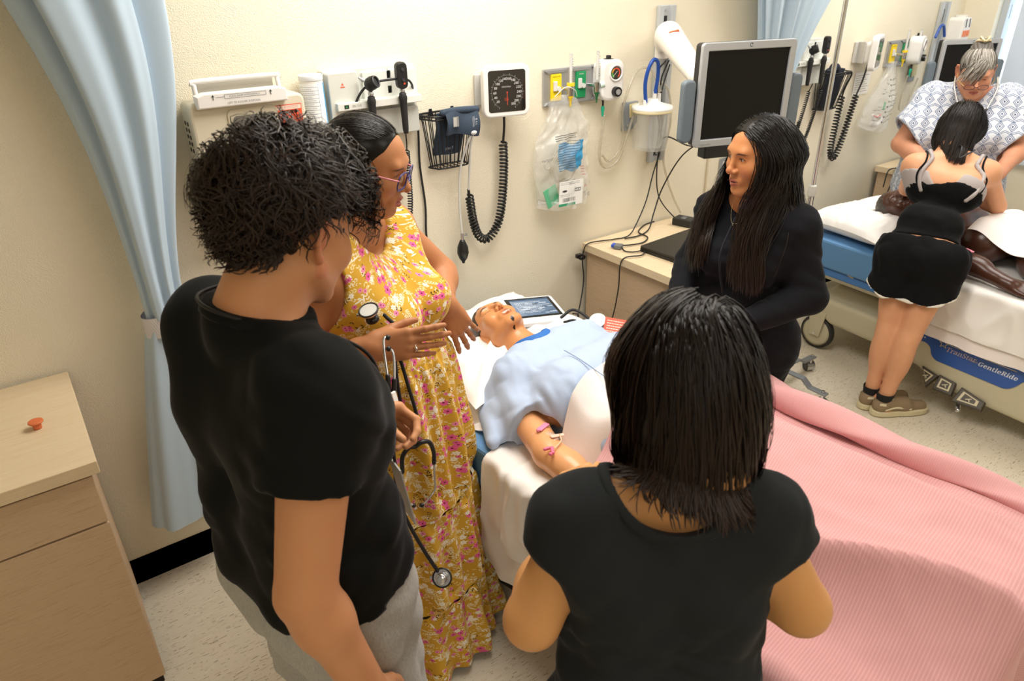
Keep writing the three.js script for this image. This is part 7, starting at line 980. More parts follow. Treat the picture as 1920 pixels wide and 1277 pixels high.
  const hr = scalp(f.hm, (x, y, z) => z > 0.0 && z < 0.08 && y > 0.07 + z * 0.35 && Math.abs(x) > 0.003), hb = localDir(f.hm, [0, 0.1, -1]);
  const fo = movedOps(U([ell([0, 0.034, -0.017], [0.0785, 0.0875, 0.101])], 0.01), f.hm), bunP = V(0, 0.02, -0.13).applyMatrix4(f.hm);
  part('hair', [hairG, strands({ count: 1500, seg: 9, seed: 25, color: '#0d0908', tip: '#120d0b', width: 0.0012, field: (x, y, z) => evalOps(fo, x, y, z), root: (r) => { const q = hr(r); if (!q) return null; const v = bunP.clone().sub(V(...q.p)); q.len = v.length() * 0.95; q.off = 0.0008 + r() * 0.001; q.d = v.normalize().toArray(); q.stiff = 0.6; return q; }, pull: (p) => bunP.clone().sub(p).normalize().toArray() })], hairMat(0.28), t);
  // glasses
  const gl = new THREE.Group(); gl.name = 'glasses'; gl.applyMatrix4(eul(f.inHead([0, 0.001, 0]), [0.3, 0.24, 0.02])); t.add(gl);
  const rim = (s) => { const P = []; for (let i = 0; i < 24; i++) { const a = (i / 24) * 6.2832, c = Math.cos(a), d = Math.sin(a), k = 1 / Math.pow(Math.abs(c) ** 3.2 + Math.abs(d) ** 3.2, 1 / 3.2); P.push([s * 0.034 + c * k * 0.026, -0.004 + d * k * 0.0215, 0.104 - Math.abs(s * 0.034 + c * k * 0.026) * 0.12]); } return tube(P, 0.0018, 72, 8, true); };
  part('rim', rim(-1), M('#2f3278', 0.3), gl); part('rim', rim(1), M('#2f3278', 0.3), gl); part('bridge', tube([[-0.008, 0.002, 0.104], [0, 0.006, 0.108], [0.008, 0.002, 0.104]], 0.0018), M('#2f3278', 0.3), gl);
  for (const s of [-1, 1]) { part('lens', xf(new THREE.SphereGeometry(0.12, 20, 12, 0, 6.3, 0, 0.195), [s * 0.034, -0.004, -0.02], [Math.PI / 2, 0, 0]), clearMat, gl); part('temple', tube([[s * 0.06, 0.004, 0.097], [s * 0.071, 0.006, 0.088], [s * 0.082, 0.006, 0.03], [s * 0.083, 0.002, -0.012], [s * 0.08, -0.02, -0.03]], 0.0021, 40), M(s < 0 ? '#c97a86' : '#c97a86', 0.35), gl); }
  // ring, and the second stethoscope that she holds
  const hr2 = f.handR; const at2 = (p) => V(...p).applyMatrix4(hr2).toArray();
  part('ring', [xf(new THREE.TorusGeometry(0.0095, 0.0016, 8, 24), [0, 0, 0], [Math.PI / 2, 0, 0]).applyMatrix4(hr2.clone().multiply(eul([0.0105, 0.108, -0.004], [0.2, 0, 0]))), sph(0.004, at2([0.0105, 0.108, 0.0085]))], M('#e3e0d8', 0.15, { metalness: 1 }), t);
  part('watch_band', [tor(0.034, 0.006, [0.165, 1.17, 0.13], [0.1, 0.6, 0.1])], M('#22252a', 0.4), t);
}
// ---- the two stethoscopes
function scope(lab, tubePts, yoke, ears, chest, turn, badge) {
  const t = thing('stethoscope', lab, 'stethoscope');
  part('tubing', tubePts.map((p) => tube(p, 0.0048, p.length * 16)), M('#121213', 0.4), t);
  part('ear_tube', ears.map((p) => tube(p, 0.0032, p.length * 14)), M('#c9cacc', 0.2, { metalness: 0.9 }), t);
  part('ear_tip', ears.map((p) => sph(0.0062, p[p.length - 1])), M('#161616', 0.4), t);
  part('spring_sleeve', yoke.map((p) => tube(p, 0.0062, 24)), M('#121213', 0.35), t);
  const m = eul(chest, turn); const add = (n, g, mat) => part(n, [g].flat().map((q) => q.applyMatrix4(m)), mat, t);
  add('chest_piece', [lathe([[0, -0.012], [0.012, -0.012], [0.009, -0.004], [0.009, 0.001], [0.02, 0.003], [0.023, 0.006], [0.023, 0.011], [0.021, 0.0125]], null), bar([0, 0, 0], [-0.032, 0, 0], 0.005)], M('#d4d6d9', 0.15, { metalness: 1 }));
  add('diaphragm', lathe([[0, 0.012], [0.019, 0.0122], [0.0215, 0.0118]], null), badge ? M('#d9d9d4', 0.25) : M('#c4c6c8', 0.2, { metalness: 0.8 })); if (!badge) { add('bell_disc', [lathe([[0, 0.03], [0.009, 0.03], [0.0135, 0.026], [0.0135, 0.016], [0.011, 0.0125]], null)], M('#d6d8da', 0.15, { metalness: 1 })); part('name_tag', [box(0.018, 0.036, 0.008, [0.536, 1.19, 1.212], [-0.4, 0.6, 0], 0.003)], M('#e4e4de', 0.4), t); }
  add('rim', [tor(0.0228, 0.0022, [0, 0.0115, 0], [Math.PI / 2, 0, 0])], M('#161616', 0.4));
  add('bell', lathe([[0.006, -0.01], [0.015, -0.013], [0.0165, -0.022], [0.0135, -0.021], [0, -0.014]], null), M(badge ? '#141414' : '#c9cbce', 0.25, { metalness: badge ? 0 : 0.9 }));
  return t;
}
scope('black stethoscope with chrome ear tubes held up in the left hand of the curly-haired man',
  [[[0.527, 1.135, 1.2], [0.524, 1.04, 1.2], [0.522, 0.94, 1.2], [0.53, 0.86, 1.215], [0.553, 0.77, 1.245], [0.572, 0.71, 1.268]]],
  [[[0.545, 1.225, 1.17], [0.535, 1.18, 1.188], [0.527, 1.13, 1.2]], [[0.556, 1.215, 1.178], [0.543, 1.175, 1.192], [0.53, 1.13, 1.203]]],
  [[[0.545, 1.225, 1.17], [0.557, 1.27, 1.14], [0.566, 1.292, 1.125], [0.576, 1.293, 1.125]], [[0.556, 1.215, 1.178], [0.57, 1.25, 1.158], [0.573, 1.268, 1.148], [0.567, 1.275, 1.142]]], [0.582, 0.69, 1.275], [1.0, -0.5, 0.2], false);
scope('black stethoscope hanging from the right hand of the woman in yellow',
  [[[0.63, 1.285, 1.0], [0.645, 1.25, 1.02], [0.63, 1.16, 1.03], [0.625, 1.05, 1.05], [0.64, 0.95, 1.05], [0.65, 0.92, 1.05]], [[0.65, 0.92, 1.05], [0.66, 1.0, 1.06], [0.648, 1.12, 1.045], [0.64, 1.2, 1.03]]],
  [[[0.65, 0.92, 1.05], [0.668, 0.93, 1.055], [0.69, 0.92, 1.055], [0.7, 0.885, 1.055], [0.698, 0.85, 1.055]], [[0.65, 0.92, 1.05], [0.632, 0.925, 1.05], [0.612, 0.905, 1.05], [0.607, 0.86, 1.05]]],
  [[[0.698, 0.85, 1.055], [0.694, 0.8, 1.058], [0.69, 0.765, 1.06], [0.66, 0.745, 1.065], [0.645, 0.74, 1.066]], [[0.607, 0.86, 1.05], [0.604, 0.81, 1.055], [0.607, 0.77, 1.06], [0.622, 0.75, 1.065]]], [0.6, 1.293, 0.985], [0.35, -0.6, 0.15], true);
// ---- girl with long hair beyond the bed
{
  const t = thing('person', 'girl with long straight black hair and a black long-sleeved top standing beyond the bed', 'person', [1.955, 0, 1.05], -84 * D2R);
  const f = figure({ face: { skin: '#bb7d50', blush: '#b86a4a', lips: '#a65f52', brow: '#20150f', open: 0.85, noEars: true, jaw: 1.08, w: 1.03, nose: 0.55, lip: 1.12, look: -0.002 }, head: { p: [0.01, 1.482, 0.035], r: [0.1, -0.42, 0.02] }, neck: [0, 1.34, 0.0], neckR: 0.047, headCell: 0.0024,
    chest: { c: [0, 1.18, -0.01], w: 0.082, r: 0.098 }, waist: { c: [0, 0.98, 0], w: 0.07, r: 0.098 }, hips: { c: [0, 0.83, 0], w: 0.09, r: 0.115 }, bust: { x: 0.07, y: 1.14, z: 0.08, r: [0.065, 0.06, 0.055] }, sh: { L: [0.145, 1.258, -0.02], R: [-0.145, 1.258, -0.02] },
    el: { L: [0.225, 1.05, -0.02], R: [-0.21, 1.05, 0.02] }, wr: { L: [0.11, 0.975, 0.19], R: [-0.13, 0.96, 0.2] }, armR: [0.05, 0.043, 0.028],
    hand: { L: { dir: [-0.5, -0.2, 1], back: [0.4, 0.9, 0.2], pose: relaxed, cell: 0.005 }, R: { dir: [0.3, -0.2, 1], back: [-0.4, 0.9, 0.1], pose: relaxed, cell: 0.005 } },
    leg: { L: [[0.1, 0.78, 0], [0.1, 0.44, 0.01], [0.1, 0.08, -0.03]], R: [[-0.1, 0.78, 0], [-0.1, 0.44, 0.01], [-0.1, 0.08, -0.03]] } });
  f.body(t, 0.01);
  const shirt = [...grow([...f.torso, ...f.neck], 0.012)]; for (const [s, q] of [[1, 'L'], [-1, 'R']]) { const sh = [s * 0.145, 1.258, -0.02], el = q === 'L' ? [0.225, 1.05, -0.02] : [-0.21, 1.05, 0.02], wr = q === 'L' ? [0.11, 0.975, 0.19] : [-0.13, 0.96, 0.2]; shirt.push(...U(cone(sh, el, 0.06, 0.057), 0.03), ...U(capped(cone(el, wr, 0.06, 0.043), plane([0, 1, 2].map((i) => lerp(el[i], wr[i], 0.9)), [0, 1, 2].map((i) => wr[i] - el[i]))), 0.02)); }
  shirt.push(...U(cone([-0.09, 0.85, 0.005], [0.09, 0.85, 0.005], 0.128), 0.05));
  const cut = ell([0, 1.375, 0.035], [0.088, 0.09, 0.1]), base = [...shirt, ...I(plane([0, 0.78, 0], [0, -1, 0]))], [lo, hi] = boundsOf(shirt, 0.03);
  const top = part('long_sleeved_top', nets([...base, ...S(cut, 0.006)], lo, hi, 0.009, { reach: 0.02, post: (x, y, z, q) => q + 0.004 * fold(x, y - z * 0.4, z, 6, 12, 6, 3) + 0.002 * soft(x, y, z, 9, 7) }), knit('#16171b'), t);
  part('button_placket', tube([[-0.005, 1.29, 0.103], [-0.003, 1.2, 0.165], [0, 1.13, 0.165], [0.002, 1.0, 0.125], [0.003, 0.86, 0.142]], 0.0035, 40), knit('#22242a'), top);
  const tr = [...U(cone([-0.095, 0.83, 0], [0.095, 0.83, 0], 0.125), 0.05)]; for (const s of [-1, 1]) tr.push(...U(cone([s * 0.1, 0.78, 0], [s * 0.1, 0.44, 0.01], 0.1, 0.072), 0.04), ...U(cone([s * 0.1, 0.44, 0.01], [s * 0.1, 0.09, -0.03], 0.07, 0.06), 0.02)); tr.push(...I(plane([0, 0.06, 0], [0, -1, 0])));
  part('trousers', nets(tr, [-0.28, 0.04, -0.2], [0.28, 0.98, 0.2], 0.011, { reach: 0.02, post: (x, y, z, q) => q + 0.004 * fold(x, y, z, 6, 8, 6, 3) }), knit('#17181c'), t);
  shoe(t, [0.1, 0, 0], 0.1, '#18181a', '#2a2a2a'); shoe(t, [-0.1, 0, 0], -0.1, '#18181a', '#2a2a2a');
  part('necklace', [tube([[0.05, 1.34, 0.045], [0.03, 1.3, 0.09], [0, 1.275, 0.118], [-0.03, 1.3, 0.09], [-0.05, 1.34, 0.045]], 0.0005, 40), sph(0.0022, [0, 1.272, 0.121])], M('#8f8064', 0.35, { metalness: 1 }), t);
  const hm = f.hm, X = localDir(hm, [1, 0, 0]), B = localDir(hm, [0, 0, -1]);
  const cap = paint(nets([...U(ell([0, 0.034, -0.016], [0.08, 0.0885, 0.102]), 0.01), ...U(ell([0, -0.04, -0.06], [0.062, 0.07, 0.05]), 0.03), ...S(ell([0, -0.012, 0.1], [0.078, 0.105, 0.088]), 0.004), ...S(ell([0, -0.09, 0.04], [0.1, 0.09, 0.075]), 0.004)], [-0.11, -0.14, -0.15], [0.11, 0.15, 0.12], 0.004).applyMatrix4(hm), '#0c0908');
  const fieldOps = [...movedOps(U([ell([0, 0.033, -0.015], [0.0775, 0.086, 0.099]), ell([0, -0.03, 0.025], [0.066, 0.085, 0.064])], 0.01), hm), ...f.neck, ...grow([...U(cone([-0.09, 1.18, -0.01], [0.09, 1.18, -0.01], 0.105)), ...U(cone([-0.075, 0.98, 0], [0.075, 0.98, 0], 0.105), 0.06), ...U([ell([-0.07, 1.14, 0.08], [0.065, 0.06, 0.055]), ell([0.07, 1.14, 0.08], [0.065, 0.06, 0.055])], 0.04), ...U(cone([-0.07, 1.29, -0.01], [0.07, 1.29, -0.01], 0.06), 0.05)], 0.02)];
  const root = scalp(hm, (x, y, z) => (z > 0.02 ? y > 0.045 + (z - 0.02) * 0.8 : y > -0.045));
  const st = strands({ count: 7000, seg: 26, seed: 35, color: '#0d0a09', tip: '#22160f', width: 0.0021, stop: (x, y, z) => y < 1.3 && evalOps(base, x, y, z) < -0.004, field: (x, y, z) => evalOps(fieldOps, x, y, z), root: (r) => { const q = root(r); if (!q) return null; q.sd = q.L[0] > 0.004 ? 1 : -1; q.len = Math.max(0.2, (q.p[1] - 1.06) * 1.05 + r() * 0.07 - 0.05); q.off = 0.0015 + r() * 0.008; q.max = 0.018 + r() * 0.03; q.stiff = 0.62; q.curl = 0.05; const fr = q.L[2] > -0.015; q.d = [X.x * q.sd * 0.8 + B.x * 0.55, -0.25, X.z * q.sd * 0.8 + B.z * 0.55]; q.fr = fr; q.tg = 0.055 + r() * 0.095; return q; },
    pull: (p, k, q, rnd) => { const c = Math.max(0, 1 - k / 0.22), fw = q.fr ? 0.55 * sstep(0.12, 0.35, k) * (1 - sstep(0.5, 0.75, k)) : -0.35 * sstep(0.12, 0.35, k) * (1 - sstep(0.5, 0.75, k)), tx = clamp((q.sd * q.tg - p.x) * 5, -0.7, 0.7) * sstep(0.2, 0.35, k); return [X.x * q.sd * c * 0.6 + tx + B.x * c * 0.5 - B.x * fw + rnd[0] * 0.1, -1, X.z * q.sd * c * 0.6 + B.z * c * 0.5 - B.z * fw + rnd[2] * 0.1]; } });
  part('hair', [cap, st], hairMat(0.32), t);
}
// ---- student at the far bed, seen from behind
{
  const t = thing('person', 'young woman in a black camisole and white-trimmed black shorts leaning over the far bed', 'person', [3.28, 0, 1.03], 102 * D2R);
  const f = figure({ face: { skin: '#d9a07a', blush: '#cd8564', lips: '#b5705c', noEars: true }, head: { p: [0.07, 1.285, 0.56], r: [0.85, -0.1, 0.0] }, neck: [0.035, 1.175, 0.425], neckR: 0.045, headCell: 0.004, axis: [0.94, 0, 0.3],
    chest: { c: [0.03, 1.06, 0.32], w: 0.085, r: 0.095 }, waist: { c: [0.015, 0.92, 0.16], w: 0.06, r: 0.08 }, hips: { c: [0.0, 0.79, 0.06], w: 0.082, r: 0.106 }, sh: { L: [0.175, 1.135, 0.33], R: [-0.105, 1.12, 0.45] },
    el: { L: [0.23, 0.98, 0.52], R: [-0.17, 0.95, 0.56] }, wr: { L: [0.12, 0.98, 0.68], R: [0.0, 0.97, 0.7] }, armR: [0.047, 0.04, 0.027], legR: [0.077, 0.049, 0.033],
    hand: { L: { dir: [-0.5, 0.2, 0.8], back: [0.5, 0.9, 0.2], pose: relaxed, cell: 0.005 }, R: { dir: [0.5, 0.2, 0.8], back: [-0.5, 0.9, 0.1], pose: relaxed, cell: 0.005 } },
    toe: { L: [-0.079, 0.115], R: [-0.095, 0.102] }, leg: { L: [[0.08, 0.74, 0.05], [0.05, 0.43, 0.0], [0.042, 0.085, -0.05]], R: [[-0.085, 0.74, 0.04], [-0.055, 0.43, -0.02], [-0.03, 0.085, -0.075]] } });
  f.body(t, 0.0075);
  const trunk = [...f.torso, ...f.arm.L.slice(0, 1), ...f.arm.R.slice(0, 1), ...f.leg.L, ...f.leg.R], armless = [...S(cone([0.175, 1.135, 0.33], [0.23, 0.98, 0.52], 0.058, 0.05), 0.003), ...S(cone([-0.105, 1.12, 0.45], [-0.17, 0.95, 0.56], 0.058, 0.05), 0.003), ...I(plane([0, 1.1, 0.37], [0, 0.6, 0.8]))];
  const tank = [...grow(trunk, 0.007), ...I(plane([0, 0.862, 0.085], [0, -0.8, -0.6])), ...I(plane([0, 1.075, 0.25], [0, 0.63, 0.77])), ...armless];
  const cloth = part('camisole', nets(tank, [-0.3, 0.7, -0.1], [0.35, 1.3, 0.6], 0.008, { reach: 0.02, post: (x, y, z, q) => q + 0.002 * fold(x, y, z, 5, 14, 9, 2) }), knit('#0e0e0f'), t);
  // straps follow the shoulders
  const strap = (pts, r, m, name, pr) => part(name, tube(pts, r, 40, 8), m, pr);
  const hug = (pts, off) => pts.map((p) => { const q = V(...p); for (let i = 0; i < 12; i++) { const d = evalOps(f.torso, q.x, q.y, q.z) - off, e = 0.004; const n = V(evalOps(f.torso, q.x + e, q.y, q.z) - evalOps(f.torso, q.x - e, q.y, q.z), evalOps(f.torso, q.x, q.y + e, q.z) - evalOps(f.torso, q.x, q.y - e, q.z), evalOps(f.torso, q.x, q.y, q.z + e) - evalOps(f.torso, q.x, q.y, q.z - e)).normalize(); q.addScaledVector(n, -d * 0.8); } return q.toArray(); });
  const way = (a, b, n) => Array.from({ length: n + 1 }, (_, i) => a.map((v, k) => lerp(v, b[k], i / n)));
  const greyM = M('#a9a09e', 0.85), l0 = [0.13, 1.22, 0.33], l1 = [0.12, 1.06, 0.19], r0 = [-0.06, 1.21, 0.42], r1 = [-0.075, 1.05, 0.24];
  for (const [a, b, s] of [[l0, l1, 1], [r0, r1, -1]]) { strap(hug(way([a[0], a[1] - 0.03, a[2] + 0.06], b, 8), 0.004), 0.0095, greyM, 'grey_strap', cloth); strap(hug(way([a[0] + s * 0.02, a[1] - 0.03, a[2] + 0.06], [b[0] + s * 0.012, b[1], b[2]], 8), 0.006), 0.0042, knit('#0e0e0f'), 'thin_strap', cloth); }
  part('grey_undergarment_back', nets([...grow(trunk, 0.004), ...I(plane([0, 0.97, 0.16], [0, -0.63, -0.77])), ...I(plane([0, 1.11, 0.29], [0, 0.63, 0.77])), ...armless, ...S(ell([0.025, 1.2, 0.27], [0.08, 0.12, 0.16]), 0.01)], [-0.3, 0.85, -0.1], [0.35, 1.3, 0.6], 0.008, { reach: 0.02 }), greyM, cloth);
  const so = [...grow(trunk, 0.012), ...U(cone([-0.085, 0.8, 0.055], [0.085, 0.8, 0.065], 0.112), 0.05), ...U(cone([-0.06, 0.9, 0.13], [0.06, 0.86, 0.11], 0.09), 0.05)]; for (const [s, q] of [[1, [0.05, 0.43, 0.0]], [-1, [-0.055, 0.43, -0.02]]]) so.push(...U(cone([s * 0.085, 0.75, 0.045], [s * 0.09, 0.58, 0.02], 0.102, 0.108), 0.03));
  const hemL = [...S(cone([0.088, 0.5, 0.01], [0.088, 0.6, 0.02], 0.088, 0.078), 0.004), ...S(cone([-0.09, 0.5, 0.0], [-0.088, 0.6, 0.01], 0.088, 0.078), 0.004)];
  const sbase = [...so, ...I(plane([0, 0.858, 0.075], [0, 0.8, 0.6])), ...hemL], hemP = (x) => 0.605 - 0.05 * 0 + 0.55 * Math.pow(Math.max(0, Math.abs(x) - 0.09), 1.2);
  const hemPrim = new Prim((x, y, z) => hemP(x) - y, [-9, -9, -9], [9, 9, 9]);
  const pz = (x, y, z, q) => q + 0.005 * fold(x, y, z, 8, 5, 8, 5);
  const shorts = part('shorts', nets([...sbase, ...I(hemPrim)], [-0.3, 0.52, -0.2], [0.3, 1.0, 0.35], 0.008, { reach: 0.02, post: pz }), knit('#0f0f11'), t);
  part('white_trim', nets([...grow(sbase, 0.0035), ...I(hemPrim), ...I(new Prim((x, y, z) => y - hemP(x) - 0.011, [-9, -9, -9], [9, 9, 9]))], [-0.3, 0.54, -0.2], [0.3, 0.78, 0.35], 0.006, { reach: 0.02, post: pz }), M('#e5ded2', 0.85), shorts);
  for (const [p, yw] of [[[0.017, 0, -0.013], -0.6], [[-0.061, 0, -0.042], -0.75]]) shoe(t, p, yw, '#8f7a5f', '#d8cda8', 0.9, true);
  for (const p of [[0.043, 0.1, -0.05], [-0.029, 0.1, -0.075]]) part('sock', lathe([[0.036, -0.03], [0.039, 0.0], [0.0415, 0.022], [0.0395, 0.026]], p), M('#141416', 0.9), t);
  const hm = f.hm, X = localDir(hm, [1, 0, 0]);
  const cap = paint(nets(movedOps([...U(ell([0, 0.034, -0.016], [0.082, 0.09, 0.103]), 0.01), ...U(ell([0, -0.05, -0.04], [0.075, 0.08, 0.06]), 0.04), ...S(ell([0, -0.03, 0.105], [0.075, 0.09, 0.07]), 0.01)], hm), [-0.1, 1.1, 0.35], [0.24, 1.45, 0.75], 0.005), '#120d0a');
  const fieldOps = [...movedOps(U([ell([0, 0.033, -0.015], [0.081, 0.09, 0.102]), ell([0, -0.05, -0.02], [0.07, 0.08, 0.06])], 0.02), hm), ...f.neck];
  const root = scalp(hm, (x, y, z) => (z > 0.035 ? y > 0.05 : z < -0.03 ? y > -0.075 : y > -0.045)), Dn = localDir(hm, [0, -1, 0.1]);
  const st = strands({ count: 3600, seg: 14, seed: 45, color: '#130e0b', tip: '#21160f', width: 0.0024, stop: (x, y, z) => evalOps(f.torso, x, y, z) < -0.003, field: (x, y, z) => evalOps(fieldOps, x, y, z), root: (r) => { const q = root(r); if (!q) return null; q.sd = (q.L[0] > 0.01 ? 1 : -1) * sstep(-0.07, 0.0, q.L[2] + Math.max(0, q.L[1] - 0.08)); q.len = 0.15 + (q.L[1] + 0.05) * 1.1 + r() * 0.04; q.off = 0.002 + r() * 0.01; q.max = 0.026; q.stiff = 0.7; q.curl = 0.05; q.d = [X.x * q.sd * 0.8 + q.d[0] * 0.2 + Dn.x * 0.4, X.y * q.sd * 0.8 + q.d[1] * 0.2 + Dn.y * 0.4, X.z * q.sd * 0.8 + q.d[2] * 0.2 + Dn.z * 0.4]; return q; },
    pull: (p, k, q, rnd) => [Dn.x * 0.8 + rnd[0] * 0.15, -0.5 + Dn.y * 0.5, Dn.z * 0.8 + rnd[2] * 0.15] });
  part('hair', [cap, st], hairMat(0.42), t);
  part('neck_tube', tube(hug([[0.08, 1.2, 0.52], [0.085, 1.2, 0.46], [0.06, 1.18, 0.4], [0.03, 1.17, 0.385], [-0.005, 1.18, 0.41], [-0.02, 1.19, 0.47]], 0.03), 0.004, 40), M('#121214', 0.4), t);
}
// ---- grey-haired woman beyond the far bed
const ikat = canvasTex(512, 512, (x, w, h) => {
  x.fillStyle = '#d3d7df'; x.fillRect(0, 0, w, h); const c1k = '#566a90', c2k = '#2f4470'; const n = 4, s = w / n;
  const dia = (cx, cy, rx, ry, c, lw) => { x.beginPath(); x.moveTo(cx, cy - ry); x.lineTo(cx + rx, cy); x.lineTo(cx, cy + ry); x.lineTo(cx - rx, cy); x.closePath(); if (lw) { x.lineWidth = lw; x.strokeStyle = c; x.stroke(); } else { x.fillStyle = c; x.fill(); } };
  for (let j = -1; j <= n; j++) for (let i = -1; i <= n; i++) { const cx = (i + 0.5) * s, cy = (j + 0.5) * s; dia(cx, cy, s * 0.36, s * 0.42, c1k, 7); dia(cx, cy, s * 0.22, s * 0.26, c2k, 5); dia(cx, cy, s * 0.08, s * 0.1, c2k, 0); }
  for (let j = 0; j <= n; j++) { x.strokeStyle = c1k; x.lineWidth = 6; for (const o of [-8, 8]) { x.beginPath(); for (let k = 0; k <= n * 2; k++) x[k ? 'lineTo' : 'moveTo'](k * s / 2, j * s + (k % 2 ? 14 : -14) + o); x.stroke(); } }
});
ikat.repeat.set(4.2, 4.2);
{
  const t = thing('person', 'grey-haired woman in glasses and a blue-patterned blouse, head bowed, behind the far bed', 'person', [4.47, 0, 0.58], -59.5 * D2R);
  const f = figure({ face: { skin: '#cf9474', blush: '#c2725a', lips: '#b0605a', brow: '#6d5a4a', browAmt: 0.4, open: 0.12, nose: 0.8, jaw: 1.1, w: 1.03 }, head: { p: [-0.02, 1.485, 0.115], r: [0.42, 0.05, 0.02] }, neck: [0, 1.365, 0.03], neckR: 0.056, headCell: 0.0032,
    chest: { c: [0, 1.19, 0.02], w: 0.12, r: 0.13 }, waist: { c: [0, 0.98, 0.02], w: 0.11, r: 0.15 }, hips: { c: [0, 0.84, 0], w: 0.12, r: 0.15 }, bust: { x: 0.09, y: 1.15, z: 0.12, r: [0.09, 0.08, 0.075] }, sh: { L: [0.19, 1.32, 0.01], R: [-0.19, 1.32, 0.03] },
    el: { L: [0.285, 1.1, 0.1], R: [-0.3, 1.09, 0.13] }, wr: { L: [0.17, 1.0, 0.34], R: [-0.1, 1.0, 0.36] }, armR: [0.06, 0.05, 0.034],
    hand: { L: { dir: [-0.6, -0.1, 0.8], back: [0.4, 0.9, 0.2], pose: relaxed, cell: 0.005 }, R: { dir: [0.5, -0.1, 0.8], back: [-0.4, 0.9, 0.1], pose: relaxed, cell: 0.005 } },
    leg: { L: [[0.11, 0.78, 0], [0.11, 0.44, 0.01], [0.11, 0.08, -0.03]], R: [[-0.11, 0.78, 0], [-0.11, 0.44, 0.01], [-0.11, 0.08, -0.03]] } });
  f.body(t, 0.01);
  const sl = [[[0.17, 1.33, 0.01], [0.285, 1.1, 0.1], 1], [[-0.17, 1.33, 0.03], [-0.3, 1.09, 0.13], -1]];
  const bl0 = [...grow([...f.torso, ...f.neck], 0.016)]; for (const [a, b, s] of sl) bl0.push(...U(sleeve(a, b, 0.09, 0.125, 0.82, [s * 0.5, 0.1, 0]), 0.03)); bl0.push(...U(cone([-0.11, 0.82, 0.01], [0.11, 0.82, 0.01], 0.17), 0.05));
  const cut = cone([0, 1.5, 0.02], [0, 1.27, 0.19], 0.105, 0.02), base = [...bl0, ...I(plane([0, 0.72, 0], [0, -1, 0])), ...S(cut, 0.006), ...S(cone([0, 1.36, 0], [0, 1.5, 0.03], 0.085, 0.11), 0.006)]; for (const [a, b] of sl) { const d = b.map((v, i) => v - a[i]); base.push(...S(cone(a.map((v, i) => v + d[i] * 0.7), a.map((v, i) => v + d[i] * 1.05), 0.09, 0.12), 0.003)); }
  const [lo, hi] = boundsOf(bl0, 0.03);
  part('blouse', nets(base, lo, hi, 0.009, { reach: 0.02, uv: (x, y, z, nx, ny, nz) => [Math.abs(nz) > 0.55 ? x : (nx > 0 ? x - z + 0.1 : x + z - 0.1), y - 0.35 * (Math.abs(ny) > 0.7 ? z : 0)], post: (x, y, z, q) => q + 0.005 * fold(x, y, z, 7, 4, 7, 3) }), new THREE.MeshPhysicalMaterial({ map: ikat, roughness: 0.85, sheen: 0.2, sheenColor: new THREE.Color(1, 1, 1) }), t);
  const tr = [...U(cone([-0.12, 0.8, 0], [0.12, 0.8, 0], 0.155), 0.05)]; for (const s of [-1, 1]) tr.push(...U(cone([s * 0.11, 0.78, 0], [s * 0.11, 0.1, -0.03], 0.11, 0.07), 0.04)); tr.push(...I(plane([0, 0.06, 0], [0, -1, 0])));
  part('trousers', nets(tr, [-0.32, 0.04, -0.2], [0.32, 1.0, 0.2], 0.013), knit('#2b3038'), t); shoe(t, [0.11, 0, 0], 0.1, '#33302e', '#3b3a38'); shoe(t, [-0.11, 0, 0], -0.1, '#33302e', '#3b3a38');
  const hm = f.hm, I2 = (p) => f.inHead(p);
  const cap = paint(nets([...U(ell([0, 0.036, -0.016], [0.081, 0.09, 0.102]), 0.01), ...U(ell([0, 0.105, -0.055], [0.05, 0.045, 0.05]), 0.02), ...S(ell([0, -0.02, 0.1], [0.08, 0.092, 0.075]), 0.005), ...S(ell([-0.09, -0.04, 0.0], [0.04, 0.055, 0.05]), 0.005), ...S(ell([0.09, -0.04, 0.0], [0.04, 0.055, 0.05]), 0.005)], [-0.11, -0.1, -0.15], [0.11, 0.19, 0.12], 0.004, { reach: 0.01, post: (x, y, z, q) => q + 0.002 * Math.sin(Math.atan2(x, y - 0.02) * 40) }).applyMatrix4(hm), '#5e5852');
  const root = scalp(hm, (x, y, z) => (z > 0.03 ? y > 0.04 : y > -0.02)), bun = I2([0, 0.13, -0.065]), fo = movedOps(U([ell([0, 0.036, -0.016], [0.08, 0.089, 0.101])], 0.01), hm);
  const st = strands({ count: 3600, seg: 10, seed: 55, color: '#8b857d', width: 0.0024, field: (x, y, z) => evalOps(fo, x, y, z), root: (r) => { const q = root(r); if (!q) return null; const k = r(); q.color = k < 0.45 ? '#b9b4aa' : k < 0.75 ? '#7d766d' : '#453d36'; q.fringe = q.L[2] > 0.045 && q.L[0] < 0.03 && r() < 0.55; if (q.fringe) { q.len = 0.045 + r() * 0.03; q.off = 0.004 + r() * 0.006; const dd = localDir(hm, [-0.35, -0.7, 0.5]); q.d = dd.toArray(); q.dd = dd; q.stiff = 0.8; } else { const v = V(...bun).sub(V(...q.p)); q.len = v.length() * 1.02; q.off = 0.002 + r() * 0.003; q.d = v.normalize().toArray(); q.stiff = 0.5; } return q; },
    pull: (p, k, q) => { if (q.fringe) { const a = localDir(hm, [-0.5, -1, 0.0]); return [a.x, a.y, a.z]; } const v = V(...bun).sub(p).normalize(); return [v.x, v.y, v.z]; } });
  part('hair', [cap, st], hairMat(0.4), t);
  const clip = M('#d9c69a', 0.35); const cg = new THREE.Group(); cg.name = 'hair_clip'; cg.applyMatrix4(hm.clone().multiply(eul([0, 0.15, -0.06], [-0.3, 0, 0]))); t.add(cg);
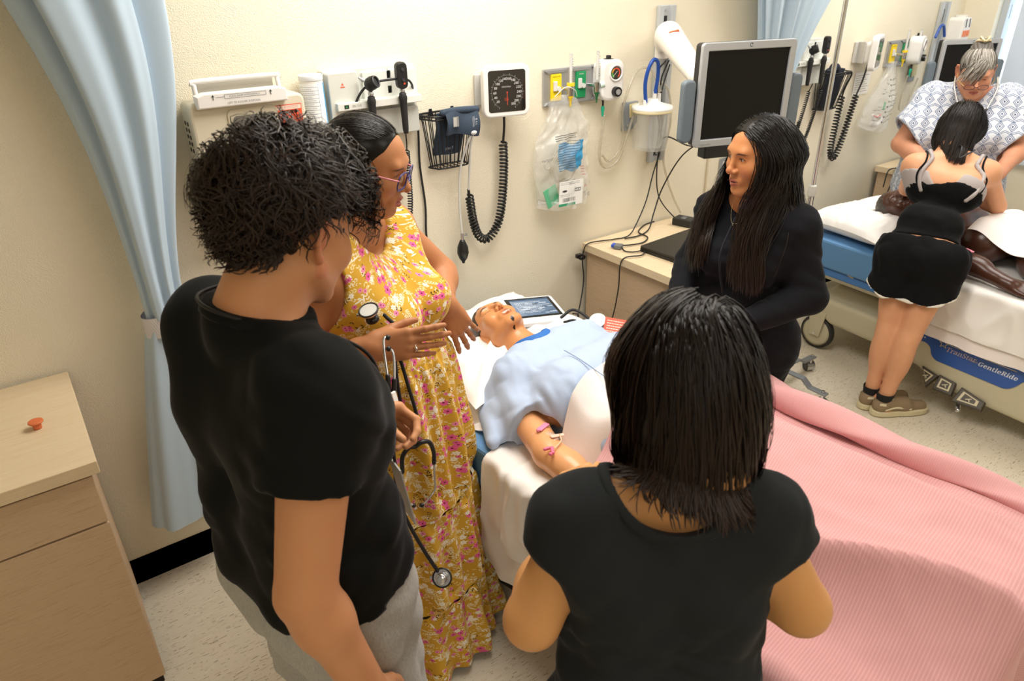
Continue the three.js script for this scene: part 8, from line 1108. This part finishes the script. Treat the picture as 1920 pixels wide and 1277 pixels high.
  for (const s of [-1, 1]) part('claw', [tube([[s * 0.005, 0.0, 0.03], [s * 0.028, -0.005, 0.0], [s * 0.03, -0.03, -0.03]], 0.006, 20), tube([[s * 0.01, 0.005, 0.03], [s * 0.02, 0.015, 0.01], [s * 0.012, 0.0, -0.02]], 0.005, 16)], clip, cg);
  const gl = new THREE.Group(); gl.name = 'glasses'; gl.applyMatrix4(hm.clone().multiply(eul([0, -0.012, 0.012], [0.12, 0, 0]))); t.add(gl);
  for (const s of [-1, 1]) { const P = []; for (let i = 0; i < 20; i++) { const a = (i / 20) * 6.2832; P.push([s * 0.032 + Math.cos(a) * 0.0245, Math.sin(a) * 0.0155, 0.103 - Math.abs(s * 0.032 + Math.cos(a) * 0.0245) * 0.12]); } part('rim', tube(P, 0.0017, 60, 8, true), M('#4a2a30', 0.3), gl); part('temple', tube([[s * 0.057, 0.004, 0.096], [s * 0.082, 0.006, 0.05], [s * 0.086, 0.008, -0.01]], 0.0016, 30), M('#d8b878', 0.2, { metalness: 0.8 }), gl); part('lens', xf(new THREE.CircleGeometry(0.02, 24), [s * 0.032, 0, 0.0995], null, [1.15, 0.72, 1]), clearMat, gl); }
  part('bridge', tube([[-0.008, 0.003, 0.102], [0, 0.006, 0.106], [0.008, 0.003, 0.102]], 0.0016), M('#4a2a30', 0.3), gl);
  const sg = new THREE.Group(); sg.name = 'stethoscope_collar'; t.add(sg);
  for (const s of [-1, 1]) { part('ear_tube', tube([[s * 0.1, 1.45, 0.03], [s * 0.1, 1.4, 0.1], [s * 0.075, 1.33, 0.155], [s * 0.062, 1.3, 0.18]], 0.005, 30), M('#d5d3cd', 0.25, { metalness: 0.6 }), sg); part('sleeve', tube([[s * 0.064, 1.305, 0.176], [s * 0.05, 1.27, 0.2], [s * 0.035, 1.24, 0.215]], 0.0065, 20), M('#151516', 0.4), sg); }
}
// far side rail end of the far bed, and a dark stand against the window wall
{ const t = thing('bed_side_panel', 'blue-edged raised side panel on the far side of the far bed', 'bed panel', at(B2, 0.45, 0, 1.05), B2.a); part('panel', box(0.03, 0.5, 0.5, [0, 0.62, 0], [0, 0, 0], 0.012), M('#c5c8c6', 0.4), t); part('blue_edge', tube([[0, 0.4, -0.26], [0, 0.86, -0.26], [0, 0.88, -0.24], [0, 0.88, 0.24], [0, 0.86, 0.26], [0, 0.4, 0.26]], 0.018, 60), M('#6f9fd0', 0.45), t); }
renderer.render(scene, camera);
